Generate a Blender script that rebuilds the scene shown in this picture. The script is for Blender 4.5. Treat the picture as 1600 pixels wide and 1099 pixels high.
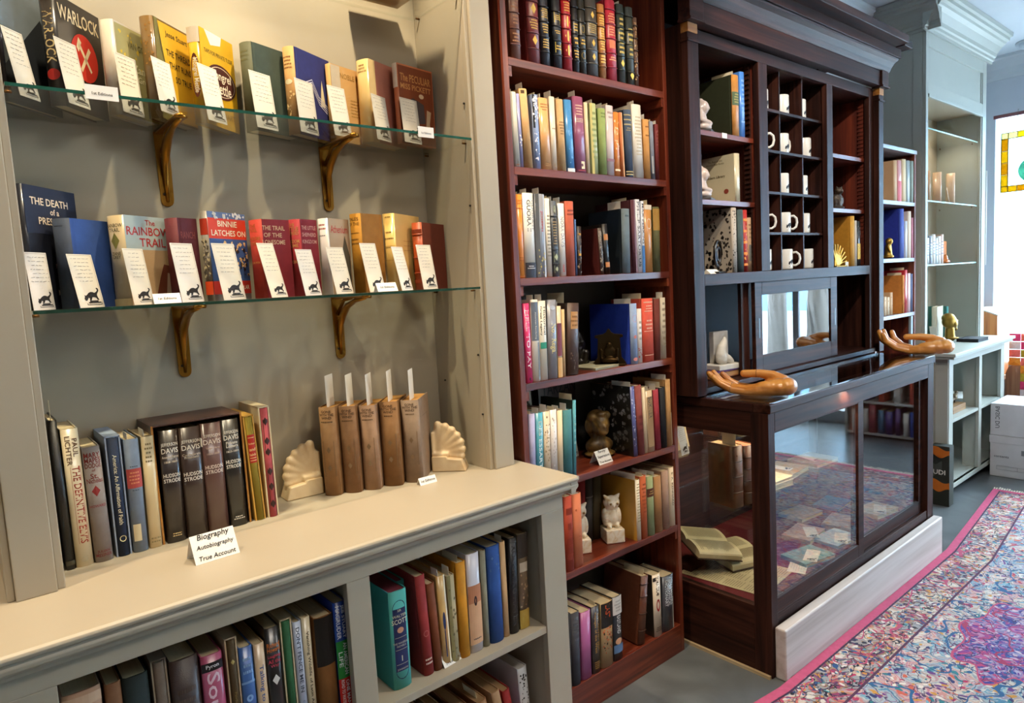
import bpy, bmesh, math, random
from mathutils import Vector, Matrix, Euler

for o in list(bpy.data.objects): bpy.data.objects.remove(o, do_unlink=True)
S = bpy.context.scene
COL = S.collection

# ---------------------------------------------------------------- camera
cam = bpy.data.cameras.new('camera'); cam_o = bpy.data.objects.new('camera', cam); COL.objects.link(cam_o)
_r = Vector((0.764413, -0.642341, -0.055419)); _d = Vector((-0.104864, -0.039057, -0.993719)); _f = Vector((0.636142, 0.765423, -0.097214))
_m = Matrix.Identity(4)
for i in range(3):
    _m[i][0] = _r[i]; _m[i][1] = -_d[i]; _m[i][2] = -_f[i]
_m[2][3] = 1.5
cam_o.matrix_world = _m
cam.sensor_fit = 'HORIZONTAL'; cam.sensor_width = 36.0; cam.lens = 1050.657 / 1600 * 36.0
cam.clip_start = 0.02; cam.clip_end = 200
S.camera = cam_o

# ---------------------------------------------------------------- view, world, lights
S.view_settings.view_transform = 'Standard'; S.view_settings.look = 'None'
S.view_settings.exposure = 0.0; S.view_settings.gamma = 1.0; S.view_settings.use_curve_mapping = False
try:
    S.cycles.use_denoising = True
    S.cycles.max_bounces = 8; S.cycles.diffuse_bounces = 4; S.cycles.glossy_bounces = 4
    S.cycles.transparent_max_bounces = 24; S.cycles.transmission_bounces = 6
    S.cycles.caustics_reflective = False; S.cycles.caustics_refractive = False
    S.cycles.sample_clamp_indirect = 6.0
except Exception: pass
W = bpy.data.worlds.new('World'); S.world = W; W.use_nodes = True
_bg = W.node_tree.nodes['Background']; _bg.inputs[0].default_value = (0.66, 0.84, 1.0, 1); _bg.inputs[1].default_value = 26.0

def lamp(name, kind, loc, energy, color, target=None, size=0.1, size_y=None, spot=None, blend=0.5):
    l = bpy.data.lights.new(name, kind); l.energy = energy; l.color = color
    if kind == 'AREA':
        l.size = size
        if size_y: l.shape = 'RECTANGLE'; l.size_y = size_y
    else: l.shadow_soft_size = size
    if kind == 'SPOT': l.spot_size = math.radians(spot); l.spot_blend = blend
    o = bpy.data.objects.new(name, l); COL.objects.link(o); o.location = loc
    if target: o.rotation_euler = (Vector(target) - Vector(loc)).to_track_quat('-Z', 'Y').to_euler()
    return o
WARM = (1.0, 0.80, 0.56); NEUT = (1.0, 0.90, 0.78); COOL = (0.62, 0.80, 1.0)
# warm ceiling spots just in front of the grey niche and the mahogany bookcase
for _x in (-.35, .28, .90): lamp('niche_spot', 'SPOT', (_x, 1.40, 3.02), 108, WARM, (_x + .02, 1.62, .95), .022, spot=74, blend=.45)
lamp('bookcase_spot', 'SPOT', (1.75, .75, 3.02), 95, WARM, (1.74, 1.6, 1.3), .03, spot=70, blend=.7)
lamp('far_niche_downlight', 'SPOT', (4.80, 1.66, 2.512), 13, WARM, (4.9, 1.70, 1.0), .03, spot=120, blend=.7)
lamp('far_niche_downlight', 'SPOT', (5.45, 1.66, 2.512), 13, WARM, (5.40, 1.70, 1.0), .03, spot=120, blend=.7)
lamp('case_light', 'AREA', (2.65, 1.57, .99), 9, WARM, (2.6, 1.55, .3), .9, .05)
lamp('cabinet_spot', 'SPOT', (2.05, .45, 3.02), 130, NEUT, (3.2, 1.7, 1.75), .03, spot=62, blend=.7)
# unseen area lights under the ceiling, added for general soft light
lamp('ceiling_lamp', 'AREA', (.9, -.4, 3.03), 28, NEUT, (.9, -.4, 0), .9, .5)
lamp('ceiling_lamp', 'AREA', (3.2, -.6, 3.03), 24, NEUT, (3.2, -.6, 0), .9, .5)

# ---------------------------------------------------------------- materials
def lin(h):
    h = h.lstrip('#'); c = [int(h[i:i+2], 16) / 255 for i in (0, 2, 4)]
    return tuple(((v + 0.055) / 1.055) ** 2.4 if v > 0.04045 else v / 12.92 for v in c) + (1,)
MATS = {}
def newmat(key):
    m = bpy.data.materials.new(key); m.use_nodes = True
    nt = m.node_tree; b = nt.nodes['Principled BSDF']
    return m, nt, b
def N(nt, t, **k):
    n = nt.nodes.new(t)
    for a, v in k.items(): setattr(n, a, v)
    return n
def plain(hexc, kind='cloth', rough=None):
    key = f'{kind}_{hexc}' + (f'_{rough}' if rough else '')
    if key in MATS: return MATS[key]
    m, nt, b = newmat(key); L = nt.links
    c = lin(hexc)
    tc = N(nt, 'ShaderNodeTexCoord'); no = N(nt, 'ShaderNodeTexNoise')
    L.new(tc.outputs['Object'], no.inputs['Vector'])
    mix = N(nt, 'ShaderNodeMix', data_type='RGBA')
    sc, var, bump, r = {'cloth': (55, .22, .25, .72), 'leather': (38, .45, .35, .38), 'jacket': (9, .16, .0, .28), 'paper': (14, .10, .05, .75),
        'paint': (6, .05, .04, .42), 'metal': (12, .3, .2, .3), 'ceramic': (5, .04, 0, .18), 'stone': (16, .3, .1, .4), 'print': (30, .15, 0, .6), 'plastic': (5, .05, 0, .35)}[kind]
    no.inputs['Scale'].default_value = sc; no.inputs['Detail'].default_value = 5
    L.new(no.outputs['Fac'], mix.inputs['Factor'])
    mix.inputs['A'].default_value = tuple(max(0, v * (1 - var)) for v in c[:3]) + (1,)
    mix.inputs['B'].default_value = tuple(min(1, v * (1 + var)) for v in c[:3]) + (1,)
    L.new(mix.outputs['Result'], b.inputs['Base Color'])
    b.inputs['Roughness'].default_value = rough or r
    if kind == 'metal': b.inputs['Metallic'].default_value = 0.9
    if kind == 'jacket': b.inputs['Coat Weight'].default_value = 0.35; b.inputs['Coat Roughness'].default_value = 0.18
    if kind in ('cloth', 'print'): b.inputs['Specular IOR Level'].default_value = 0.3
    if bump:
        bn = N(nt, 'ShaderNodeBump'); n2 = N(nt, 'ShaderNodeTexNoise')
        n2.inputs['Scale'].default_value = sc * 14; L.new(tc.outputs['Object'], n2.inputs['Vector'])
        bn.inputs['Strength'].default_value = bump; bn.inputs['Distance'].default_value = 0.001
        L.new(n2.outputs['Fac'], bn.inputs['Height']); L.new(bn.outputs['Normal'], b.inputs['Normal'])
    MATS[key] = m; return m
def mottled(key, cols, scale, rough=.5, dist=1.5, kind='noise', bump=0):
    if key in MATS: return MATS[key]
    m, nt, b = newmat(key); L = nt.links
    tc = N(nt, 'ShaderNodeTexCoord')
    no = N(nt, 'ShaderNodeTexNoise'); no.inputs['Scale'].default_value = scale; no.inputs['Detail'].default_value = 8; no.inputs['Distortion'].default_value = dist
    L.new(tc.outputs['Object'], no.inputs['Vector'])
    cr = N(nt, 'ShaderNodeValToRGB'); e = cr.color_ramp.elements
    n = len(cols)
    while len(e) < n: e.new(.5)
    for i, c in enumerate(cols):
        e[i].position = .33 + .34 * i / (n - 1); e[i].color = lin(c)
    L.new(no.outputs['Fac'], cr.inputs['Fac']); L.new(cr.outputs['Color'], b.inputs['Base Color'])
    b.inputs['Roughness'].default_value = rough
    MATS[key] = m; return m
def wood(key, dark, mid, light, axis='x', rough=.38, scale=1.0, coat=.25):
    if key in MATS: return MATS[key]
    m, nt, b = newmat(key); L = nt.links
    tc = N(nt, 'ShaderNodeTexCoord'); mp = N(nt, 'ShaderNodeMapping')
    sc = {'x': (1.2, 26, 26), 'y': (26, 1.2, 26), 'z': (26, 26, 1.2)}[axis]
    mp.inputs['Scale'].default_value = tuple(v * scale for v in sc)
    L.new(tc.outputs['Object'], mp.inputs['Vector'])
    no = N(nt, 'ShaderNodeTexNoise'); no.inputs['Scale'].default_value = 1.6; no.inputs['Detail'].default_value = 7; no.inputs['Distortion'].default_value = .6
    L.new(mp.outputs['Vector'], no.inputs['Vector'])
    cr = N(nt, 'ShaderNodeValToRGB'); e = cr.color_ramp.elements
    e[0].position = .3; e[0].color = lin(dark); e[1].position = .72; e[1].color = lin(light); x = e.new(.5); x.color = lin(mid)
    L.new(no.outputs['Fac'], cr.inputs['Fac']); L.new(cr.outputs['Color'], b.inputs['Base Color'])
    b.inputs['Roughness'].default_value = rough; b.inputs['Coat Weight'].default_value = coat; b.inputs['Coat Roughness'].default_value = .22
    bn = N(nt, 'ShaderNodeBump'); bn.inputs['Strength'].default_value = .12; bn.inputs['Distance'].default_value = .002
    L.new(no.outputs['Fac'], bn.inputs['Height']); L.new(bn.outputs['Normal'], b.inputs['Normal'])
    if coat < .1: b.inputs['Specular IOR Level'].default_value = .12; b.inputs['Coat Weight'].default_value = 0
    MATS[key] = m; return m
def glass(key, tint=(.96, .985, .975), boost=1.0):
    if key in MATS: return MATS[key]
    m = bpy.data.materials.new(key); m.use_nodes = True; nt = m.node_tree; L = nt.links
    nt.nodes.remove(nt.nodes['Principled BSDF']); out = nt.nodes['Material Output']
    tr = N(nt, 'ShaderNodeBsdfTransparent'); tr.inputs[0].default_value = tint + (1,)
    gl = N(nt, 'ShaderNodeBsdfGlossy'); gl.inputs['Roughness'].default_value = .005; gl.inputs['Color'].default_value = (1, 1, 1, 1)
    lw = N(nt, 'ShaderNodeLayerWeight'); lw.inputs['Blend'].default_value = .5
    p = N(nt, 'ShaderNodeMath', operation='POWER'); p.inputs[1].default_value = 5.0; L.new(lw.outputs['Facing'], p.inputs[0])
    ma = N(nt, 'ShaderNodeMath', operation='MULTIPLY_ADD'); ma.inputs[1].default_value = .92; ma.inputs[2].default_value = .045 * boost; L.new(p.outputs[0], ma.inputs[0])
    mx = N(nt, 'ShaderNodeMixShader'); L.new(ma.outputs[0], mx.inputs[0]); L.new(tr.outputs[0], mx.inputs[1]); L.new(gl.outputs[0], mx.inputs[2])
    L.new(mx.outputs[0], out.inputs['Surface'])
    MATS[key] = m; return m
def emit(key, hexc, st):
    if key in MATS: return MATS[key]
    m, nt, b = newmat(key); b.inputs['Emission Color'].default_value = lin(hexc); b.inputs['Emission Strength'].default_value = st
    MATS[key] = m; return m
def pages_mat(hexc='#d8c39a'):
    key = 'page_edges_' + hexc
    if key in MATS: return MATS[key]
    m, nt, b = newmat(key); L = nt.links
    tc = N(nt, 'ShaderNodeTexCoord'); mp = N(nt, 'ShaderNodeMapping'); mp.inputs['Scale'].default_value = (900, 3, 3)
    no = N(nt, 'ShaderNodeTexNoise'); no.inputs['Scale'].default_value = 1.0
    L.new(tc.outputs['Object'], mp.inputs['Vector']); L.new(mp.outputs['Vector'], no.inputs['Vector'])
    mix = N(nt, 'ShaderNodeMix', data_type='RGBA'); c = lin(hexc)
    mix.inputs['A'].default_value = tuple(v * .62 for v in c[:3]) + (1,); mix.inputs['B'].default_value = tuple(min(1, v * 1.15) for v in c[:3]) + (1,)
    L.new(no.outputs['Fac'], mix.inputs['Factor']); L.new(mix.outputs['Result'], b.inputs['Base Color']); b.inputs['Roughness'].default_value = .85
    MATS[key] = m; return m

# ---------------------------------------------------------------- mesh building
class MB:
    def __init__(s): s.v = []; s.f = []; s.mi = []; s.sm = []; s.at = []
    def add(s, vs, fs, mi=0, sm=False, M=None):
        k = len(s.v); s.at.append((k, len(s.f)))
        for v in vs: s.v.append(tuple(M @ Vector(v)) if M else tuple(v))
        for f in fs: s.f.append(tuple(i + k for i in f)); s.mi.append(mi); s.sm.append(sm)
        return s
    def box(s, x0, x1, y0, y1, z0, z1, mi=0, M=None):
        if x0 > x1: x0, x1 = x1, x0
        if y0 > y1: y0, y1 = y1, y0
        if z0 > z1: z0, z1 = z1, z0
        vs = [(x0, y0, z0), (x1, y0, z0), (x1, y1, z0), (x0, y1, z0), (x0, y0, z1), (x1, y0, z1), (x1, y1, z1), (x0, y1, z1)]
        return s.add(vs, [(0, 3, 2, 1), (4, 5, 6, 7), (0, 1, 5, 4), (1, 2, 6, 5), (2, 3, 7, 6), (3, 0, 4, 7)], mi, False, M)
    def prism(s, poly, axis, a, b, mi=0, M=None, sm=False):
        # poly: 2-D outline; axis 'x': (y,z), 'y': (x,z), 'z': (x,y)
        n = len(poly)
        def p3(p, t): return {'x': (t, p[0], p[1]), 'y': (p[0], t, p[1]), 'z': (p[0], p[1], t)}[axis]
        vs = [p3(p, a) for p in poly] + [p3(p, b) for p in poly]
        fs = [(i, (i + 1) % n, n + (i + 1) % n, n + i) for i in range(n)] + [tuple(range(n))[::-1], tuple(range(n, 2 * n))]
        return s.add(vs, fs, mi, sm, M)
    def lathe(s, prof, n=24, c=(0, 0, 0), mi=0, M=None, sm=True):
        vs = []; fs = []
        for r, z in prof:
            for i in range(n):
                a = 2 * math.pi * i / n; vs.append((c[0] + r * math.cos(a), c[1] + r * math.sin(a), c[2] + z))
        for j in range(len(prof) - 1):
            for i in range(n):
                fs.append((j * n + i, j * n + (i + 1) % n, (j + 1) * n + (i + 1) % n, (j + 1) * n + i))
        fs.append(tuple(range(n))[::-1]); fs.append(tuple((len(prof) - 1) * n + i for i in range(n)))
        return s.add(vs, fs, mi, sm, M)
    def tube(s, pts, r, n=8, mi=0, closed=False, sm=True):
        P = [Vector(p) for p in pts]; rr = r if isinstance(r, (list, tuple)) else [r] * len(P)
        vs = []; fs = []; up = Vector((0, 0, 1)); prev = None
        for i, p in enumerate(P):
            if closed: d = (P[(i + 1) % len(P)] - P[i - 1]).normalized()
            else: d = (P[min(i + 1, len(P) - 1)] - P[max(i - 1, 0)]).normalized()
            u = d.cross(up)
            if u.length < 1e-4: u = d.cross(Vector((0, 1, 0)))
            u.normalize()
            if prev is not None and u.dot(prev) < 0: u = -u
            prev = u; w = d.cross(u)
            for k in range(n):
                a = 2 * math.pi * k / n; vs.append(p + (u * math.cos(a) + w * math.sin(a)) * rr[i])
        m = len(P)
        for j in range(m if closed else m - 1):
            for k in range(n):
                a = j * n; b = ((j + 1) % m) * n
                fs.append((a + k, a + (k + 1) % n, b + (k + 1) % n, b + k))
        if not closed: fs.append(tuple(range(n))[::-1]); fs.append(tuple((m - 1) * n + k for k in range(n)))
        return s.add(vs, fs, mi, sm)
    def mesh(s, name, mats):
        me = bpy.data.meshes.new(name); me.from_pydata(s.v, [], s.f)
        for m in (mats if isinstance(mats, (list, tuple)) else [mats]): me.materials.append(m)
        me.polygons.foreach_set('material_index', s.mi); me.polygons.foreach_set('use_smooth', s.sm)
        bm = bmesh.new(); bm.from_mesh(me)
        big = [f for f in bm.faces if len(f.verts) > 4]
        if big: bmesh.ops.triangulate(bm, faces=big)
        bmesh.ops.recalc_face_normals(bm, faces=bm.faces); bm.to_mesh(me); bm.free()
        me.update(); return me
    def obj(s, name, mats, parent=None, bevel=0, seg=2):
        return link(name, s.mesh(name, mats), parent, bevel, seg)
def each(mb, name, mats, parent=None, bevel=0):
    """one object for every shape added to mb"""
    out = []; ends = mb.at[1:] + [(len(mb.v), len(mb.f))]
    for (v0, f0), (v1, f1) in zip(mb.at, ends):
        m = MB(); m.add(mb.v[v0:v1], [tuple(i - v0 for i in f) for f in mb.f[f0:f1]]); m.sm = mb.sm[f0:f1]; m.mi = mb.mi[f0:f1]
        out.append(m.obj(name, mats, parent, bevel))
    return out
def link(name, me, parent=None, bevel=0, seg=2):
    o = bpy.data.objects.new(name, me); COL.objects.link(o)
    if parent is not None: o.parent = parent
    if bevel:
        b = o.modifiers.new('edge', 'BEVEL'); b.width = bevel; b.segments = seg; b.limit_method = 'ANGLE'; b.angle_limit = .7
    return o
def tag(o, label, cat, group=None):
    o['label'] = label; o['category'] = cat
    if group: o['group'] = group
    return o
def thing(name, label, cat, loc=(0, 0, 0), rz=0, group=None):
    o = bpy.data.objects.new(name, None); COL.objects.link(o); o.empty_display_size = .05
    o.location = loc; o.rotation_euler = (0, 0, rz); return tag(o, label, cat, group)
def struct(o): o['kind'] = 'structure'; return o
def dup(root, loc=None, rz=None, label=None, group=None):
    c = root.copy(); COL.objects.link(c)
    if loc is not None: c.location = loc
    if rz is not None: c.rotation_euler = (0, 0, rz)
    if label: c['label'] = label
    if group: c['group'] = group
    for ch in list(root.children):
        d = ch.copy(); COL.objects.link(d); d.parent = c
        for g in list(ch.children):
            e = g.copy(); COL.objects.link(e); e.parent = d
    return c
def blob(name, parts, voxel=.005, smooth=4):
    """one continuous organic mesh from spheres ('s',c,(rx,ry,rz)[,rot]) and tapered limbs ('c',[pts],[radii])"""
    bm = bmesh.new()
    for p in parts:
        if p[0] == 's':
            M = Matrix.Translation(p[1]) @ (Euler(p[3]).to_matrix().to_4x4() if len(p) > 3 else Matrix.Identity(4)) @ Matrix.Diagonal(tuple(p[2]) + (1,))
            bmesh.ops.create_icosphere(bm, subdivisions=3, radius=1, matrix=M)
        elif p[0] == 'b':
            x0, x1, y0, y1, z0, z1 = p[1]
            bmesh.ops.create_cube(bm, size=1, matrix=Matrix.Translation(((x0 + x1) / 2, (y0 + y1) / 2, (z0 + z1) / 2)) @ Matrix.Diagonal((x1 - x0, y1 - y0, z1 - z0, 1)))
        else:
            pts = [Vector(q) for q in p[1]]; rs = p[2]
            for i in range(len(pts) - 1):
                n = max(2, int((pts[i + 1] - pts[i]).length / (min(rs[i], rs[i + 1]) * .45)))
                for k in range(n + 1):
                    t = k / n; c = pts[i].lerp(pts[i + 1], t); r = rs[i] * (1 - t) + rs[i + 1] * t
                    bmesh.ops.create_icosphere(bm, subdivisions=2, radius=r, matrix=Matrix.Translation(c))
    me = bpy.data.meshes.new(name); bm.to_mesh(me); bm.free()
    o = bpy.data.objects.new(name, me); COL.objects.link(o)
    r = o.modifiers.new('r', 'REMESH'); r.mode = 'VOXEL'; r.voxel_size = voxel
    if smooth:
        sm = o.modifiers.new('s', 'SMOOTH'); sm.factor = .5; sm.iterations = smooth
    dg = bpy.context.evaluated_depsgraph_get()
    out = bpy.data.meshes.new_from_object(o.evaluated_get(dg)); out.name = name
    bpy.data.objects.remove(o, do_unlink=True); bpy.data.meshes.remove(me)
    zmin = min(v.co.z for v in out.vertices)
    if zmin < .0006:
        for v in out.vertices: v.co.z += .0006 - zmin
    out.polygons.foreach_set('use_smooth', [True] * len(out.polygons)); out.materials.clear()
    return out
def blob_obj(name, parts, mat, parent=None, voxel=.005, smooth=4):
    me = blob(name, parts, voxel, smooth); me.materials.append(mat); return link(name, me, parent)

# ---------------------------------------------------------------- lettering
_TX = {}
def text_geo(s, bold=.012):
    """(verts, faces, width, height) of a line of lettering, lower left at the origin"""
    if s in _TX: return _TX[s]
    cu = bpy.data.curves.new('t', 'FONT'); cu.body = s; cu.resolution_u = 2; cu.size = 1; cu.offset = bold; cu.space_line = .95; cu.align_x = 'CENTER'
    o = bpy.data.objects.new('t', cu); COL.objects.link(o)
    dg = bpy.context.evaluated_depsgraph_get(); dg.update()
    me = bpy.data.meshes.new_from_object(o.evaluated_get(dg))
    vs = [v.co.copy() for v in me.vertices]; fs = [tuple(p.vertices) for p in me.polygons]
    bpy.data.objects.remove(o, do_unlink=True); bpy.data.curves.remove(cu); bpy.data.meshes.remove(me)
    if not vs: vs = [Vector((0, 0, 0))]; fs = []
    x0 = min(v.x for v in vs); x1 = max(v.x for v in vs); y0 = min(v.y for v in vs); y1 = max(v.y for v in vs)
    vs = [(v.x - x0, v.y - y0) for v in vs]
    _TX[s] = (vs, fs, max(x1 - x0, .01), max(y1 - y0, .01)); return _TX[s]
def rect2(x0, x1, y0, y1): return [(x0, y0), (x1, y0), (x1, y1), (x0, y1)], [(0, 1, 2, 3)]
def grid2(x0, x1, y0, y1, nx):
    vs = []; fs = []
    for i in range(nx + 1):
        x = x0 + (x1 - x0) * i / nx; vs += [(x, y0), (x, y1)]
    for i in range(nx): fs.append((2 * i, 2 * i + 2, 2 * i + 3, 2 * i + 1))
    return vs, fs
def ell2(cx, cy, rx, ry, n=20):
    return [(cx + rx * math.cos(2 * math.pi * i / n), cy + ry * math.sin(2 * math.pi * i / n)) for i in range(n)], [tuple(range(n))]
CAT = [(.06, .30), (.03, .40), (.08, .50), (.06, .60), (.15, .55), (.24, .62), (.32, .70), (.44, .76), (.57, .76), (.68, .71), (.78, .76), (.86, .83), (.87, .91), (.82, .96), (.86, 1.0), (.94, .97), (.97, .88), (.93, .78), (.84, .67), (.80, .58), (.82, .45), (.88, .30), (.78, .30), (.72, .42), (.62, .46), (.50, .46), (.46, .37), (.42, .29), (.31, .29), (.35, .40), (.27, .44), (.21, .33), (.13, .26)]
def tri_poly(poly):
    bm = bmesh.new(); f = bm.faces.new([bm.verts.new((p[0], p[1], 0)) for p in poly]); bmesh.ops.triangulate(bm, faces=[f])
    bm.verts.index_update(); vs = [(v.co.x, v.co.y) for v in bm.verts]; fs = [tuple(v.index for v in q.verts) for q in bm.faces]; bm.free(); return vs, fs
CATG = tri_poly(CAT)
def cat_shapes():
    """the shop's emblem: a black cat arching its back on a small pile of books"""
    out = [CATG]
    for (x0, x1, y0, y1) in ((.30, .80, .20, .27), (.22, .95, .12, .19), (.12, .98, .02, .05), (.12, .15, .02, .12), (.95, .98, .02, .14)):
        out.append(rect2(x0, x1, y0, y1))
    return out
CATS = cat_shapes()
def scrawl(rng, x0, x1, y0, y1, n):
    """handwriting too small to read: short wavy strokes"""
    vs = []; fs = []
    for i in range(n):
        y = y1 - (y1 - y0) * (i + .5) / n
        a = x0 + (x1 - x0) * rng.uniform(0, .22); b = x1 - (x1 - x0) * rng.uniform(0, .3); x = a
        while x < b:
            w = min(rng.uniform(.004, .011), b - x + .002); h = rng.uniform(.0006, .0011); dy = rng.uniform(-.0006, .0006)
            k = len(vs); vs += [(x, y + dy - h / 2), (x + w, y - dy - h / 2), (x + w, y - dy + h / 2), (x, y + dy + h / 2)]; fs.append((k, k + 1, k + 2, k + 3)); x += w + rng.uniform(.0015, .003)
    return vs, fs
# ---------------------------------------------------------------- books
WHITEP = plain('#e9e4d8', 'paper'); CREAMP = plain('#e6d9b8', 'paper'); INK = plain('#22201f', 'print')
ORD = ['first', 'second', 'third', 'fourth', 'fifth', 'sixth', 'seventh', 'eighth', 'ninth', 'tenth', 'eleventh', 'twelfth', 'thirteenth', 'fourteenth', 'fifteenth', 'sixteenth', 'seventeenth', 'eighteenth', 'nineteenth', 'twentieth']
def book(loc, t, h, d, col, kind='c', deco=(), board=None, page='#d8c39a', rz=0, lean=0, label='book', group=None, slip=None, case=None, name='book', rx=0, seed=0):
    K = {'c': 'cloth', 'j': 'jacket', 'l': 'leather', 'p': 'paper'}[kind]
    a = math.radians(lean)
    root = thing(name, label, 'book', (loc[0], loc[1], loc[2] + (t * math.sin(a) if a > 0 else 0) + .0004), 0, group)
    root.rotation_euler = (rx, a, rz)
    B = min(.007, t * (.16 if kind in 'cl' else .09))
    yb = lambda u: -B * (1 - ((u - t / 2) / (t / 2)) ** 2)
    th = .0026 if kind != 'l' else .0032
    o_ = [(0, d)]; i_ = [(th, d)]
    g = .0012 if kind in 'cl' else 0
    o_ += [(0, .012), (g, .007), (0, .002)]; i_ += [(th, .012), (th, .007), (th, .004)]
    ns = 6
    for k in range(1, ns):
        u = t * k / ns; o_.append((u, yb(u))); i_.append((min(max(u, th), t - th), max(yb(u) + th, .0)))
    o_ += [(t, .002), (t - g, .007), (t, .012)]; i_ += [(t - th, .004), (t - th, .007), (t - th, .012)]
    o_.append((t, d)); i_.append((t - th, d))
    n = len(o_); vs = []
    for z in (0, h):
        vs += [(p[0], p[1], z) for p in o_]; vs += [(p[0], p[1], z) for p in i_]
    fs = []; mi = []; sm = []
    for k in range(n - 1):
        m = 1 if (k < 3 or k > n - 5) and board else 0
        s_ = 3 <= k < n - 4
        fs += [(k, k + 1, 2 * n + k + 1, 2 * n + k), (n + k, 3 * n + k, 3 * n + k + 1, n + k + 1), (k, n + k, n + k + 1, k + 1), (2 * n + k, 2 * n + k + 1, 3 * n + k + 1, 3 * n + k)]
        mi += [m] * 4; sm += [s_, False, False, False]
    fs += [(0, 2 * n, 3 * n, n), (n - 1, 2 * n - 1, 4 * n - 1, 3 * n - 1)]; mi += [1 if board else 0] * 2; sm += [False] * 2
    mb = MB(); mb.add(vs, fs); mb.mi = mi; mb.sm = sm
    mb.obj('cover', [plain(col, K)] + ([plain(board, K if kind != 'l' else 'cloth')] if board else []), root)
    MB().box(th, t - th, .003, d - .004, .003, h - .003).obj('pages', pages_mat(page), root)
    if case:   # slipcase: five walls, open at the spine
        c = .003; q = .001
        mc = MB().box(-c - q, -q, .001, d + .004, -.0002, h + c).box(t + q, t + q + c, .001, d + .004, -.0002, h + c).box(-c - q, t + c + q, .001, d + .004, h + q, h + q + c).box(-c - q, t + c + q, d + .001, d + .004, 0, h + c)
        mc.obj('case_shell', plain(case, 'paper'), root)
    if slip:
        y0, w, up, tx = slip
        MB().box(t * tx, t * tx + .0007, y0, y0 + w, h - .03, h + up).obj('paper_slip', WHITEP if seed % 3 else CREAMP, root)
    G = {}
    def put(nm, colr, geo, mp):
        key = (nm, colr, 0)
        if nm == 'cover_panel':   # later panels lie over earlier ones
            same = [q for q in G if q[0] == nm and q[1] == colr]
            key = same[-1] if same and list(G)[-1] == same[-1] else (nm, colr, len(same))
        if key not in G: G[key] = (MB(), .0003 + .00015 * len(G))
        mbx, e = G[key]
        mbx.add([mp(u, v, e) for u, v in geo[0]], geo[1])
    SPN = lambda u, v, e: (u, yb(u) - e, v)
    CVR = lambda u, v, e: (t + e, u, v)
    LFT = lambda u, v, e: (-e, d - u, v)
    for q in deco:
        k = q[0]
        if k == 'h':
            vs2, f2, w, hh = text_geo(q[1]); s = min(q[3] / hh * (1 + q[1].count('\n')) if False else q[3] / hh, .86 * t / w)
            sy = min(q[3] / hh, s * 1.7); uc = q[5] * t if len(q) > 5 else t / 2
            put('title', q[4], ([(uc + (x - w / 2) * s, q[2] * h + (y - hh / 2) * sy) for x, y in vs2], f2), SPN)
        elif k == 'v':
            vs2, f2, w, hh = text_geo(q[1]); L_ = (q[3] - q[2]) * h; sx = L_ / w; sy = min(q[4] * t / hh, sx * 1.9); sx = min(sx, sy * 1.7)
            uc = (q[6] if len(q) > 6 else .5) * t; L2 = sx * w; zt = q[3] * h - (L_ - L2) / 2
            put('title', q[5], ([(uc + (y - hh / 2) * sy, zt - x * sx) for x, y in vs2], f2), SPN)
        elif k == 'b':
            u0, u1 = (q[4], q[5]) if len(q) > 5 else (.0, 1.)
            put('spine_label', q[3], grid2(u0 * t, u1 * t, q[1] * h, q[2] * h, 6), SPN)
        elif k == 'd':
            rg = random.Random(int(q[1] * 1000) + int(t * 1e5))
            for i in range(q[4]):
                z = q[2] * h - (q[2] - q[1]) * h * (i + .5) / q[4]; hw = rg.uniform(.2, .36) * t; sz = (q[2] - q[1]) * h / q[4] * .22
                x = t / 2 - hw
                while x < t / 2 + hw:
                    w = rg.uniform(.002, .005); put('title', q[3], rect2(x, min(x + w, t / 2 + hw + .001), z - sz, z + sz), SPN); x += w + .0011
        elif k == 'o': put('spine_label', q[4], ell2(t / 2, q[1] * h, q[3] * t, q[2] * h), SPN)
        elif k == 'x':
            c = q[1] * h; put('spine_label', q[3], ([(t / 2, c - q[2] * 1.5), (t / 2 + q[2], c), (t / 2, c + q[2] * 1.5), (t / 2 - q[2], c)], [(0, 1, 2, 3)]), SPN)
        elif k == 'f':
            a0, a1, w = q[1] * h, q[2] * h, .0013
            for r in (rect2(.16 * t, .84 * t, a0, a0 + w), rect2(.16 * t, .84 * t, a1 - w, a1), rect2(.16 * t, .16 * t + w, a0, a1), rect2(.84 * t - w, .84 * t, a0, a1)): put('tooling', q[3], r, SPN)
        elif k == 'r':
            me = None
            for z in q[1]:
                if me is None:
                    m2 = MB(); pts = [(t * i / 8, yb(t * i / 8) - .0012, 0) for i in range(9)]; m2.tube([(.0005, .003, 0)] + pts[1:-1] + [(t - .0005, .003, 0)], .0021, 6); me = m2.mesh('raised_band', plain(q[2], K))
                r = link('raised_band', me, root); r.location = (0, 0, z * h)
        elif k == 'ch':
            vs2, f2, w, hh = text_geo(q[1]); s = q[4] / hh; s2 = min(s, (q[6] * d / w) if len(q) > 6 else 9)
            put('cover_title', q[5], ([(q[2] * d + (x - w / 2) * s2, q[3] * h + (y - hh / 2) * s) for x, y in vs2], f2), CVR)
        elif k == 'lh':
            vs2, f2, w, hh = text_geo(q[1]); s = q[4] / hh; s2 = min(s, (q[6] * d / w) if len(q) > 6 else 9)
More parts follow.
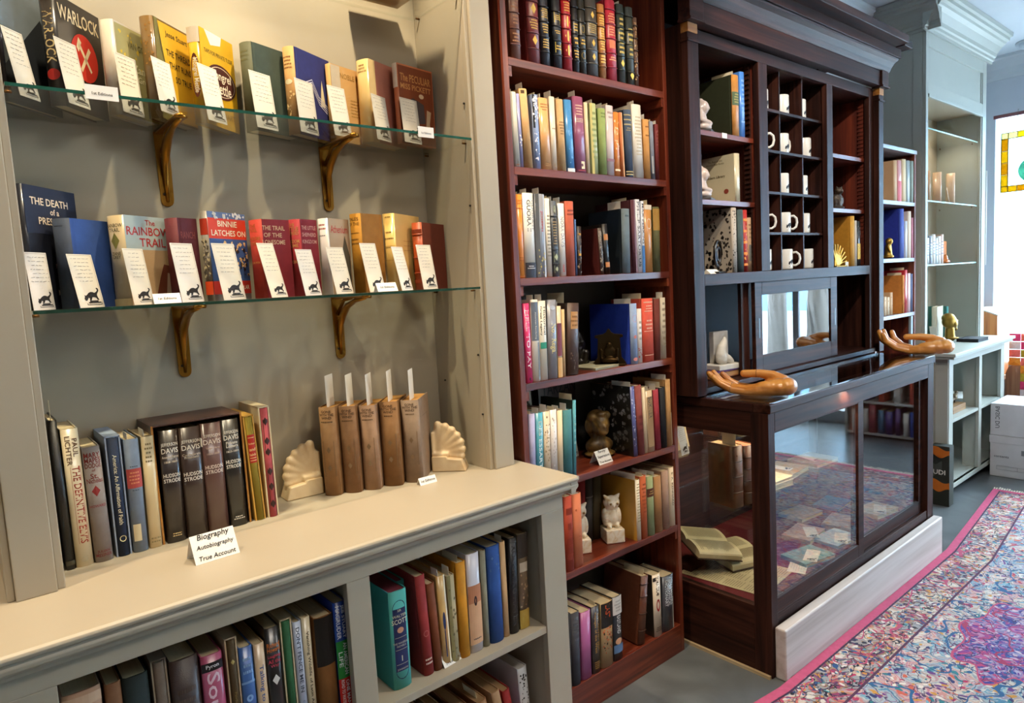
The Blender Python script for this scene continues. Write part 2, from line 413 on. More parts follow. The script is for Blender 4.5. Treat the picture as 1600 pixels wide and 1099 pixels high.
            put('cover_title', q[5], ([(q[2] * d + (x - w / 2) * s2, q[3] * h + (y - hh / 2) * s) for x, y in vs2], f2), LFT)
        elif k == 'lo': put('cover_panel', q[5], ell2(q[1] * d, q[2] * h, q[3] * d, q[4] * h, 20), LFT)
        elif k == 'cb': put('cover_panel', q[5], rect2(q[1] * d, q[2] * d, q[3] * h, q[4] * h), CVR)
        elif k == 'co': put('cover_panel', q[5], ell2(q[1] * d, q[2] * h, q[3] * d, q[4] * h, 28), CVR)
        elif k == 'cp': put('cover_shape', q[2], tri_poly([(x * d, y * h) for x, y in q[1]]), CVR)
        elif k == 'cn':   # speckled cover art: scattered small patches
            rg = random.Random(q[6] + len(q[5]))
            for i in range(q[6]):
                cx = rg.uniform(q[1], q[2]) * d; cy = rg.uniform(q[3], q[4]) * h; r0 = rg.uniform(.002, .0055)
                n_ = 6; pl = [(cx + r0 * rg.uniform(.5, 1.3) * math.cos(6.283 * j / n_), cy + r0 * rg.uniform(.5, 1.6) * math.sin(6.283 * j / n_)) for j in range(n_)]
                put('cover_shape', q[5], (pl, [tuple(range(n_))]), CVR)
        elif k == 'sn':
            rg = random.Random(q[4] + len(q[3]))
            for i in range(q[4]):
                cx = rg.uniform(.12, .88) * t; cy = rg.uniform(q[1], q[2]) * h; r0 = rg.uniform(.0015, .004)
                n_ = 6; pl = [(cx + r0 * rg.uniform(.5, 1.2) * math.cos(6.283 * j / n_), cy + r0 * rg.uniform(.5, 1.6) * math.sin(6.283 * j / n_)) for j in range(n_)]
                put('spine_art', q[3], (pl, [tuple(range(n_))]), SPN)
        elif k == 'ln':
            rg = random.Random(q[4])
            for i in range(q[4]):
                cx = rg.uniform(.05, .95) * d; cy = rg.uniform(q[1], q[2]) * h; r0 = rg.uniform(.003, .010)
                n_ = 7; pl = [(cx + r0 * rg.uniform(.4, 1.2) * math.cos(6.283 * j / n_), cy + r0 * rg.uniform(.4, 1.4) * math.sin(6.283 * j / n_)) for j in range(n_)]
                put('cover_shape', q[3], (pl, [tuple(range(n_))]), LFT)
        elif k == 'cd':
            rg = random.Random(7)
            for i in range(q[6]):
                z = q[4] * h - (q[4] - q[3]) * h * (i + .5) / q[6]; x = q[1] * d
                while x < q[2] * d:
                    w = rg.uniform(.003, .008); put('cover_title', q[5], rect2(x, x + w, z - .0012, z + .0012), CVR); x += w + .0015
    for (nm, colr, _k), (mbx, e) in G.items():
        mbx.obj(nm, plain(colr, 'print'), root)
    return root
def resolve(rows):
    """keep neighbours from biting into one another"""
    R_ = [list(r) for r in rows]
    for i in range(len(R_) - 1):
        a, b = R_[i], R_[i + 1]
        if abs(a[2] - b[2]) > .05: continue
        if b[4] < a[4] - .0 : 
            hm = min(a[3], b[3]); gap = b[0] - a[0] - a[1]
            over = hm * (math.tan(math.radians(a[4])) - math.tan(math.radians(b[4]))) - gap
            if over > 0: b[4] = min(a[4], math.degrees(math.atan(math.tan(math.radians(b[4])) + over / hm)))
        hm = min(a[3], b[3])
        for z in (0, hm):
            ex = a[0] + a[1] + z * math.tan(math.radians(a[4])) + .0008 - (b[0] + z * math.tan(math.radians(b[4])))
            if ex > 0:
                c = min(ex, a[1] * .3); a[1] -= c; ex -= c
                if ex > 0: b[0] += ex; b[1] = max(b[1] - ex, .008)
    return R_
def shelf_row(key, where, styles, group, depth=.15):
    z, rows = ROWS[key]; R_ = resolve(rows); n = len(styles)
    for i, (r, st) in enumerate(zip(R_, styles)):
        desc, col, kind, deco = st[:4]; op = dict(st[4]) if len(st) > 4 else {}
        d = op.pop('d', min(depth, r[3] * .68)); sl = op.pop('slip', None)
        if 'case' in op: r[1] -= .0095; r[0] += .0047
        if sl is True: sl = (.006, .030, .009 + .006 * ((i * 7) % 3), .35 + .1 * (i % 4))
        book((r[0], r[2] + op.pop('dy', 0), z), r[1], r[3], d, col, kind, deco, lean=r[4], slip=sl, seed=i, group=group,
             label=f'{desc}, {ORD[i]} from left {where}', **op)
GOLD = '#c9a24a'
def price_card(x, y, z, w, L, rot, lean, label, seed, group, tint='#dcd4c4', catcol='#26221f'):
    rg = random.Random(seed); t = thing('price_card', label, 'price card', (x, y, z + .0006), 0, group)
    t.rotation_euler = Matrix.Rotation(math.radians(rot), 3, 'Z').to_euler() if False else (-math.radians(lean), 0, math.radians(rot))
    MB().box(0, w, 0, .0006, 0, L).obj('card', plain(tint, 'paper'), t)
    m = MB(); s = w * .70; ox, oz = w * .23, L * .04
    for vs, fs in CATS: m.add([(ox + a * s, -.0004, oz + b * s * .88) for a, b in vs], fs)
    m.obj('cat_emblem', plain(catcol, 'print'), t)
    m = MB(); vs, fs = scrawl(rg, w * .1, w * .92, L * .46, L * .95, 7); m.add([(a, -.0004, b) for a, b in vs], fs)
    for (x0, x1, z0, z1) in ((.05, .052, .02, .98), (.945, .955, .02, .98), (.05, .95, .975, .98)): m.add([(w * x0, -.00035, L * z0), (w * x1, -.00035, L * z0), (w * x1, -.00035, L * z1), (w * x0, -.00035, L * z1)], [(0, 1, 2, 3)])
    m.obj('handwriting', plain('#8a8278', 'print'), t)
    return t
def tent_card(loc, rz, lines, w, hgt, label, group, ts=.011, single=False):
    """folded card: two leaning leaves, hand lettered in front"""
    t = thing('tent_card', label, 'sign card', (loc[0], loc[1], loc[2] + .0006), rz, group)
    a = math.radians(28); dy = hgt * math.sin(a); dz = hgt * math.cos(a)
    MB().add([(0, 0, 0), (w, 0, 0), (w, dy, dz), (0, dy, dz), (0, .0008, -.0), (w, .0008, 0), (w, dy, dz - .0012), (0, dy, dz - .0012), (0, 2 * dy, 0), (w, 2 * dy, 0)],
             [(0, 1, 2, 3), (5, 4, 7, 6), (3, 2, 9, 8), (7, 8, 9, 6), (0, 3, 7, 4), (1, 5, 6, 2), (3, 8, 7), (2, 6, 9), (0, 4, 5, 1)]).obj('card', plain('#efece4', 'paper'), t)
    m = MB(); n = len(lines)
    for i, s in enumerate(lines):
        vs, fs, tw, hh = text_geo(s); k = min(ts / .75, .84 * w / tw); v0 = hgt * (1 - (i + .5) / n) - .36 * k
        m.add([(w / 2 + (x - tw / 2) * k + (y * k) * .2, (v0 + y * k) * math.sin(a) - .0006, (v0 + y * k) * math.cos(a) + .0004) for x, y in vs], fs)
    m.obj('lettering', INK, t)
    return t
# ---------------------------------------------------------------- the room
GREY = plain('#aa9f8a', 'paint'); GREYC = plain('#a2a79f', 'paint'); WALLM = plain('#aeb2b4', 'paint', .7); CEILM = plain('#cfd6dc', 'paint', .8)
WX = wood('mahogany_x', '#43160c', '#672816', '#854022', 'x'); WY = wood('mahogany_y', '#43160c', '#672816', '#854022', 'y'); WZ = wood('mahogany_z', '#43160c', '#672816', '#854022', 'z')
DX = wood('walnut_x', '#1b0e0b', '#2f1812', '#45261c', 'x', .48, 1, .06); DY = wood('walnut_y', '#1b0e0b', '#2f1812', '#45261c', 'y', .48, 1, .06); DZ = wood('walnut_z', '#1b0e0b', '#2f1812', '#45261c', 'z', .48, 1, .06)
RX = wood('red_cedar_x', '#3c140c', '#5e2414', '#7c341c', 'x', .45); RZ = wood('red_cedar_z', '#3c140c', '#5e2414', '#7c341c', 'z', .45)
GLASS = glass('clear_glass'); PANE = glass('case_glass', (.94, .955, .95), 2.8)
FLOORM = mottled('painted_concrete', ['#565a5c', '#5f6466', '#6a6f72'], 3.0, .28)
struct(MB().box(-1.6, 6.6, -2.7, 2.0, -.1, 0).obj('floor', FLOORM))
struct(MB().box(-1.6, 6.6, -2.7, 2.0, 3.05, 3.15).obj('ceiling', CEILM))
struct(MB().box(-1.6, 6.6, 1.90, 2.0, 0, 3.05).obj('wall_back', WALLM))
struct(MB().box(-1.7, -1.6, -2.7, 2.0, 0, 3.05).obj('wall_left', WALLM))
struct(MB().box(-1.6, 6.6, -2.8, -2.7, 0, 3.05).obj('wall_front', plain('#8d8474', 'paint', .7)))
m = MB(); WY0, WY1, WZ0, WZ1 = -2.2, 1.685, .62, 2.60
m.box(6.5, 6.6, -2.7, WY0, 0, 3.05).box(6.5, 6.6, WY1, 1.9, 0, 3.05).box(6.5, 6.6, -.25, WY1, 0, WZ0).box(6.5, 6.6, WY0, WY1, WZ1, 3.05)
struct(m.obj('wall_right', plain('#c4cad4', 'paint', .6)))
wn = struct(MB().box(6.53, 6.536, -.25, WY1, WZ0, WZ1).obj('window_1', glass('window_glass', (.97, .98, .98))))
m = MB(); m.box(6.49, 6.505, WY0, WY1 + .012, WZ1 - .004, WZ1 + .022); m.obj('window_head', plain('#6a3a3c', 'paint'), wn)
m = MB()
m.box(6.515, 6.55, -.28, -.22, .0, WZ1).box(6.515, 6.55, -.22, WY1, WZ0, WZ0 + .05); m.obj('window_frame', plain('#8c8f94', 'paint'), wn)
dr = struct(MB().box(6.53, 6.536, WY0 + .1, -.28, .12, WZ1).obj('door_1', glass('window_glass', (.97, .98, .98))))
MB().box(6.51, 6.555, WY0, WY0 + .1, 0, WZ1).box(6.51, 6.555, WY0 + .1, -.28, 0, .12).obj('door_frame', plain('#8c8f94', 'paint'), dr)
crown = [(0, 0), (-.012, 0), (-.018, .02), (-.03, .035), (-.045, .075), (-.09, .115), (-.10, .13), (-.12, .14), (-.12, .16), (0, .16)]
struct(MB().prism([(1.9 + a, 2.89 + b) for a, b in crown], 'x', -1.6, 6.5).obj('trim_1', CEILM))
struct(MB().prism([(6.5 + a, 2.89 + b) for a, b in crown], 'y', -2.7, 1.9).obj('trim_2', CEILM))
# ---------------------------------------------------------------- grey built-in cabinet at the left
BK = 1.835
g = thing('grey_cabinet', 'tall grey-beige painted cabinet with lit glass shelved niche over a counter and open lower bays', 'cabinet', (0, 0, 0))
each(MB().box(.124, 1.204, BK, BK + .015, .951, 2.95).box(-1.2, .03, BK, BK + .015, .951, 2.95), 'back_panel', GREY, g)
m = MB().box(1.204, 1.226, 1.60, BK, .951, 2.95); m.obj('side_panel', GREY, g, .001)
each(MB().box(.102, .124, 1.60, BK, .951, 2.95).box(.03, .052, 1.60, BK, .951, 2.95), 'side_panel', GREY, g, .001)
m = MB().box(1.218, 1.29, 1.570, 1.60, .951, 2.95).box(1.204, 1.218, 1.580, 1.60, .951, 2.95).box(1.268, 1.29, 1.60, 1.88, .951, 2.95); m.obj('pier', GREY, g, .002)
m = MB().box(.043, .110, 1.570, 1.60, .951, 2.95).box(.110, .124, 1.580, 1.60, .951, 2.95).box(.030, .043, 1.580, 1.60, .951, 2.95); m.obj('pier', GREY, g, .002)
MB().box(-1.2, 1.29, 1.57, BK, 2.95, 3.05).obj('head_panel', GREY, g)
m = MB().box(-1.2, 1.318, 1.345, 1.88, .927, .951)
m.prism([(1.36, .9509), (1.338, .9509), (1.332, .948), (1.330, .943), (1.332, .937), (1.338, .934), (1.338, .929), (1.335, .925), (1.336, .918), (1.345, .911), (1.348, .903), (1.36, .903)], 'x', -1.2, 1.325)
m.prism([(1.30, .9508), (1.327, .9508), (1.333, .948), (1.335, .943), (1.333, .937), (1.327, .934), (1.327, .929), (1.330, .925), (1.329, .918), (1.320, .911), (1.317, .903), (1.30, .903)], 'y', 1.336, 1.88)
m.obj('countertop', GREY, g, .0012)
FY = 1.36
m = MB().box(-1.2, 1.287, FY, FY + .022, .862, .903).box(1.203, 1.287, FY, FY + .022, 0, .862).box(.615, .672, FY, FY + .022, 0, .862).box(-.02, .077, FY, FY + .022, 0, .862).box(.077, .615, FY, FY + .022, 0, .1).box(.672, 1.203, FY, FY + .022, 0, .1)
m.obj('face_frame', GREY, g, .0015)
for x0, x1 in ((.077, .615), (.672, 1.203)):
    MB().box(x0 - .015, x1 + .015, FY + .003, BK, .517, .5365).obj('shelf', GREY, g, .001)
    MB().box(x0 - .015, x1 + .015, FY + .022, BK, .095, .112).obj('shelf', GREY, g)
m = MB().box(.634, .654, FY + .02, BK, .0, .905); m.obj('partition', GREY, g)
MB().box(1.207, 1.225, FY + .022, BK, 0, .905).obj('partition', GREY, g)
MB().box(1.262, 1.287, FY + .022, 1.88, 0, .905).obj('end_panel', GREY, g)
MB().box(.03, .052, FY + .02, BK, 0, .905).obj('partition', GREY, g)
MB().box(.05, 1.21, BK, BK + .012, 0, .925).obj('lower_back', GREY, g)
m = MB()
for (x, y, z) in ((1.2035, 1.60, 2.03), (1.2035, 1.60, 1.74), (1.2035, 1.605, 1.30), (1.2035, 1.79, 1.21), (1.2035, 1.60, 1.12)): m.lathe([(.003, 0), (.003, .004)], 8, (0, 0, 0), M=Matrix.Translation((x, y, z)) @ Matrix.Rotation(-math.pi / 2, 4, 'Y'))
each(m, 'shelf_pin_hole', plain('#1d1a16', 'paint'), g)
# glass shelves
EDGE = plain('#1f4e40', 'ceramic', .12)
def glass_shelf(x0, x1, y0, y1, ztop, th, label, group, ec=EDGE):
    t = thing('glass_shelf', label, 'shelf', (0, 0, 0), 0, group)
    MB().box(x0, x1, y0 + .001, y1, ztop - th, ztop).obj('pane', GLASS, t)
    MB().box(x0, x1, y0, y0 + .0012, ztop - th, ztop).obj('front_edge', ec, t)
    m = MB()
    for x, d in ((x0, 1), (x1, -1)):
        for y in (y0 + .03, y1 - .03): m.tube([(x + d * .012, y, ztop - th - .0035), (x - d * .001, y, ztop - th - .0035)], .003, 6)
    each(m, 'shelf_pin', plain('#6a4a28', 'metal'), t)
    return t
gs = 'glass shelves in the grey niche'
glass_shelf(.1255, 1.2025, 1.575, BK - .001, 1.9280, .0065, 'clear green-edged glass shelf, middle of three in the grey niche', gs)
glass_shelf(.1255, 1.2025, 1.575, BK - .001, 1.5025, .0065, 'clear dark-edged glass shelf, lowest of three in the grey niche', gs, plain('#1c3a2c', 'ceramic', .12))
glass_shelf(.1255, 1.2025, 1.575, BK - .001, 2.342, .009, 'clear glass shelf at the top edge of the photo in the grey niche', gs)
BRASS = plain('#9a6a24', 'metal', .28)
def bracket(x, ztop, label):
    t = thing('shelf_bracket', label, 'bracket', (x, BK - .0008, ztop), 0, 'ornate brass brackets under the glass shelves')
    # wall plate with rounded foot, raised rib, arm with scrolled front tip (local: y<0 is out of the wall)
    o = [(-.017, 0), (.017, 0), (.015, -.165)] + [(.015 * math.cos(a), -.165 + .015 * math.sin(a)) for a in [-math.pi * i / 8 for i in range(1, 8)]] + [(-.015, -.165)]
    MB().prism(o, 'y', -.005, 0).obj('wall_plate', BRASS, t, .0015)
    MB().tube([(0, -.006, -.168), (0, -.010, -.12), (0, -.018, -.08), (0, -.036, -.052), (0, -.072, -.026), (0, -.12, -.012), (0, -.178, -.006)], [.0035, .006, .0085, .0105, .009, .0065, .005], 8).tube([(0, -.006, -.05), (0, -.05, -.010), (0, -.10, -.006)], [.007, .0045, .003], 8).obj('scroll_arm', BRASS, t)
    MB().box(-.013, .013, -.185, -.002, -.006, -.0006).obj('top_bar', BRASS, t, .0015)
    m = MB(); m.tube([(-.013, -.186, -.004), (0, -.19, -.001), (.013, -.186, -.004)], [.004, .006, .004], 8); m.obj('front_tip', BRASS, t)
    m = MB()
    rg = random.Random(3)
    for i in range(12):
        f = i / 12; m.lathe([(.0005, -.004), (.0045, 0), (.0005, .004)], 6, (rg.uniform(-.008, .008), -.012 - .06 * f * f, -.10 + .085 * f))
    m.obj('leaf_ornament', BRASS, t)
    m = MB().lathe([(.0035, 0), (.0035, .002)], 8, M=Matrix.Translation((-.006, -.005, -.150)) @ Matrix.Rotation(math.pi / 2, 4, 'X')); m.obj('screw_hole', plain('#2a1c0c', 'paint'), t)
bracket(.445, 1.9210, 'left brass bracket under the middle glass shelf')
bracket(.87, 1.9210, 'right brass bracket under the middle glass shelf')
bracket(.445, 1.4955, 'left brass bracket under the lowest glass shelf')
bracket(.87, 1.4955, 'right brass bracket under the lowest glass shelf')
# ---------------------------------------------------------------- mahogany bookcase
g = thing('mahogany_bookcase', 'tall narrow reddish mahogany bookcase with seven shelves between grey cabinet and dark display cabinet', 'bookcase', (0, 0, 0))
BX0, BX1, BYF, BYB = 1.345, 2.136, 1.585, 1.865
MB().box(BX0, BX0 + .021, BYF, BYB, 0, 2.75).obj('side_panel', WZ, g, .0012)
MB().box(BX1 - .021, BX1, BYF, BYB, 0, 2.75).obj('side_panel', WZ, g, .0012)
for z in (2.184, 1.861, 1.521, 1.190, .847, .5257, .115):
    MB().box(BX0 + .021, BX1 - .021, BYF + (0.0 if z > .2 else .012), BYB, z - .024, z).obj('shelf', WX, g, .0015)
MB().box(BX0 + .021, BX1 - .021, BYF, BYF + .012, 0, .115).obj('base_board', WX, g, .0015)
MB().box(BX0, BX1, BYF, BYB, 2.75, 2.775).obj('top_board', WX, g)
MB().box(BX0 + .021, BX1 - .021, BYB, BYB + .008, 0, 2.75).obj('back_panel', plain('#57534c', 'paint', .7), g)
m = MB()
for z in (2.184, 1.861, 1.521, 1.190, .847, .5257):
    for x in (BX0 + .021, BX1 - .034): m.box(x, x + .013, BYF + .002, BYB - .02, z - .055, z - .0245)
each(m, 'shelf_cleat', WY, g)
# ---------------------------------------------------------------- dark upper display cabinet
g = thing('display_cabinet', 'dark walnut display cabinet with cornice, pigeonholes and sliding glass door standing on a glass case', 'cabinet', (0, 0, 0))
PF, RF, CB_, CX0, CX1, CZ0 = 1.505, 1.535, 1.88, 2.16, 3.885, 1.036
MB().box(CX0, CX0 + .022, RF, CB_, CZ0, 2.42).obj('side_panel', DZ, g); MB().box(CX1 - .022, CX1, RF, CB_, CZ0, 2.42).obj('side_panel', DZ, g)
for x0, x1 in ((CX0, 2.222), (3.828, CX1)):
    m = MB().box(x0, x1, PF, RF, CZ0, 2.385).box(x0 - .004, x1 + .004, PF - .006, RF, 2.352, 2.362); m.obj('pilaster', DZ, g, .002)
    m = MB().box(x0 + .002, x1 - .002, PF - .002, RF, 2.385, 2.42); m.obj('pilaster_neck', wood('worn_walnut', '#7c4a20', '#a06628', '#b97e3a', 'x'), g)
    m = MB().box(x0 - .012, x1 + .012, PF - .022, RF, 2.42, 2.50).box(x0 - .016, x1 + .016, PF - .028, RF, 2.418, 2.428); m.obj('pilaster_block', DX, g, .002)
MB().box(2.222, 2.272, RF, RF + .025, CZ0, 2.42).obj('stile', DZ, g, .0015)
MB().box(2.695, 2.765, RF, RF + .025, 1.503, 2.372).obj('stile', DZ, g, .0015)
MB().box(3.308, 3.368, RF, RF + .025, 1.503, 2.372).obj('stile', DZ, g, .0015)
MB().box(3.780, 3.828, RF, RF + .025, CZ0, 2.42).obj('stile', DZ, g, .0015)
MB().box(2.272, 3.780, RF, RF + .025, 2.372, 2.42).obj('top_rail', DX, g, .0015)
MB().box(2.272, 3.780, RF, RF + .03, 1.457, 1.503).obj('middle_rail', DX, g, .0015)
MB().box(2.222, 3.828, RF - .012, RF + .03, CZ0, CZ0 + .022).obj('bottom_rail', DX, g, .0015)
MB().box(2.182, 3.863, CB_ - .012, CB_, CZ0, 2.42).obj('back_panel', DX, g)
MB().box(2.182, 3.863, RF + .025, CB_ - .012, 2.373, 2.39).obj('ceiling_board', DX, g)
MB().box(2.182, 3.863, RF + .03, CB_ - .012, 1.484, 1.5028).obj('deck_board', DX, g)
MB().box(CX0 - .0, CX1, PF - .012, RF, 2.425, 2.50).obj('frieze', DX, g, .001)
# cornice: coved moulding under a fascia and a projecting top board
cov = [(1.535, 2.50), (PF - .014, 2.50), (PF - .020, 2.506), (PF - .028, 2.522), (PF - .044, 2.542), (PF - .062, 2.553), (PF - .064, 2.560), (1.535, 2.560)]
MB().prism(cov, 'x', CX0 - .010, CX1 + .03).obj('cove_moulding', DX, g)
MB().box(CX0 - .012, CX1 + .04, PF - .072, 1.535, 2.561, 2.606).obj('fascia', DX, g, .002)
MB().box(CX0 - .014, CX1 - .03, PF - .135, 1.88, 2.607, 2.645).box(CX1 - .03, CX1 + .075, PF - .115, 1.88, 2.603, 2.636).obj('top_board', DX, g, .003)
MB().box(2.70, 2.72, RF + .025, CB_ - .012, 1.503, 2.373).obj('partition', RZ, g); MB().box(3.345, 3.365, RF + .025, CB_ - .012, 1.503, 2.373).obj('partition', DZ, g)
# pigeonholes for the mugs
GY = RF + .027
for z in (2.205, 2.031, 1.851, 1.673): MB().box(2.72, 3.345, GY, CB_ - .013, z - .012, z).obj('pigeonhole_shelf', DX, g, .001)
for x in (2.917, 3.122): MB().box(x - .004, x + .004, GY + .001, CB_ - .013, 1.503, 2.373).obj('pigeonhole_divider', DZ, g)
MB().box(3.320, 3.345, GY, CB_ - .013, 1.503, 2.373).obj('pigeonhole_side', DZ, g)
for x0, x1 in ((2.242, 2.70), (3.365, 3.81)):
    for z in (2.065, 1.797): MB().box(x0, x1, RF + .03, CB_ - .013, z - .02, z).obj('adjustable_shelf', RX, g, .001)
# notched shelf supports in the right bay and left bay
for x, nm in ((3.806, RZ), (2.690, DZ)):
    m = MB()
    for y in (RF + .05, CB_ - .05):
        m.box(x - .006, x + .003, y - .014, y + .014, 1.503, 2.372)
        for k in range(42): m.box(x - .012, x - .006, y - .014, y + .014, 1.51 + k * .0205, 1.52 + k * .0205)
    m.obj('notched_support', nm, g)
MB().box(3.81, 3.827, RF + .025, CB_ - .012, 1.503, 2.373).obj('partition', RZ, g)
# sliding doors of the low compartment
DYF = RF + .012
def slider(x0, x1, y, name, pane_mat):
    d = MB().box(x0, x0 + .058, y, y + .018, 1.060, 1.457).box(x1 - .068, x1, y, y + .018, 1.060, 1.457).box(x0 + .058, x1 - .068, y, y + .018, 1.060, 1.137).box(x0 + .058, x1 - .068, y, y + .018, 1.400, 1.457).obj(name, DX, g, .0015)
    MB().box(x0 + .058, x1 - .068, y + .006, y + .010, 1.137, 1.400).obj('door_glass', pane_mat, d)
    m = MB()
    for x in (x0 + .026, x1 - .03): m.box(x, x + .011, y - .001, y + .002, 1.215, 1.30)
    each(m, 'finger_pull', plain('#0c0808', 'paint'), d)
slider(2.655, 3.425, DYF, 'sliding_door', glass('door_pane', (.5, .5, .51), 4.6))
MB().box(2.60, 2.66, RF + .045, RF + .06, 1.06, 1.457).obj('rear_door_stile', DZ, g)
MB().box(2.66, 3.40, CB_ - .04, CB_ - .03, 1.06, 1.457).obj('inner_back', plain('#201412', 'paint', .6), g)
MB().box(2.182, 3.863, RF + .018, CB_ - .012, CZ0, CZ0 + .02).obj('compartment_floor', DX, g)
# ---------------------------------------------------------------- glass counter case
g = thing('glass_counter_case', 'long dark walnut counter case with sliding glass fronts, glass end and glass top', 'display case', (0, 0, 0))
X0, X1, YF, YB_, ZT = 2.19, 3.80, 1.235, 1.88, 1.035
for nm, a in (('corner_post', (X0, X0 + .045, YF, YF + .07, 0, .995)), ('corner_post', (X1 - .075, X1, YF, YF + .07, 0, .995)), ('corner_post', (X0, X0 + .045, YB_ - .06, YB_, 0, .995)), ('corner_post', (X1 - .045, X1, YB_ - .06, YB_, 0, .995))):
    MB().box(*a).obj(nm, DZ, g, .002)
MB().box(X0 + .045, X1 - .075, YF, YF + .03, .925, .995).obj('front_top_rail', DX, g, .0015)
MB().box(X0, X1, YF - .008, YF + .06, .995, 1.0285).obj('top_moulding', DX, g, .004)
MB().box(X0 + .001, X0 + .035, YF + .07, YB_ - .06, .905, .995).obj('end_top_rail', DY, g, .0015)
MB().box(X0, X0 + .06, YF + .06, YB_, .995, 1.0285).obj('top_moulding', DY, g, .003)
MB().box(X1 - .06, X1, YF + .06, YB_, .995, 1.0285).obj('top_moulding', DY, g, .003)
MB().box(X0 + .06, X1 - .06, 1.47, 1.51, .995, 1.0285).obj('top_rail', DX, g)
MB().box(X0 + .06, X1 - .06, 1.51, YB_, 1.018, 1.0285).obj('rear_top', DX, g)
MB().box(X0 + .001, X1 - .001, YF - .006, 1.50, 1.0287, 1.0347).obj('top_glass', PANE, g, .001)
MB().box(X0, X0 + .03, YF + .07, YB_ - .06, .0, .262).obj('end_panel', DY, g)
MB().box(X1 - .03, X1, YF + .07, YB_ - .06, .0, .995).obj('end_panel', DY, g)
MB().box(X0 + .012, X0 + .017, YF + .07, YB_ - .06, .262, .905).obj('end_glass', glass('end_glass', (.97, .98, .97), .6), g)
MB().box(X0 + .03, X1 - .03, YF + .06, YB_, .245, .262).obj('case_floor', plain('#5a1214', 'cloth'), g)
MB().box(X0 + .045, X1 - .045, YB_ - .015, YB_, .262, .995).obj('back_panel', DX, g)
m = MB().box(X0 + .045, X1 - .075, YF + .004, YF + .05, .195, .228).box(X0 + .045, X1 - .075, YF + .004, YF + .010, .228, .238).box(X0 + .045, X1 - .075, YF + .026, YF + .032, .228, .238); m.obj('door_track', DX, g, .001)
MB().box(X0 + .045, X1 - .075, YF + .012, YF + .04, .0, .195).obj('plinth', DX, g)
MB().box(X0 + .015, X1, YF - .045, YF - .002, 0, .198).obj('skirting_board', wood('worn_white_board', '#aca098', '#c2b8b2', '#cec6c0', 'x', .5, .5, .1), g, .006)
MB().box(X0 - .012, X0 - .001, YF + .005, 1.66, 0, .012).obj('floor_strip', wood('raw_strip', '#8a7458', '#b09a78', '#c8b490', 'y'), g)
def case_door(x0, x1, y, z0, gl):
    d = MB().box(x0, x0 + .024, y, y + .016, z0, .925).box(x1 - .052, x1, y, y + .016, z0, .925).box(x0 + .024, x1 - .052, y, y + .016, z0, z0 + .06).box(x0 + .024, x1 - .052, y, y + .016, .917, .925).obj('sliding_door', DX, g, .0015)
    MB().box(x0 + .024, x1 - .052, y + .006, y + .010, z0 + .06, .917).obj('door_glass', gl, d)
    MB().box(x0 + .006, x0 + .016, y - .001, y + .002, .52, .60).obj('finger_pull', plain('#0c0808', 'paint'), d)
case_door(2.215, 2.985, YF + .005, .232, PANE)
case_door(2.94, 3.735, YF + .027, .232, PANE)
# shelves inside
MB().box(X0 + .05, X1 - .05, 1.50, YB_ - .016, .524, .530).obj('inner_shelf', glass('inner_glass', (.93, .96, .95)), g)
MB().box(X0 + .05, X1 - .05, 1.66, YB_ - .016, .754, .760).obj('inner_shelf', glass('inner_glass', (.93, .96, .95)), g)
# ---------------------------------------------------------------- low bookcase beyond
g = thing('low_bookcase', 'low mahogany bookcase with pale worn shelf edges between dark cabinet and far grey cabinet', 'bookcase', (0, 0, 0))
PX = wood('worn_edge_x', '#5c4a48', '#7c6a68', '#94827e', 'x', .4)
MB().box(3.97, 3.99, 1.585, 1.86, 0, 2.15).obj('side_panel', WZ, g); MB().box(4.545, 4.566, 1.585, 1.86, 0, 2.15).obj('side_panel', WZ, g, .001)
MB().box(3.96, 4.572, 1.58, 1.86, 2.15, 2.172).obj('top_board', PX, g, .001)
for z in (1.865, 1.534, 1.205, .9): MB().box(3.99, 4.545, 1.585, 1.86, z - .022, z).obj('shelf', PX, g, .001)
MB().box(3.99, 4.545, 1.855, 1.862, 0, 2.15).obj('back_panel', plain('#3c3a38', 'paint', .7), g)
MB().box(4.50, 4.53, 1.587, 1.60, .9, 1.18).obj('upright', plain('#8a969c', 'paint'), g)
# ---------------------------------------------------------------- far grey cabinet
g = thing('far_grey_cabinet', 'tall grey painted cabinet with crown moulding, glass shelves and open counter base near window', 'cabinet', (0, 0, 0))
FX0, FX1, FYF = 4.62, 5.76, 1.55
m = MB().box(FX0, FX0 + .02, FYF + .02, 1.89, 0, 2.87); m.obj('side_panel', GREYC, g)
m = MB().box(FX0 - .006, FX0, FYF + .02, FYF + .07, .95, 2.87).box(FX0 - .006, FX0, FYF + .07, 1.89, 2.78, 2.87).box(FX0 - .006, FX0, 1.86, 1.89, .95, 2.78); m.obj('side_frame', GREYC, g, .001)
m = MB().box(FX0, 4.655, FYF, FYF + .02, .945, 2.87); m.obj('pier', GREYC, g, .002)
m = MB().box(5.685, FX1, FYF, FYF + .02, .945, 2.87).box(5.67, 5.685, FYF + .006, FYF + .02, .945, 2.87); m.obj('pier', GREYC, g, .002)
m = MB().box(5.685, 5.70, FYF + .02, 1.85, .945, 2.87); m.obj('side_panel', GREYC, g); MB().box(FX1 - .02, FX1, FYF + .02, 1.89, 0, 2.87).obj('side_panel', GREYC, g)
m = MB().box(4.655, 5.685, FYF, FYF + .02, 2.50, 2.58).box(4.655, 5.685, FYF, FYF + .02, 2.79, 2.87).box(4.655, 5.685, FYF + .012, FYF + .02, 2.58, 2.79); m.obj('frieze_panel', GREYC, g, .002)
MB().box(4.655, 5.685, FYF - .006, FYF + .012, 2.492, 2.512).obj('lintel_bead', GREYC, g, .002)
MB().box(4.64, 5.685, FYF + .02, 1.85, 2.52, 2.54).obj('niche_ceiling', GREY, g)
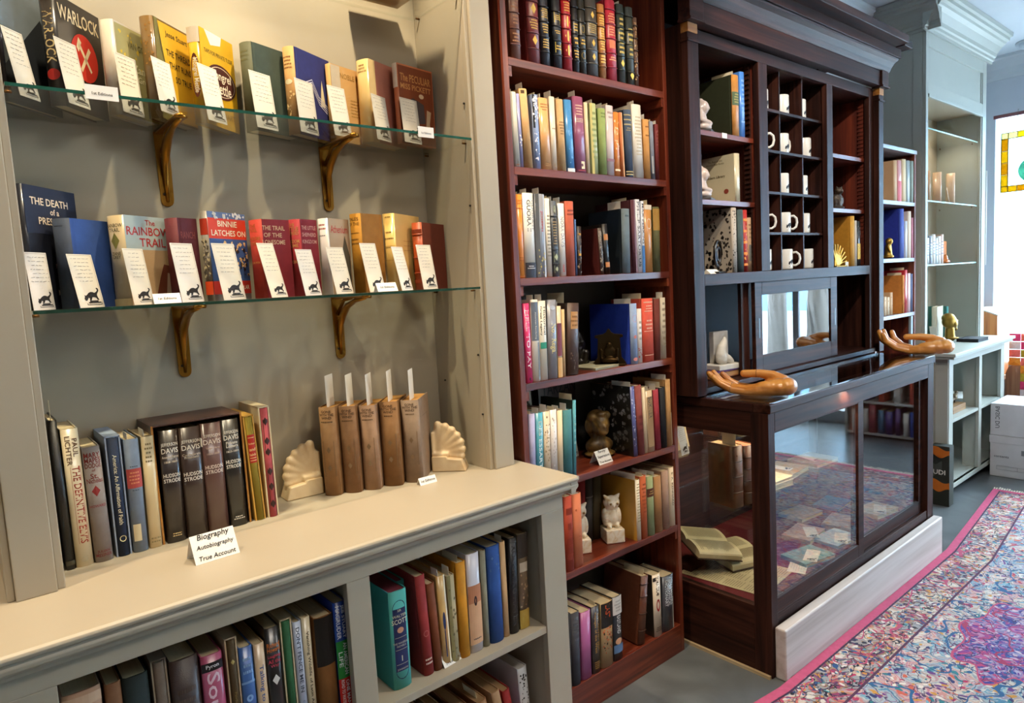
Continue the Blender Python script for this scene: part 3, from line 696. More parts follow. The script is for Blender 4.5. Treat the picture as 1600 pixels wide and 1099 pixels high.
MB().box(4.64, 5.685, 1.835, 1.85, .945, 2.53).obj('niche_back', GREY, g)
cr = [(0, 0), (-.010, 0), (-.012, .016), (-.022, .020), (-.024, .036), (-.034, .042), (-.040, .062), (-.066, .098), (-.088, .114), (-.094, .126), (-.112, .132), (-.114, .150), (-.13, .154), (-.134, .178), (0, .178)]
MB().prism([(FYF + a, 2.869 + b) for a, b in cr], 'x', FX0 - .06, FX1 + .08).obj('crown_moulding', GREYC, g)
MB().prism([(FX0 + a, 2.869 + b) for a, b in cr], 'y', FYF - .08, 1.89).obj('crown_moulding', GREYC, g)
CY = 1.375
m = MB().box(4.590, 5.84, CY, 1.89, .925, .945).box(4.605, 5.825, CY + .012, 1.89, .908, .925); m.obj('countertop', GREYC, g, .003)
LF = 1.43
m = MB().box(4.665, 4.735, LF, LF + .02, 0, .908).box(5.24, 5.295, LF, LF + .02, .10, .86).box(5.72, 5.80, LF, LF + .02, 0, .908).box(4.735, 5.72, LF, LF + .02, .86, .908).box(4.735, 5.72, LF, LF + .02, .07, .10); m.obj('face_frame', GREYC, g, .0015)
each(MB().box(4.665, 4.685, LF + .02, 1.89, 0, .908).box(5.78, 5.80, LF + .02, 1.89, 0, .908), 'end_panel', GREYC, g)
MB().box(4.658, 4.665, LF + .005, LF + .075, .02, .90).box(4.658, 4.665, 1.80, 1.89, .02, .90).box(4.658, 4.665, LF + .075, 1.80, .83, .90).obj('side_frame', GREYC, g, .001)
MB().box(4.685, 5.78, LF + .004, 1.85, .492, .512).obj('shelf', GREYC, g, .001); MB().box(4.685, 5.78, LF + .004, 1.85, .08, .10).obj('shelf', GREYC, g)
MB().box(4.685, 5.78, 1.85, 1.865, 0, .908).obj('lower_back', GREYC, g)
MB().box(5.258, 5.278, LF + .02, LF + .1, .10, .86).obj('partition', GREYC, g)
gs2 = 'glass shelves in the far grey niche'
PE = plain('#a8ccc4', 'ceramic', .15)
for z, nm in ((2.325, 'upper'), (1.885, 'middle'), (1.4865, 'lower')):
    glass_shelf(4.656, 5.66, FYF + .022, 1.834, z, .008, f'{nm} pale-edged glass shelf in the far grey niche', gs2, PE)
lg = thing('recessed_light', 'small round recessed downlight in the far niche ceiling', 'light', (4.80, 1.66, 2.52))
m = MB().lathe([(.045, -.003), (.045, -.0005)], 20); m.obj('trim_ring', plain('#d8d4cc', 'paint'), lg); MB().lathe([(.036, -.005), (.036, -.0032)], 20).obj('lens', emit('lamp_glow', '#ffe2b0', 12), lg)
# ---------------------------------------------------------------- rug
def rug_mat(key, scale, cols, rough=.9, mix2=None):
    m, nt, b = newmat(key); L = nt.links; tc = N(nt, 'ShaderNodeTexCoord')
    def vor(sc, feat='F1', rnd=1.0):
        n = N(nt, 'ShaderNodeTexVoronoi', feature=feat); n.inputs['Scale'].default_value = sc; n.inputs['Randomness'].default_value = rnd; L.new(dv.outputs[0], n.inputs['Vector']); return n
    dn = N(nt, 'ShaderNodeTexNoise'); dn.inputs['Scale'].default_value = 9; dn.inputs['Detail'].default_value = 3; L.new(tc.outputs['Object'], dn.inputs['Vector'])
    sb = N(nt, 'ShaderNodeVectorMath', operation='SUBTRACT'); sb.inputs[1].default_value = (.5, .5, .5); L.new(dn.outputs['Color'], sb.inputs[0])
    sc_ = N(nt, 'ShaderNodeVectorMath', operation='SCALE'); sc_.inputs['Scale'].default_value = .13; L.new(sb.outputs[0], sc_.inputs[0])
    dv = N(nt, 'ShaderNodeVectorMath', operation='ADD'); L.new(tc.outputs['Object'], dv.inputs[0]); L.new(sc_.outputs[0], dv.inputs[1])
    def ramp(src, cols, const=True):
        r = N(nt, 'ShaderNodeValToRGB'); r.color_ramp.interpolation = 'CONSTANT' if const else 'LINEAR'; e = r.color_ramp.elements
        while len(e) < len(cols): e.new(.5)
        for i, c in enumerate(cols): e[i].position = i / len(cols); e[i].color = lin(c)
        L.new(src, r.inputs['Fac']); return r
    def chan(n):
        s = N(nt, 'ShaderNodeSeparateColor'); L.new(n.outputs['Color'], s.inputs[0]); return s.outputs[0]
    big = vor(scale); r1 = ramp(chan(big), cols[0])
    # ring motifs inside each big cell
    rg = N(nt, 'ShaderNodeMath', operation='MULTIPLY'); rg.inputs[1].default_value = 2.6; L.new(big.outputs['Distance'], rg.inputs[0])
    fr = N(nt, 'ShaderNodeMath', operation='FRACT'); L.new(rg.outputs[0], fr.inputs[0])
    r2 = ramp(fr.outputs[0], cols[1])
    sm = vor(scale * 3.2); r3 = ramp(chan(sm), cols[2])
    m1 = N(nt, 'ShaderNodeMix', data_type='RGBA'); m1.inputs['Factor'].default_value = .45; L.new(r1.outputs[0], m1.inputs['A']); L.new(r2.outputs[0], m1.inputs['B'])
    # small flowers where the fine cells are close to their centres
    lt = N(nt, 'ShaderNodeMath', operation='LESS_THAN'); lt.inputs[1].default_value = .42; L.new(sm.outputs['Distance'], lt.inputs[0])
    m2 = N(nt, 'ShaderNodeMix', data_type='RGBA'); L.new(lt.outputs[0], m2.inputs['Factor']); L.new(m1.outputs['Result'], m2.inputs['A']); L.new(r3.outputs[0], m2.inputs['B'])
    ed = vor(scale * 1.3, 'DISTANCE_TO_EDGE'); le = N(nt, 'ShaderNodeMath', operation='LESS_THAN'); le.inputs[1].default_value = .022; L.new(ed.outputs['Distance'], le.inputs[0])
    m3 = N(nt, 'ShaderNodeMix', data_type='RGBA'); L.new(le.outputs[0], m3.inputs['Factor']); L.new(m2.outputs['Result'], m3.inputs['A']); m3.inputs['B'].default_value = lin(cols[3])
    # wandering vine lines
    wv = N(nt, 'ShaderNodeTexNoise'); wv.inputs['Scale'].default_value = scale * .35; wv.inputs['Detail'].default_value = 1.5; L.new(tc.outputs['Object'], wv.inputs['Vector'])
    ab = N(nt, 'ShaderNodeMath', operation='SUBTRACT'); ab.inputs[1].default_value = .5; L.new(wv.outputs['Fac'], ab.inputs[0]); a2 = N(nt, 'ShaderNodeMath', operation='ABSOLUTE'); L.new(ab.outputs[0], a2.inputs[0])
    l4 = N(nt, 'ShaderNodeMath', operation='LESS_THAN'); l4.inputs[1].default_value = .009; L.new(a2.outputs[0], l4.inputs[0])
    m4 = N(nt, 'ShaderNodeMix', data_type='RGBA'); L.new(l4.outputs[0], m4.inputs['Factor']); L.new(m3.outputs['Result'], m4.inputs['A']); m4.inputs['B'].default_value = lin(cols[4])
    # knots
    kn = N(nt, 'ShaderNodeTexNoise'); kn.inputs['Scale'].default_value = 260; L.new(tc.outputs['Object'], kn.inputs['Vector'])
    mu = N(nt, 'ShaderNodeMix', data_type='RGBA', blend_type='MULTIPLY'); mu.inputs['Factor'].default_value = .45; L.new(m4.outputs['Result'], mu.inputs['A']); L.new(kn.outputs['Color'], mu.inputs['B'])
    gm = N(nt, 'ShaderNodeMix', data_type='RGBA'); gm.inputs['Factor'].default_value = .0; L.new(mu.outputs['Result'], gm.inputs['A'])
    L.new(mu.outputs['Result'], b.inputs['Base Color']); b.inputs['Roughness'].default_value = rough; b.inputs['Specular IOR Level'].default_value = .1
    b.inputs['Sheen Weight'].default_value = .15
    bn = N(nt, 'ShaderNodeBump'); bn.inputs['Strength'].default_value = .5; bn.inputs['Distance'].default_value = .003; L.new(kn.outputs['Fac'], bn.inputs['Height']); L.new(bn.outputs['Normal'], b.inputs['Normal'])
    MATS[key] = m; return m
RUGF = rug_mat('rug_field', 13, (['#cfc4b8', '#7fb0c4', '#d0a0a0', '#bcb8b0', '#5c98b4', '#d8cfc2', '#9cb8c4', '#c88a94'], ['#d4ccc2', '#b8486c', '#ccc4bc', '#3c7098', '#d4c8b8', '#c87c60'], ['#b82c58', '#1c5c88', '#d0943c', '#28346c', '#d06048', '#e4dcd0', '#6c3880', '#2c7c88', '#d8d0c6', '#7cacc0'], '#4c3c5c', '#1c5c8c'))
RUGB = rug_mat('rug_border', 15, (['#26284a', '#b03c58', '#d0c4b4', '#285478', '#6c3c60', '#c8b4a8'], ['#dcd0c0', '#1e2348', '#b03460', '#d0a860', '#d8cec2'], ['#dcd4c8', '#b83058', '#204c80', '#d08c3c', '#14182e', '#4c98a0', '#d06c5c', '#dcd0c8'], '#12122a', '#b84468'))
RUGM = rug_mat('rug_medallion', 16, (['#4c3c90', '#b83c70', '#2c4088', '#c86490', '#b0a0bc', '#6c70ac'], ['#5c4498', '#c04478', '#283c7c', '#b8b0c8'], ['#c03c74', '#303890', '#d0bcc8', '#683490', '#2c60a0', '#c8b0bc'], '#241c54', '#a82c58'))
g = thing('persian_rug', 'multicoloured Persian rug with pink edge, patterned border and violet medallion on grey floor', 'rug', (0, 0, 0))
RX0, RX1, RY1, RY0 = .95, 5.10, 1.187, -1.35
def bend(m):
    # the far end of the rug swings a little towards the wall, as it lies in the shop
    m.v = [(x, y + max(0, x - 3.85) * .095 + max(0, 2.15 - x) * .12, z) for x, y, z in m.v]; return m
def rbox(nm, mat, *rects):
    m = MB()
    for x0, x1, y0, y1, z0, z1 in rects:
        cuts = [x0] + [c for c in (2.15, 3.85) if x0 < c < x1] + [x1]
        for a_, b_ in zip(cuts, cuts[1:]): m.box(a_, b_, y0, y1, z0, z1)
    return bend(m).obj(nm, mat, g)
E_ = .035; B_ = .16; PINK = plain('#b04a68', 'cloth', .9)
fr4 = lambda a, b, z: ((RX0 + a, RX1 - a, RY1 - b, RY1 - a, .0005, z), (RX0 + a, RX1 - a, RY0 + a, RY0 + b, .0005, z), (RX1 - b, RX1 - a, RY0 + b, RY1 - b, .0005, z), (RX0 + a, RX0 + b, RY0 + b, RY1 - b, .0005, z))
rbox('pink_edge', PINK, *fr4(0, E_, .010)); rbox('border_band', RUGB, *fr4(E_, E_ + B_, .0092))
rbox('guard_stripe', plain('#4a2a44', 'cloth', .9), *fr4(E_ + B_, E_ + B_ + .009, .0098))
rbox('outer_guard_stripe', plain('#3a2440', 'cloth', .9), *fr4(E_ + .001, E_ + .008, .0096))
rbox('field', RUGF, (RX0 + E_ + B_ + .009, RX1 - E_ - B_ - .009, RY0 + E_ + B_ + .009, RY1 - E_ - B_ - .009, .0005, .0092))
ml = [(3.07 + .36 * math.cos(a) * (1 + .12 * math.cos(8 * a)), .70 + .17 * math.sin(a) * (1 + .12 * math.cos(8 * a))) for a in [2 * math.pi * i / 64 for i in range(64)]]
MB().prism(ml, 'z', .0088, .0097).obj('medallion', RUGM, g)
ml2 = [(3.07 + (x - 3.07) * 1.03, .70 + (y - .70) * 1.045) for x, y in ml]
MB().prism(ml2, 'z', .0086, .0094).obj('medallion_outline', PINK, g)
m = MB(); rg = random.Random(5)
for i in range(190):
    y = RY0 + (RY1 - RY0) * i / 189; m.box(RX1 - .002, RX1 + rg.uniform(.045, .075), y - .0035, y + .0035, .0006, rg.uniform(.004, .009))
fo = bend(m).obj('fringe', plain('#d8cfc0', 'cloth', .9), g); fo['kind'] = 'stuff'
ROWS = {'K1': (2.184, [(1.385, 0.0404, 1.592, 0.26, 0.0), (1.4557, 0.0501, 1.592, 0.262, 0.0), (1.5094, 0.0391, 1.592, 0.255, 0.0), (1.5641, 0.038, 1.592, 0.25, 0.0), (1.6079, 0.0405, 1.592, 0.25, 0.0), (1.6527, 0.0293, 1.592, 0.235, 0.0), (1.6835, 0.0322, 1.592, 0.235, 0.0), (1.7194, 0.055, 1.592, 0.25, 0.0), (1.7791, 0.0335, 1.592, 0.243, 0.0), (1.8189, 0.0495, 1.592, 0.267, 0.0), (1.8756, 0.0376, 1.592, 0.264, 0.0), (1.9233, 0.0397, 1.592, 0.264, 0.0), (1.9631, 0.0213, 1.592, 0.236, 0.0)]), 'K2': (1.861, [(1.3741, 0.0264, 1.592, 0.224, -1.0), (1.401, 0.0123, 1.592, 0.221, -3.5), (1.4209, 0.0313, 1.592, 0.238, -2.8), (1.4607, 0.0256, 1.592, 0.228, -0.1), (1.4925, 0.0415, 1.592, 0.221, -1.7), (1.5343, 0.0232, 1.592, 0.231, 0.2), (1.5681, 0.0305, 1.592, 0.227, -0.8), (1.6039, 0.0335, 1.592, 0.23, -0.9), (1.6437, 0.0502, 1.592, 0.246, -1.1), (1.6945, 0.017, 1.592, 0.233, -0.2), (1.7213, 0.0323, 1.592, 0.234, -0.4), (1.7582, 0.0381, 1.592, 0.222, 0.6), (1.797, 0.0373, 1.592, 0.237, 1.2), (1.8378, 0.0265, 1.592, 0.219, 0.7), (1.8726, 0.0161, 1.592, 0.221, -1.1), (1.8965, 0.0394, 1.592, 0.234, -0.8), (1.9432, 0.0523, 1.592, 0.258, -1.2), (1.9999, 0.0346, 1.592, 0.212, -0.7), (2.0397, 0.0206, 1.592, 0.209, -1.2), (2.0636, 0.0208, 1.592, 0.202, 0.6)]), 'K3': (1.521, [(1.3681, 0.0248, 1.592, 0.257, 1.1), (1.397, 0.0444, 1.592, 0.263, 0.6), (1.4457, 0.0391, 1.592, 0.262, 1.2), (1.4905, 0.0222, 1.592, 0.25, 0.4), (1.5154, 0.0271, 1.592, 0.243, 0.3), (1.5472, 0.029, 1.592, 0.236, 0.7), (1.5781, 0.0408, 1.592, 0.244, 0.9), (1.6189, 0.0072, 1.592, 0.186, 1.3), (1.6278, 0.0201, 1.592, 0.163, 2.4), (1.7422, 0.0179, 1.592, 0.159, -2.4), (1.7651, 0.0259, 1.592, 0.173, -2.5), (1.8567, 0.0438, 1.592, 0.228, 1.3), (1.9144, 0.0253, 1.592, 0.261, -0.4), (1.9403, 0.0256, 1.592, 0.264, -1.0), (1.9671, 0.0155, 1.592, 0.259, 0.9), (1.986, 0.0421, 1.592, 0.246, 0.4), (2.0358, 0.0389, 1.592, 0.24, 0.3)]), 'K4': (1.19, [(1.3771, 0.0268, 1.592, 0.252, -0.0), (1.4049, 0.0324, 1.592, 0.262, 1.2), (1.4368, 0.033, 1.592, 0.256, 0.8), (1.4746, 0.0392, 1.592, 0.257, 1.8), (1.5154, 0.0207, 1.592, 0.235, 1.8), (1.5363, 0.0139, 1.592, 0.223, 2.0), (1.5572, 0.0546, 1.592, 0.24, 3.8), (1.8835, 0.0395, 1.592, 0.221, 1.1), (1.9233, 0.0259, 1.592, 0.2, 0.8), (1.9522, 0.0647, 1.592, 0.235, 0.7), (2.0198, 0.0362, 1.592, 0.23, 1.3), (2.0616, 0.0308, 1.592, 0.233, 0.8)]), 'K5': (0.847, [(1.3681, 0.0272, 1.592, 0.243, 2.2), (1.398, 0.0323, 1.592, 0.241, 2.3), (1.4318, 0.0305, 1.592, 0.24, 1.7), (1.4627, 0.0297, 1.592, 0.241, 1.8), (1.4935, 0.0244, 1.592, 0.234, 2.2), (1.5194, 0.0417, 1.592, 0.23, 2.3), (1.5631, 0.0151, 1.592, 0.258, 3.0), (1.8805, 0.024, 1.592, 0.263, -1.9), (1.9064, 0.0378, 1.592, 0.262, -2.9), (1.9442, 0.0185, 1.592, 0.25, -1.7), (1.9621, 0.0408, 1.592, 0.234, -1.4), (2.0099, 0.032, 1.592, 0.232, -2.0), (2.0447, 0.0326, 1.592, 0.235, -0.9), (2.0805, 0.0298, 1.592, 0.261, -0.6)]), 'K6': (0.5257, [(1.5074, 0.0397, 1.592, 0.26, 0.8), (1.5492, 0.0424, 1.592, 0.258, 0.6), (1.6935, 0.043, 1.72, 0.255, 3.2), (1.7393, 0.0379, 1.72, 0.241, 2.8), (1.7791, 0.0443, 1.72, 0.25, 3.4), (1.8805, 0.0245, 1.592, 0.232, -0.1), (1.9064, 0.0359, 1.592, 0.24, -0.1), (1.9452, 0.04, 1.592, 0.23, -0.3), (1.989, 0.0444, 1.592, 0.22, -0.4), (2.0368, 0.0419, 1.592, 0.231, -0.4), (2.0815, 0.032, 1.592, 0.235, -0.2)]), 'K7': (0.115, [(1.4965, 0.0136, 1.592, 0.265, 1.6), (1.5114, 0.041, 1.592, 0.259, 1.0), (1.5592, 0.0487, 1.592, 0.244, 1.4), (1.6139, 0.04, 1.592, 0.245, 0.9), (1.6607, 0.0619, 1.592, 0.238, 1.5), (1.7263, 0.0475, 1.592, 0.242, 0.5), (1.8676, 0.0341, 1.592, 0.252, 12.2), (1.9602, 0.0478, 1.592, 0.25, -0.5), (2.0119, 0.0697, 1.592, 0.222, 1.5)]), 'C1': (0.951, [(0.137, 0.0162, 1.68, 0.323, -0.4), (0.155, 0.0315, 1.68, 0.3, -0.1), (0.19, 0.0341, 1.68, 0.255, -0.5), (0.23, 0.0315, 1.68, 0.266, 0.3), (0.264, 0.0298, 1.68, 0.257, 0.7), (0.297, 0.0252, 1.68, 0.257, 1.1), (0.334, 0.0409, 1.68, 0.263, 0.8), (0.377, 0.0472, 1.68, 0.262, 0.7), (0.426, 0.0468, 1.68, 0.264, 0.4), (0.476, 0.0401, 1.68, 0.265, -0.6), (0.535, 0.0265, 1.68, 0.263, -1.8), (0.567, 0.028, 1.68, 0.279, -0.3)]), 'G1': (0.951, [(0.732, 0.052, 1.7, 0.242, 0.0), (0.786, 0.0586, 1.7, 0.236, 0.0), (0.848, 0.0604, 1.7, 0.233, 0.0), (0.915, 0.0682, 1.7, 0.233, 0.0), (0.988, 0.0583, 1.7, 0.226, 0.0)]), 'L2': (0.537, [(0.734, 0.0492, 1.4, 0.246, 0.5), (0.786, 0.024, 1.45, 0.243, 0.0), (0.821, 0.0287, 1.4, 0.262, -2.1), (0.852, 0.024, 1.4, 0.232, -2.3), (0.879, 0.0245, 1.4, 0.242, -1.5), (0.906, 0.0238, 1.4, 0.233, -0.5), (0.934, 0.0301, 1.4, 0.258, 0.1), (0.966, 0.0414, 1.4, 0.269, 0.5), (1.011, 0.0191, 1.4, 0.266, 0.5), (1.034, 0.0453, 1.4, 0.27, 0.2), (1.081, 0.0188, 1.4, 0.27, 0.2), (1.103, 0.0319, 1.4, 0.271, 1.8), (1.138, 0.0347, 1.4, 0.273, 1.5)]), 'L1': (0.537, [(0.082, 0.0604, 1.4, 0.282, 0.0), (0.148, 0.0264, 1.4, 0.275, 0.0), (0.176, 0.0434, 1.4, 0.274, 0.0), (0.225, 0.0285, 1.4, 0.283, 0.0), (0.256, 0.0525, 1.4, 0.273, 0.0), (0.313, 0.0405, 1.4, 0.26, 0.0), (0.36, 0.0267, 1.4, 0.274, 0.0), (0.386, 0.0274, 1.4, 0.249, 0.0), (0.416, 0.0221, 1.4, 0.245, 0.0), (0.441, 0.0309, 1.4, 0.269, 0.0), (0.474, 0.0266, 1.4, 0.272, 0.0), (0.502, 0.0186, 1.4, 0.261, 0.0), (0.522, 0.0189, 1.4, 0.264, 0.0), (0.549, 0.0432, 1.4, 0.252, 0.0), (0.596, 0.0305, 1.4, 0.271, 0.0)]), 'M1': (2.065, [(2.55, 0.0577, 1.57, 0.243, 0.0), (2.61, 0.0369, 1.57, 0.264, 0.0)]), 'M2': (1.797, [(2.557, 0.0438, 1.57, 0.197, 0.0)]), 'M3': (1.503, [(2.526, 0.0388, 1.57, 0.268, 0.0), (2.57, 0.0446, 1.57, 0.261, 0.0), (2.622, 0.0329, 1.57, 0.23, 0.0)]), 'N1': (1.503, [(3.633, 0.0532, 1.57, 0.259, 0.0), (3.69, 0.0193, 1.57, 0.237, 0.0), (3.717, 0.0391, 1.57, 0.234, 0.0)]), 'S1': (1.865, [(4.2467, 0.0555, 1.592, 0.23, 0.0), (4.3123, 0.0567, 1.592, 0.235, 0.0), (4.373, 0.0627, 1.592, 0.247, 0.0), (4.4457, 0.0493, 1.592, 0.244, 0.0), (4.5054, 0.0401, 1.592, 0.245, 0.0)]), 'S2': (1.534, [(4.3312, 0.0769, 1.592, 0.289, 0.0), (4.4178, 0.0393, 1.592, 0.219, 0.0), (4.4616, 0.0549, 1.592, 0.278, 0.0), (4.5223, 0.023499999999999997, 1.592, 0.241, 0.0)]), 'S3': (1.205, [(4.3959, 0.1866, 1.7, 0.143, 0.0), (4.38, 0.0293, 1.592, 0.229, 0.0), (4.4138, 0.0445, 1.592, 0.258, 0.0), (4.4636, 0.0452, 1.592, 0.237, 0.0), (4.5143, 0.0236, 1.592, 0.232, 0.0)])}
MB_ = 'on mahogany bookcase'
w = ['top shelf', 'second shelf', 'third shelf', 'fourth shelf', 'fifth shelf', 'sixth shelf', 'bottom shelf']
BANDS = ('r', (.14, .36, .58, .80), '#2a1c14')
def bands(c): return ('r', (.16, .34, .52, .70, .88), c)
shelf_row('K1', 'on mahogany bookcase top shelf', [
 ('brown tooled leather book', '#6a3d28', 'l', [bands('#5a3020'), ('d', .38, .5, '#9a6a48', 3), ('d', .56, .68, '#9a6a48', 3), ('d', .74, .86, '#9a6a48', 3), ('d', .18, .3, '#9a6a48', 3)]),
 ('maroon leather book with gilt panels', '#6b2320', 'l', [bands('#5a1c1a'), ('x', .26, .010, GOLD), ('d', .38, .5, GOLD, 4), ('x', .62, .011, GOLD), ('x', .79, .010, GOLD)]),
 ('near-black leather book with gilt lines', '#231f22', 'l', [bands('#1a1719'), ('d', .2, .32, GOLD, 4), ('d', .38, .5, GOLD, 4), ('d', .56, .68, GOLD, 5)]),
 ('black leather book with two gilt frames', '#1c1c20', 'l', [bands('#151518'), ('f', .19, .32, '#e0c04a'), ('f', .56, .69, '#e0c04a'), ('d', .22, .29, GOLD, 2), ('d', .59, .66, GOLD, 3), ('d', .42, .47, GOLD, 2)]),
 ('bright red leather book with gilt diamonds', '#9c1620', 'l', [bands('#82121a'), ('x', .25, .012, '#e0b860'), ('x', .43, .012, '#e0b860'), ('x', .61, .012, '#e0b860'), ('d', .73, .86, GOLD, 4)]),
 ('slim black leather book with gilt squares', '#181618', 'l', [bands('#111111'), ('d', .19, .31, GOLD, 3), ('d', .37, .49, GOLD, 2), ('d', .55, .67, GOLD, 3)]),
 ('slim dark green leather book with gilt ovals', '#24231c', 'l', [bands('#1b1a15'), ('o', .25, .045, .3, '#a88a44'), ('o', .61, .05, .3, '#a88a44'), ('d', .39, .48, GOLD, 2)]),
 ('wide charcoal leather book with gilt stars', '#3b3733', 'l', [bands('#4b463c'), ('x', .25, .008, GOLD), ('d', .55, .68, '#b59a5c', 5), ('x', .43, .008, GOLD), ('x', .79, .008, GOLD)]),
 ('tan leather book with gilt strip', '#9a6430', 'l', [bands('#7e4f24'), ('v', 'OOOOOO', .3, .7, .3, '#e6c06a') if False else ('d', .38, .86, '#e6bc60', 14), ('d', .2, .32, '#e6bc60', 3)]),
 ('crimson leather book with pale label', '#a32434', 'l', [bands('#8c1c2c'), ('b', .4, .5, '#c4704e', .2, .8), ('d', .55, .84, '#d8a070', 9), ('d', .24, .3, '#d8a070', 2)]),
 ('dark green leather book with gilt wings', '#2e352f', 'l', [bands('#242a25'), ('d', .36, .84, '#c9b060', 8), ('x', .25, .009, '#d8c060')], {'slip': True}),
 ('pale green-black leather book with gilt crest', '#363a34', 'l', [bands('#2a2d29'), ('d', .36, .74, '#c9b060', 6), ('x', .12, .010, '#d8c060')]),
 ('short brown leather book with tooled bands', '#5a4030', 'l', [bands('#3c2a20'), ('sn', .05, .95, '#b08a62', 40)])],
 'leather books on the top shelf', .17)
shelf_row('K2', 'on mahogany second shelf', [
 ('pale grey thin book', '#b9b4a6', 'p', [('d', .02, .05, '#8a5a40', 1)], {'slip': True}),
 ('lavender paper-thin book', '#8d8fb8', 'j', [('sn', .3, .5, '#e6e2d8', 6)]),
 ('tan cloth book with chipped top', '#b99262', 'c', [('b', .94, .98, '#5a4228', .1, .5)], {'slip': True}),
 ('blue and white jacketed book', '#8496bc', 'j', [('b', .55, 1., '#20242c', 0, .3), ('sn', .62, .97, '#e8e8ee', 34), ('sn', .1, .5, '#d8dcec', 18)], {'slip': True}),
 ('wide orange-tan jacketed book', '#d6a067', 'j', [('d', .82, .93, '#a87848', 3), ('d', .04, .1, '#a87848', 2)], {'slip': True}),
 ('cream jacketed book', '#e6d9c2', 'j', [('d', .55, .59, '#a89a84', 1), ('d', .05, .1, '#b89a74', 2)], {'slip': True}),
 ('beige cloth book', '#c39d6e', 'c', [('d', .5, .7, '#8d6c44', 5)], {'slip': True}),
 ('bright blue jacketed book', '#4b8fc6', 'j', [('sn', .05, .95, '#74add8', 16), ('b', .0, .05, '#d7e0e6')]),
 ('wide mauve jacketed book', '#93506c', 'j', [('d', .75, .9, '#e8c8b0', 4), ('d', .66, .72, '#e8d8c0', 3), ('b', .05, .15, '#e8d8b8', .42, .75), ('o', .1, .02, .1, '#6a4050'), ('d', .02, .04, '#d85a50', 1)], {'slip': True}),
 ('slim cream jacketed book', '#e4c8a2', 'p', []),
 ('pale green-yellow book', '#b9c08a', 'j', [('b', .0, 1., '#ccc078', .0, .3), ('d', .2, .9, '#93a06c', 9)], {'slip': True}),
 ('olive green cloth book', '#8b9a58', 'c', [('d', .85, .95, '#76864a', 2)], {'slip': True}),
 ('pale pink jacketed book', '#d8c8c8', 'j', [('b', .2, .24, '#8d6a78'), ('d', .8, .93, '#b8a4a0', 2)], {'slip': True}),
 ('orange jacketed book with worn lettering', '#d8823a', 'j', [('sn', .3, .9, '#f0d0a0', 22), ('b', .08, .11, '#f4e0c0')]),
 ('slim rust jacketed book', '#c4703a', 'p', [('b', 0, 1, '#e2aa78', .55, 1.)]),
 ('slate blue cloth book with gilt bands', '#3f4c60', 'c', [('b', .91, .93, '#a99a70'), ('b', .84, .86, '#a99a70'), ('b', .77, .79, '#a99a70'), ('d', .68, .74, '#a99a70', 2), ('b', .03, .05, '#a99a70'), ('b', .07, .09, '#a99a70')], {'slip': True}),
 ('wide white jacketed book', '#e2dcd0', 'j', [('v', 'i n d e x', .3, .85, .2, '#b4a88e') if False else ('d', .3, .85, '#c0b49a', 12)], {'slip': True}),
 ('short tan cloth book', '#c08a4e', 'c', [('d', .7, .76, '#8d5c2c', 1), ('d', .85, .9, '#8d5c2c', 1)], {'slip': True}),
 ('short blue-grey cloth book', '#7c8494', 'c', [('b', .1, .4, '#a2a4a8', .1, .5)], {'slip': True}),
 ('short maroon cloth book', '#6a2a2c', 'c', [('d', .6, .9, '#8a4a44', 5)], {'slip': True})],
 'books on the second shelf', .16)
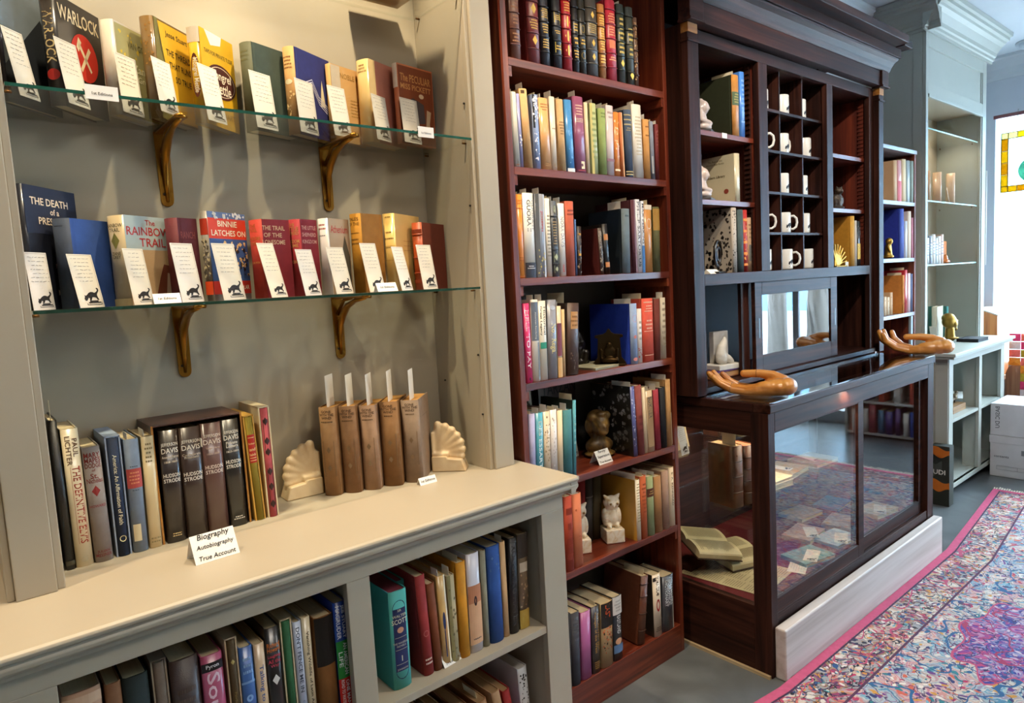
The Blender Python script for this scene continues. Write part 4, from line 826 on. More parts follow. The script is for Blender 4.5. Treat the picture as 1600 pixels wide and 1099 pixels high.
shelf_row('K3', 'on mahogany third shelf', [
 ('tall orange jacketed book', '#e0852e', 'j', [('d', .88, .94, '#b05a1c', 3), ('b', .83, .84, '#b05a1c'), ('d', .2, .26, '#b05a1c', 2), ('b', .02, .03, '#b05a1c')], {'slip': True}),
 ('wide white book titled sideways', '#e0dcd2', 'j', [('v', 'GUORA II', .55, .92, .36, '#5c5a58', .45), ('v', 'GUORA IT', .56, .92, .22, '#a4a09a', .82), ('b', 0, .18, '#2e2c34'), ('d', .1, .15, '#d8d4cc', 2)], {'slip': True}),
 ('grey pictorial jacketed book', '#8e9096', 'j', [('b', 0, 1, '#5c5e60', 0, .35), ('v', 'JOSEPH', .4, .95, .28, '#b2424a', .6), ('b', 0, 1., '#cfd4dc', .78, .98), ('sn', .02, .35, '#c8b878', 14)], {'slip': True}),
 ('cream jacketed book with fine print', '#e4dccb', 'j', [('d', .25, .8, '#8d8676', 12)], {'slip': True}),
 ('dark grey book with ornate panels', '#4c525a', 'l', [('r', (.17, .36, .8), '#3a3f46'), ('f', .05, .15, '#98a080'), ('x', .1, .006, '#b0b490'), ('f', .19, .33, '#98a080'), ('x', .26, .008, '#b0b490'), ('b', .4, .76, '#3c3c3c', .2, .7), ('d', .42, .74, '#b09870', 9), ('o', .89, .05, .2, '#9aa08c')], {'slip': True}),
 ('white jacketed book with pencil lettering', '#e6e2d8', 'j', [('v', 'NORA DAVIS', .4, .82, .5, '#8e8e96'), ('v', 'noel', .06, .16, .3, '#c84a44')], {'slip': True}),
 ('brick red cloth book', '#a8523c', 'c', [('d', .8, .9, '#8a3c2c', 2)]),
 ('thin blue book', '#4e6c98', 'c', []),
 ('small black mottled leather book', '#2c2420', 'l', [('b', .4, .45, '#c08a30', .2, .8), ('b', .82, .86, '#c08a30', .2, .8), ('sn', .05, .9, '#7a6450', 26)]),
 ('small speckled book beside dark red boards', '#4a3f38', 'l', [('sn', .05, .95, '#9a8e80', 40)], {'board': '#4a1512', 'd': .19}),
 ('small black book with tan label', '#1d1a18', 'l', [('b', .68, .8, '#b87844', .1, .9), ('b', .14, .24, '#b87844', .1, .9)], {'d': .17}),
 ('blue-grey cloth book with black boards', '#68767c', 'c', [('d', .86, .92, '#4c585c', 1)], {'board': '#17222a', 'd': .16, 'slip': (.02, .06, .03, .4)}),
 ('maroon book with mauve spine', '#5a3038', 'c', [('b', 0, 1, '#8a6a72', .5, 1.)], {'slip': (.03, .07, .012, .5), 'd': .17}),
 ('white book with black print', '#dcdce0', 'j', [('v', 'PHILIP SARTORIUS', .08, .97, .5, '#2c2c34')]),
 ('blue and white lettered book', '#d8dce4', 'j', [('b', 0, .38, '#3c6ea4'), ('v', 'MAX PERKINS', .4, .97, .66, '#3c3c48')]),
 ('orange-tan mylar covered book', '#c88a4c', 'j', [('o', .72, .08, .3, '#efe6da'), ('b', .93, 1., '#e8d8c0')], {'slip': (.01, .07, .02, .7)}),
 ('olive book with tan upper half', '#5c5a38', 'c', [('b', .64, .97, '#a8803c')])],
 'books on the third shelf', .15)
shelf_row('K4', 'on mahogany fourth shelf', [
 ('hot pink book lettered white', '#d83468', 'j', [('v', 'HELL TO PAY', .14, .96, .5, '#f4e4e8'), ('x', .05, .004, '#3a1820')]),
 ('cream book with grey spine panel', '#e2d8c6', 'j', [('b', .5, .97, '#6a7078', .0, .95), ('v', 'American Rendering', .52, .85, .24, '#e0dcd0'), ('b', .02, .48, '#7c7e80', .7, .98)], {'slip': True}),
 ('cream book with green block', '#e4dac4', 'j', [('v', 'Great Legacy', .55, .95, .3, '#4c4634', .25), ('v', 'Historical', .55, .95, .3, '#4c4634', .7), ('b', .4, .48, '#2e8a68', .1, .9)], {'slip': True}),
 ('grey mylar jacketed book', '#8c8c92', 'j', [('v', 'Noll Regal', .32, .7, .7, '#e0cf8a'), ('o', .9, .03, .3, '#cfcfd6')]),
 ('maroon panelled cream book', '#e0c8a4', 'j', [('b', .3, .76, '#7c3c44', .0, .95), ('b', .0, .28, '#d8a868')], {'slip': True}),
 ('thin tan book', '#cfae7c', 'c', []),
 ('worn dark brown leather book', '#4e3a30', 'l', [('b', .64, .88, '#c08a50', .2, .8), ('sn', .05, .6, '#6a5446', 12), ('d', .66, .84, '#8d6234', 3)], {'slip': (.03, .08, .035, .2)}),
 ('royal blue book with pale spine', '#8ea0be', 'c', [('o', .75, .06, .3, '#c87c72'), ('o', .45, .03, .2, '#c87c72'), ('o', .08, .03, .3, '#c87c72')], {'board': '#20399a', 'd': .2, 'slip': (.01, .08, .018, .4)}),
 ('white book flecked with red', '#e4dccf', 'j', [('sn', .1, .3, '#b8504c', 9), ('d', .4, .8, '#b0a694', 4)]),
 ('wide orange-red cloth book', '#d2523c', 'c', [('b', .93, .95, '#efb89a', .1, .9), ('d', .78, .9, '#efb89a', 3), ('d', .5, .68, '#efb89a', 3), ('b', .48, .49, '#efb89a', .1, .9), ('b', .1, .11, '#efb89a', .1, .9)], {'slip': (.02, .09, .02, .3)}),
 ('chestnut brown cloth book', '#6e3126', 'c', []),
 ('cream-grey paper book', '#cfc4ac', 'p', [('d', .2, .95, '#a09480', 8)], {'slip': True})],
 'books on the fourth shelf', .15)
shelf_row('K5', 'on mahogany fifth shelf', [
 ('lavender grey book', '#aaa6c4', 'c', [], {'slip': True, 'page': '#d8b890'}),
 ('teal book lettered white sideways', '#4f9ca8', 'j', [('v', 'DES ESSARTS', .15, .93, .4, '#e4f0ee')], {'slip': True}),
 ('cream book with brown mottling', '#dfc9a8', 'j', [('sn', .3, .95, '#a88e6c', 30)], {'slip': True}),
 ('white book with faint pattern', '#e4dad0', 'j', [('sn', .05, .95, '#c8b8ac', 24)], {'slip': True}),
 ('slim cream paper book', '#e2c9a0', 'p', [], {'slip': True}),
 ('teal cloth book', '#43797c', 'c', [], {'slip': True}),
 ('tall turquoise book', '#5fa4ae', 'c', [('d', .4, .8, '#8cc4c8', 5)], {'board': '#2c3c34', 'slip': (.01, .06, .02, .2), 'd': .16}),
 ('large book with leafy black boards', '#5a5f92', 'j', [('sn', .1, .95, '#c4c8e0', 20), ('ln', .05, .98, '#6c6c66', 60), ('ln', .4, .95, '#98989a', 38)], {'board': '#1a1c1a', 'd': .2, 'slip': (.01, .09, .015, .5)}),
 ('rust red cloth book', '#84403a', 'c', [('d', .3, .6, '#6a2e2a', 3)]),
 ('slim cream book', '#e2cda8', 'p', []),
 ('tan book with grey title panel', '#cdb28c', 'j', [('b', .08, .9, '#a88a66', .1, .9), ('v', 'SUMNER', .55, .9, .5, '#5c5c58')], {'slip': True}),
 ('crimson cloth book', '#94303a', 'c', [], {'slip': True}),
 ('black cloth book', '#23252a', 'c', [], {'slip': (.01, .07, .02, .4)}),
 ('tall light brown book', '#b88c5a', 'c', [('b', .02, .5, '#e0c8a0', .75, 1.)], {'slip': (.01, .07, .018, .5)})],
 'books on the fifth shelf', .16)
shelf_row('K6', 'on mahogany sixth shelf', [
 ('dark rust cloth book', '#9a3a24', 'c', [('d', .1, .9, '#86301c', 4)], {'slip': (.01, .05, .02, .4)}),
 ('terracotta paper-covered book', '#c06a42', 'p', [('sn', .1, .9, '#a85634', 8)], {'slip': (.02, .05, .03, .3), 'page': '#e8dcc6'}),
 ('deep red book set back', '#8a2420', 'c', [], {'d': .11}),
 ('charcoal book set back', '#454440', 'c', [('b', .7, .72, '#6a6860')], {'d': .11}),
 ('dark olive book set back', '#4e442c', 'c', [], {'d': .11}),
 ('yellow-ochre book with cream spine', '#e2d5b8', 'j', [('d', .3, .95, '#a89a74', 14)], {'board': '#b98a34', 'd': .2, 'slip': (.01, .12, .02, .4)}),
 ('orange-brown cloth book', '#b0572f', 'c', [('d', .4, .9, '#94441f', 8)], {'slip': True}),
 ('green book with brown label', '#8b9468', 'c', [('b', .66, .8, '#5a3020', .0, 1.), ('d', .69, .77, '#b09050', 2)], {'slip': (.01, .07, .02, .3)}),
 ('light brown cloth book', '#a07448', 'c', [], {'slip': (.01, .07, .016, .3)}),
 ('mushroom brown cloth book', '#a0806a', 'c', []),
 ('cream book with vertical title', '#dcc4a0', 'p', [('v', 'S. A. KENNARD', .35, .92, .3, '#5a4a3c')])],
 'books on the sixth shelf', .18)
K7 = ROWS['K7'][1]; _lean = K7.pop(6)
shelf_row('K7', 'on mahogany bottom shelf', [
 ('thin black book', '#2a2a2c', 'c', []),
 ('charcoal grey cloth book', '#3f4046', 'c', [('d', .6, .95, '#5a5c62', 5)]),
 ('mauve pink jacketed book', '#a8588a', 'j', []),
 ('black book with gold vertical title', '#2c2628', 'j', [('v', 'Voyages of the West', .3, .92, .34, '#b0884a', .4), ('v', 'ATLANTIC SEA', .3, .92, .22, '#b0884a', .75), ('d', .06, .18, '#b0884a', 4)], {'slip': True}),
 ('tan book with orange and black art', '#b29468', 'j', [('b', .62, 1., '#241f1c'), ('v', 'LAST', .76, .97, .4, '#d0582c', .5), ('sn', .2, .62, '#d0683c', 34), ('sn', .25, .6, '#241f1c', 20)]),
 ('white-topped black pictorial book', '#20242c', 'j', [('b', .72, 1., '#d8d6d2'), ('v', 'EASTLAND', .42, .7, .4, '#d8dce0', .55), ('o', .3, .05, .35, '#c89878'), ('b', .12, .25, '#5c7ca4'), ('d', .76, .95, '#a8a6a2', 4)]),
 ('cream book with red figure', '#dccab0', 'j', [('v', 'SOMA IDEAS', .66, .96, .5, '#4a3a30'), ('o', .5, .1, .22, '#a0201c'), ('x', .68, .005, '#3a2a24'), ('d', .08, .16, '#5a4a40', 3), ('b', .9, .96, '#3a3430', .0, .3)], {'board': '#3a352e', 'd': .2}),
 ('dark grey dictionary lettered white', '#46484e', 'j', [('v', 'CHAMBERS', .45, .93, .2, '#d8d8d8', .72), ('v', 'BIOGRAPHICAL', .45, .93, .2, '#d8d8d8', .5), ('v', 'DICTIONARY', .45, .93, .2, '#d8d8d8', .28)])],
 'books on the bottom shelf', .18)
book((1.868, 1.600, .115), .042, .262, .19, '#5c3420', 'l', [('r', (.2, .45, .7, .88), '#3c2014')], board='#6a3820', lean=7, rz=math.radians(-2), label='brown leather book leaning with bare cover turned out, bottom shelf of mahogany bookcase', slip=(.01, .1, .02, .6), group='books on the bottom shelf')
# books on the grey counter
shelf_row('C1', 'on grey counter', [
 ('tall black album', '#1e1c18', 'l', [('b', .03, .06, '#4a4432')], {'slip': (.02, .01, .04, .5), 'd': .148}),
 ('tall ivory book lettered red', '#e4d2ac', 'j', [('v', 'THE DEFINITIVE ELVIS', .17, .73, .44, '#a03424', .62), ('v', 'PAUL', .80, .93, .3, '#6a4a34', .72), ('v', 'LICHTER', .74, .95, .3, '#6a4a34', .32), ('o', .05, .016, .2, '#b0a080'), ('b', .17, .73, '#a8503c', .86, .88), ('b', .17, .73, '#a8503c', .30, .32)], {'d': .148}),
 ('warm grey cloth book lettered maroon', '#8c8078', 'c', [('h', 'MARY', .93, .011, '#7a2a24'), ('h', 'MAPES', .885, .011, '#7a2a24'), ('h', 'DODGE', .84, .011, '#7a2a24'), ('h', 'of', .80, .006, '#7a2a24'), ('h', 'St.', .75, .011, '#7a2a24'), ('h', 'Nicholas', .71, .011, '#7a2a24'), ('x', .62, .008, '#8a2c28'), ('h', 'HOWARD', .49, .006, '#8a2c28'), ('h', 'JULIAN', .09, .007, '#7a2a24'), ('h', 'MESSNER', .06, .007, '#7a2a24')], {'d': .148}),
 ('navy book in pale blue slipcase', '#1f2a40', 'c', [('v', 'America: An Affirmation of Faith', .27, .86, .36, '#d8cfae'), ('o', .15, .026, .3, '#d8c890'), ('o', .15, .012, .1, '#1f2a40')], {'case': '#93a0b4', 'd': .143}),
 ('steel blue book with red label', '#74808f', 'c', [('b', .57, .74, '#b24a44', .0, 1.), ('d', .6, .72, '#d88a60', 4), ('b', .1, .25, '#d8c8a0', .1, .6), ('d', .75, .77, '#4a5460', 1), ('d', .54, .56, '#4a5460', 1)], {'slip': (.01, .04, .012, .3), 'd': .148}),
 ('slim cream jacketed book', '#dcc392', 'j', [('d', .76, .95, '#94805a', 5), ('d', .04, .1, '#94805a', 2)], {'slip': (.01, .05, .014, .3), 'd': .148}),
 ('first dark brown boxed biography volume', '#2c221c', 'j', [('h', 'JEFFERSON', .87, .010, '#e8e0d0'), ('h', 'DAVIS', .82, .012, '#e8e0d0'), ('h', 'American Patriot', .765, .007, '#d0c0a8'), ('h', '1808-1861', .72, .005, '#d0c0a8'), ('h', 'HUDSON', .60, .009, '#e8e0d0'), ('h', 'STRODE', .555, .009, '#e8e0d0'), ('d', .05, .09, '#c8a870', 2)], {'d': .143}),
 ('second brown boxed biography volume', '#382a22', 'j', [('h', 'JEFFERSON', .87, .010, '#e8e0d0'), ('h', 'DAVIS', .82, .012, '#e8e0d0'), ('h', 'Confederate', .755, .006, '#b8a890'), ('h', 'President', .73, .006, '#b8a890'), ('h', 'HUDSON', .58, .009, '#e8e0d0'), ('h', 'STRODE', .535, .009, '#e8e0d0')], {'d': .143, 'slip': (-.012, .03, -.05, .97)}),
 ('third reddish brown boxed biography volume', '#5c4038', 'j', [('h', 'JEFFERSON', .88, .010, '#e0d0c0'), ('h', 'DAVIS', .83, .012, '#e0d0c0'), ('h', 'Tragic Hero', .77, .006, '#c8b09c'), ('h', '1864-1889', .72, .005, '#c8b09c'), ('h', 'HUDSON', .60, .009, '#e0d0c0'), ('h', 'STRODE', .555, .009, '#e0d0c0')], {'d': .143}),
 ('fourth black boxed biography volume', '#23201b', 'j', [('h', 'JEFFERSON', .88, .010, '#e8e0d0'), ('h', 'DAVIS', .835, .012, '#e8e0d0'), ('h', 'Private', .785, .007, '#e0d8c8'), ('h', 'Letters', .755, .007, '#e0d8c8'), ('h', '1823-1889', .705, .005, '#d0c8b8'), ('h', 'HUDSON', .61, .009, '#e8e0d0'), ('h', 'STRODE', .565, .009, '#e8e0d0'), ('d', .06, .1, '#d0c8b8', 2)], {'d': .143}),
 ('olive-gold book with red label in yellow slipcase', '#83701f', 'c', [('b', .56, .83, '#b02a1c', .0, 1.), ('h', 'Ferdinand', .745, .012, '#e8c88a'), ('h', 'and', .69, .008, '#e8c88a'), ('h', 'Isabella', .64, .011, '#e8c88a'), ('b', .58, .585, '#e8c88a', .05, .95), ('b', .605, .61, '#e8c88a', .05, .95), ('b', .80, .805, '#e8c88a', .05, .95)], {'case': '#c8963c', 'd': .143}),
 ('rose red book with black chain ornament in cream slipcase', '#a8484c', 'c', [('f', .58, .9, '#3a2420'), ('x', .88, .007, '#3a2420'), ('x', .70, .007, '#3a2420'), ('x', .60, .007, '#3a2420'), ('f', .1, .45, '#3a2420'), ('x', .42, .007, '#3a2420'), ('x', .28, .007, '#3a2420'), ('x', .12, .007, '#3a2420')], {'case': '#dcc9a0', 'd': .143})],
 'books standing at the left of the grey counter', .148)
t = thing('slipcase', 'dark brown leather slipcase holding four biography volumes on grey counter', 'slipcase', (.325, 1.684, .951))
m = MB(); W_, H_, D_ = .2005, .277, .149
m.box(0, .0035, 0, D_, .0002, H_).box(W_ - .0035, W_, 0, D_, .0002, H_).box(0.0035, W_ - .0035, 0, D_, H_ - .0035, H_).box(.0035, W_ - .0035, D_ - .0035, D_, .0002, H_ - .0035)
m.obj('case_shell', plain('#4a2a1c', 'leather'), t, .0008)
for x in (0, W_ - .0035): MB().box(x - .0004, x + .0039, -.0006, .0006, .0002, H_ + .0004).obj('gilt_edge', plain('#a8702c', 'leather'), t)
GW = [(.748, 1.742, '#8c6844', -45), (.797, 1.722, '#7c5a3c', -44), (.848, 1.702, '#94745a', -43), (.904, 1.690, '#7e5a36', -42), (.964, 1.672, '#86705c', -44)]
GL = ['GONE', 'WITH THE', 'WIND']
for i, (x, y, c, rr) in enumerate(GW):
    hs = (.247, .244, .24, .243, .240)[i]
    book((x, y, .951), (.0455, .047, .046, .053, .052)[i], hs, (.115, .118, .13, .135, .138)[i], c, 'c', [('h', GL[0], .95, .007, '#4a3626'), ('h', GL[1], .915, .007, '#4a3626'), ('h', GL[2], .88, .007, '#4a3626'), ('d', .82, .85, '#5c452f', 1), ('f', .22, .62, '#725a40'), ('x', .52, .006, '#725a40'), ('x', .32, .006, '#725a40'), ('cd', .25, .8, .75, .8, '#6a5440', 1)],
         page='#c08a44', rz=math.radians(rr), label=f'thick faded brown cloth novel, {ORD[i]} from left between the fan bookends', slip=(.006, .058, .085, .5), seed=1, group='matching brown novels between the fan bookends')
# lower bays
shelf_row('L2', 'in grey cabinet right lower bay', [
 ('large turquoise volume with navy oval', '#4fa89a', 'p', [('b', .18, .82, '#242a52', .14, .86), ('o', .82, .085, .36, '#242a52'), ('o', .18, .085, .36, '#242a52'), ('h', 'SIR', .80, .006, '#c8c0a0'), ('h', 'WALTER', .745, .007, '#c8c0a0'), ('h', 'SCOTT', .69, .012, '#d8d0b0'), ('o', .60, .03, .18, '#c08a6a'), ('b', .525, .53, '#a8a088', .18, .82), ('h', 'THE WAVERLEY', .47, .005, '#b8b098'), ('h', 'NOVELS', .44, .005, '#b8b098'), ('b', .40, .405, '#a8a088', .18, .82), ('h', '1', .31, .014, '#c8c0a0'), ('b', .25, .255, '#a8a088', .18, .82), ('h', 'JOHNSON', .2, .006, '#b8b098')], {'board': '#2f8a86', 'page': '#7a2a34', 'd': .17}),
 ('turquoise volume set back behind its mate', '#4fa89a', 'p', [('b', .18, .82, '#242a52', .14, .86), ('o', .82, .085, .36, '#242a52'), ('h', 'SCOTT', .66, .012, '#d8d0b0'), ('o', .58, .03, .18, '#c08a6a')], {'page': '#7a2a34', 'd': .15}),
 ('slanting dark red cloth book', '#96302c', 'c', [('o', .42, .03, .25, '#b8685a'), ('d', .1, .18, '#e0c0b0', 2)]),
 ('slanting chestnut book', '#7a3f20', 'c', []),
 ('tan book with blue peacock feather', '#d2a45e', 'j', [('o', .5, .1, .18, '#28305c'), ('b', .1, .4, '#28305c', .42, .54), ('b', 0, 1, '#ecdcb8', .8, 1.)], {'slip': True}),
 ('mottled cream and green book', '#b8a880', 'p', [('b', 0, 1, '#8d8256', 0, .4), ('sn', .05, .9, '#6e6648', 14)], {'slip': True}),
 ('bright orange-yellow book', '#d08a1e', 'c', [], {'slip': (.01, .07, .015, .4)}),
 ('white book with desert picture', '#d8d2d6', 'j', [('b', .08, .5, '#d0a078'), ('b', .5, .68, '#b87a54'), ('o', .52, .05, .12, '#3a2a28'), ('d', .12, .15, '#5a4a40', 1)]),
 ('slim grey-olive book', '#8f8a72', 'c', []),
 ('blue cloth book', '#2c4f8e', 'c', [('sn', .75, .9, '#5878ac', 8)]),
 ('slim tan book', '#cfa470', 'p', [], {'slip': True}),
 ('black book with embossed vertical title', '#17171a', 'l', [('v', 'ROUGHING HAVEN', .08, .92, .5, '#4a4846'), ('b', .95, .96, '#5a5650', .1, .9)]),
 ('mottled brown pictorial book', '#6a563c', 'j', [('b', .0, .2, '#a88a3c'), ('b', .6, .7, '#c8b8a0', .1, .9), ('sn', .2, .6, '#a88c6c', 14), ('b', .75, 1., '#3c342c')])],
 'books in the right lower bay', .16)
shelf_row('L1', 'in grey cabinet left lower bay', [
 ('pale tan book', '#b0886a', 'p', [('b', .9, .97, '#c8a484')]),
 ('small brown book', '#7a5436', 'c', []),
 ('black-green cloth book', '#1d2622', 'c', [('d', .6, .8, '#34403a', 3)]),
 ('dark book in grey-tan slipcase', '#6a5a4a', 'c', [], {'case': '#8d7a64'}),
 ('wide dark brown book', '#3c2c24', 'l', [('d', .5, .8, '#54443a', 4)]),
 ('rose pink book lettered white', '#a84a64', 'j', [('v', 'Southern', .05, .86, .6, '#e8c4cc'), ('b', .87, .94, '#231c20'), ('h', 'Pyron', .905, .010, '#f0ece8')]),
 ('olive-brown book in pale slipcase', '#4c3a1e', 'c', [('x', .83, .004, '#b09858'), ('v', 'Fairfax Letters', .2, .75, .3, '#7a6638')], {'case': '#b89a78'}),
 ('denim blue jacketed book', '#3c5f96', 'j', [('d', .75, .92, '#86a4cc', 3), ('o', .55, .03, .25, '#8cacd0'), ('b', .68, .7, '#7c9cc4')]),
 ('light tan book lettered blue', '#d4b28a', 'j', [('v', 'Talking to Animals', .1, .9, .5, '#34588e')]),
 ('black book lettered orange', '#1f1c1c', 'j', [('h', 'Richard', .86, .010, '#d8742c'), ('h', 'Howard', .82, .010, '#d8742c'), ('h', 'Laughing', .765, .009, '#c03c4c'), ('h', 'All the', .725, .009, '#c03c4c'), ('h', 'Way', .685, .009, '#c03c4c'), ('x', .57, .008, '#e0dcd4')]),
 ('green book in cream slipcase', '#2c5c34', 'c', [('x', .2, .006, '#b8a860')], {'case': '#cbb892'}),
 ('pale blue-grey book', '#b4bccc', 'j', [('v', "DON'T FENCE ME IN", .38, .95, .45, '#3a4252'), ('v', 'Dale Perry', .1, .34, .3, '#7c86a0')]),
 ('slim cream book with brown title', '#d8c6a0', 'j', [('v', 'Vanishing Wildlife of Latin America', .05, .93, .42, '#3a2f22')]),
 ('black over tan cloth book', '#8a5a2c', 'c', [('b', .55, 1., '#1f1a16')]),
 ('tricolour blue green and red book', '#1f3f8a', 'j', [('b', .33, .66, '#2c8a3c'), ('b', .0, .33, '#c0281f'), ('v', 'JEB STUART', .68, .97, .3, '#e8e8f0', .66), ('v', 'MAGRUDER', .68, .97, .3, '#e8e8f0', .28), ('v', 'AN AMERICAN', .36, .64, .3, '#e8f0e8', .66), ('v', 'LIFE', .42, .58, .3, '#e8f0e8', .28), ('v', "ONE MAN'S", .05, .31, .28, '#f0e0dc', .66), ('v', 'ROAD TO WATERGATE', .03, .32, .24, '#f0e0dc', .28)])],
 'books in the left lower bay', .16)
# books in the dark cabinet and the far low bookcase
CB = 'left bay of dark cabinet'
def loose(key, i, label, col, kind, deco=(), group=None, **k):
    z, rows = ROWS[key]; r = rows[i]
    return book((r[0], r[2] + k.pop('dy', 0), z), k.pop('t', r[1] * .96), r[3], k.pop('d', .15), col, kind, deco, label=label, group=group, **k)
g = 'books in the dark cabinet'
loose('M1', 0, 'orange spined book with wide dark green boards, top left bay of dark cabinet', '#b87c3a', 'l', [('b', .5, .72, '#4c5a3c'), ('d', .53, .7, '#a89858', 4)], g, board='#2c2f1a', d=.2, slip=(.01, .1, .02, .5), t=.05)
loose('M1', 1, 'sky blue book beside the orange spined one, top left bay of dark cabinet', '#4f86d0', 'j', [('d', .2, .9, '#90b8e8', 10)], g, d=.17)
loose('M2', 0, 'cream book with handwritten jacket in left bay of dark cabinet', '#cdbf9a', 'j', [('lh', 'The Best of the', .5, .90, .008, '#7c6c48', .7), ('lh', 'World\'s Best Books', .5, .84, .008, '#7c6c48', .8), ('lh', 'Modern Library', .5, .56, .014, '#4c4028', .8), ('lo', .78, .24, .06, .05, '#8a3c2c'), ('lh', 'MODERN', .2, .2, .005, '#7c6c48', .25)], g, d=.185, t=.04)
loose('M3', 0, 'black and white patterned book in lowest left bay of dark cabinet', '#a89c8c', 'p', [('sn', .02, .98, '#2a2420', 40), ('ln', .02, .98, '#2a2420', 90)], g, d=.135)
loose('M3', 1, 'black book with grey-green spine in lowest left bay of dark cabinet', '#3c4a48', 'c', [], g, board='#151716', d=.17)
loose('M3', 1, 'red book with orange bands in lowest left bay of dark cabinet', '#a82c24', 'l', [('b', .1, .14, '#d8843c'), ('b', .28, .32, '#d8843c'), ('b', .46, .5, '#d8843c'), ('b', .64, .68, '#d8843c'), ('b', .82, .86, '#d8843c'), ('sn', .1, .9, '#e0a050', 26)], g, d=.15, dy=.0, t=.030).location.x += .044
loose('M3', 2, 'tan book with grey square in lowest left bay of dark cabinet', '#b08a68', 'p', [('b', .2, .5, '#5c5850', .2, .8), ('d', .6, .9, '#8a6a4c', 4)], g, d=.15, t=.028).location.x += .026
loose('N1', 0, 'golden yellow book in lowest right bay of dark cabinet', '#c08a30', 'c', [], g, board='#b57c22', d=.2, t=.045)
loose('N1', 1, 'thin pale book next to the golden one in dark cabinet', '#c8bcae', 'p', [], g)
loose('N1', 2, 'black and yellow book in lowest right bay of dark cabinet', '#28231f', 'j', [('b', .15, .5, '#c8a030'), ('sn', .2, .45, '#28231f', 10), ('sn', .6, .9, '#a89c90', 10)], g)
g = 'books on the far low bookcase'
for k, rows_ in (('S1', [('tan book with side turned out', '#c4a078', 'p', {'d': .2}), ('pink and white book', '#d8a0a4', 'j', {}), ('cream-tan book', '#d8c29a', 'p', {}), ('pale blue-white book', '#b4c4c8', 'j', {}), ('grey-green narrow book', '#9aa89c', 'c', {})]),
                 ('S2', [('royal blue book with wide boards', '#2c3f8c', 'c', {'d': .2, 'board': '#20308e'}), ('pale grey slim book', '#c4ccd4', 'j', {}), ('cream tall book', '#dccbb4', 'p', {}), ('rose narrow book', '#b47888', 'c', {})])):
    sh = {'S1': 'upper shelf of far low bookcase', 'S2': 'middle shelf of far low bookcase'}[k]
    for i, (nm, c, kd, op) in enumerate(rows_):
        loose(k, i, f'{nm}, {ORD[i]} from left on {sh}', c, kd, [('b', .0, .5, '#c05058')] if 'pink' in nm else [], g, t=ROWS[k][1][i][1] * .9, **op)
sh = 'lower shelf of far low bookcase'
for i, (nm, c, kd, op) in enumerate([('orange-tan book with side turned out', '#c07a34', 'c', {'d': .2}), ('red book with white edge', '#b0242c', 'j', {'d': .2}), ('pink-white book', '#e0c4c8', 'j', {}), ('slate blue narrow book', '#60708c', 'c', {})]):
    loose('S3', i + 1, f'{nm}, {ORD[i]} from left on {sh}', c, kd, [], g, t=ROWS['S3'][1][i + 1][1] * .9, slip=(.01, .08, .015, .4) if i < 2 else None, **op)
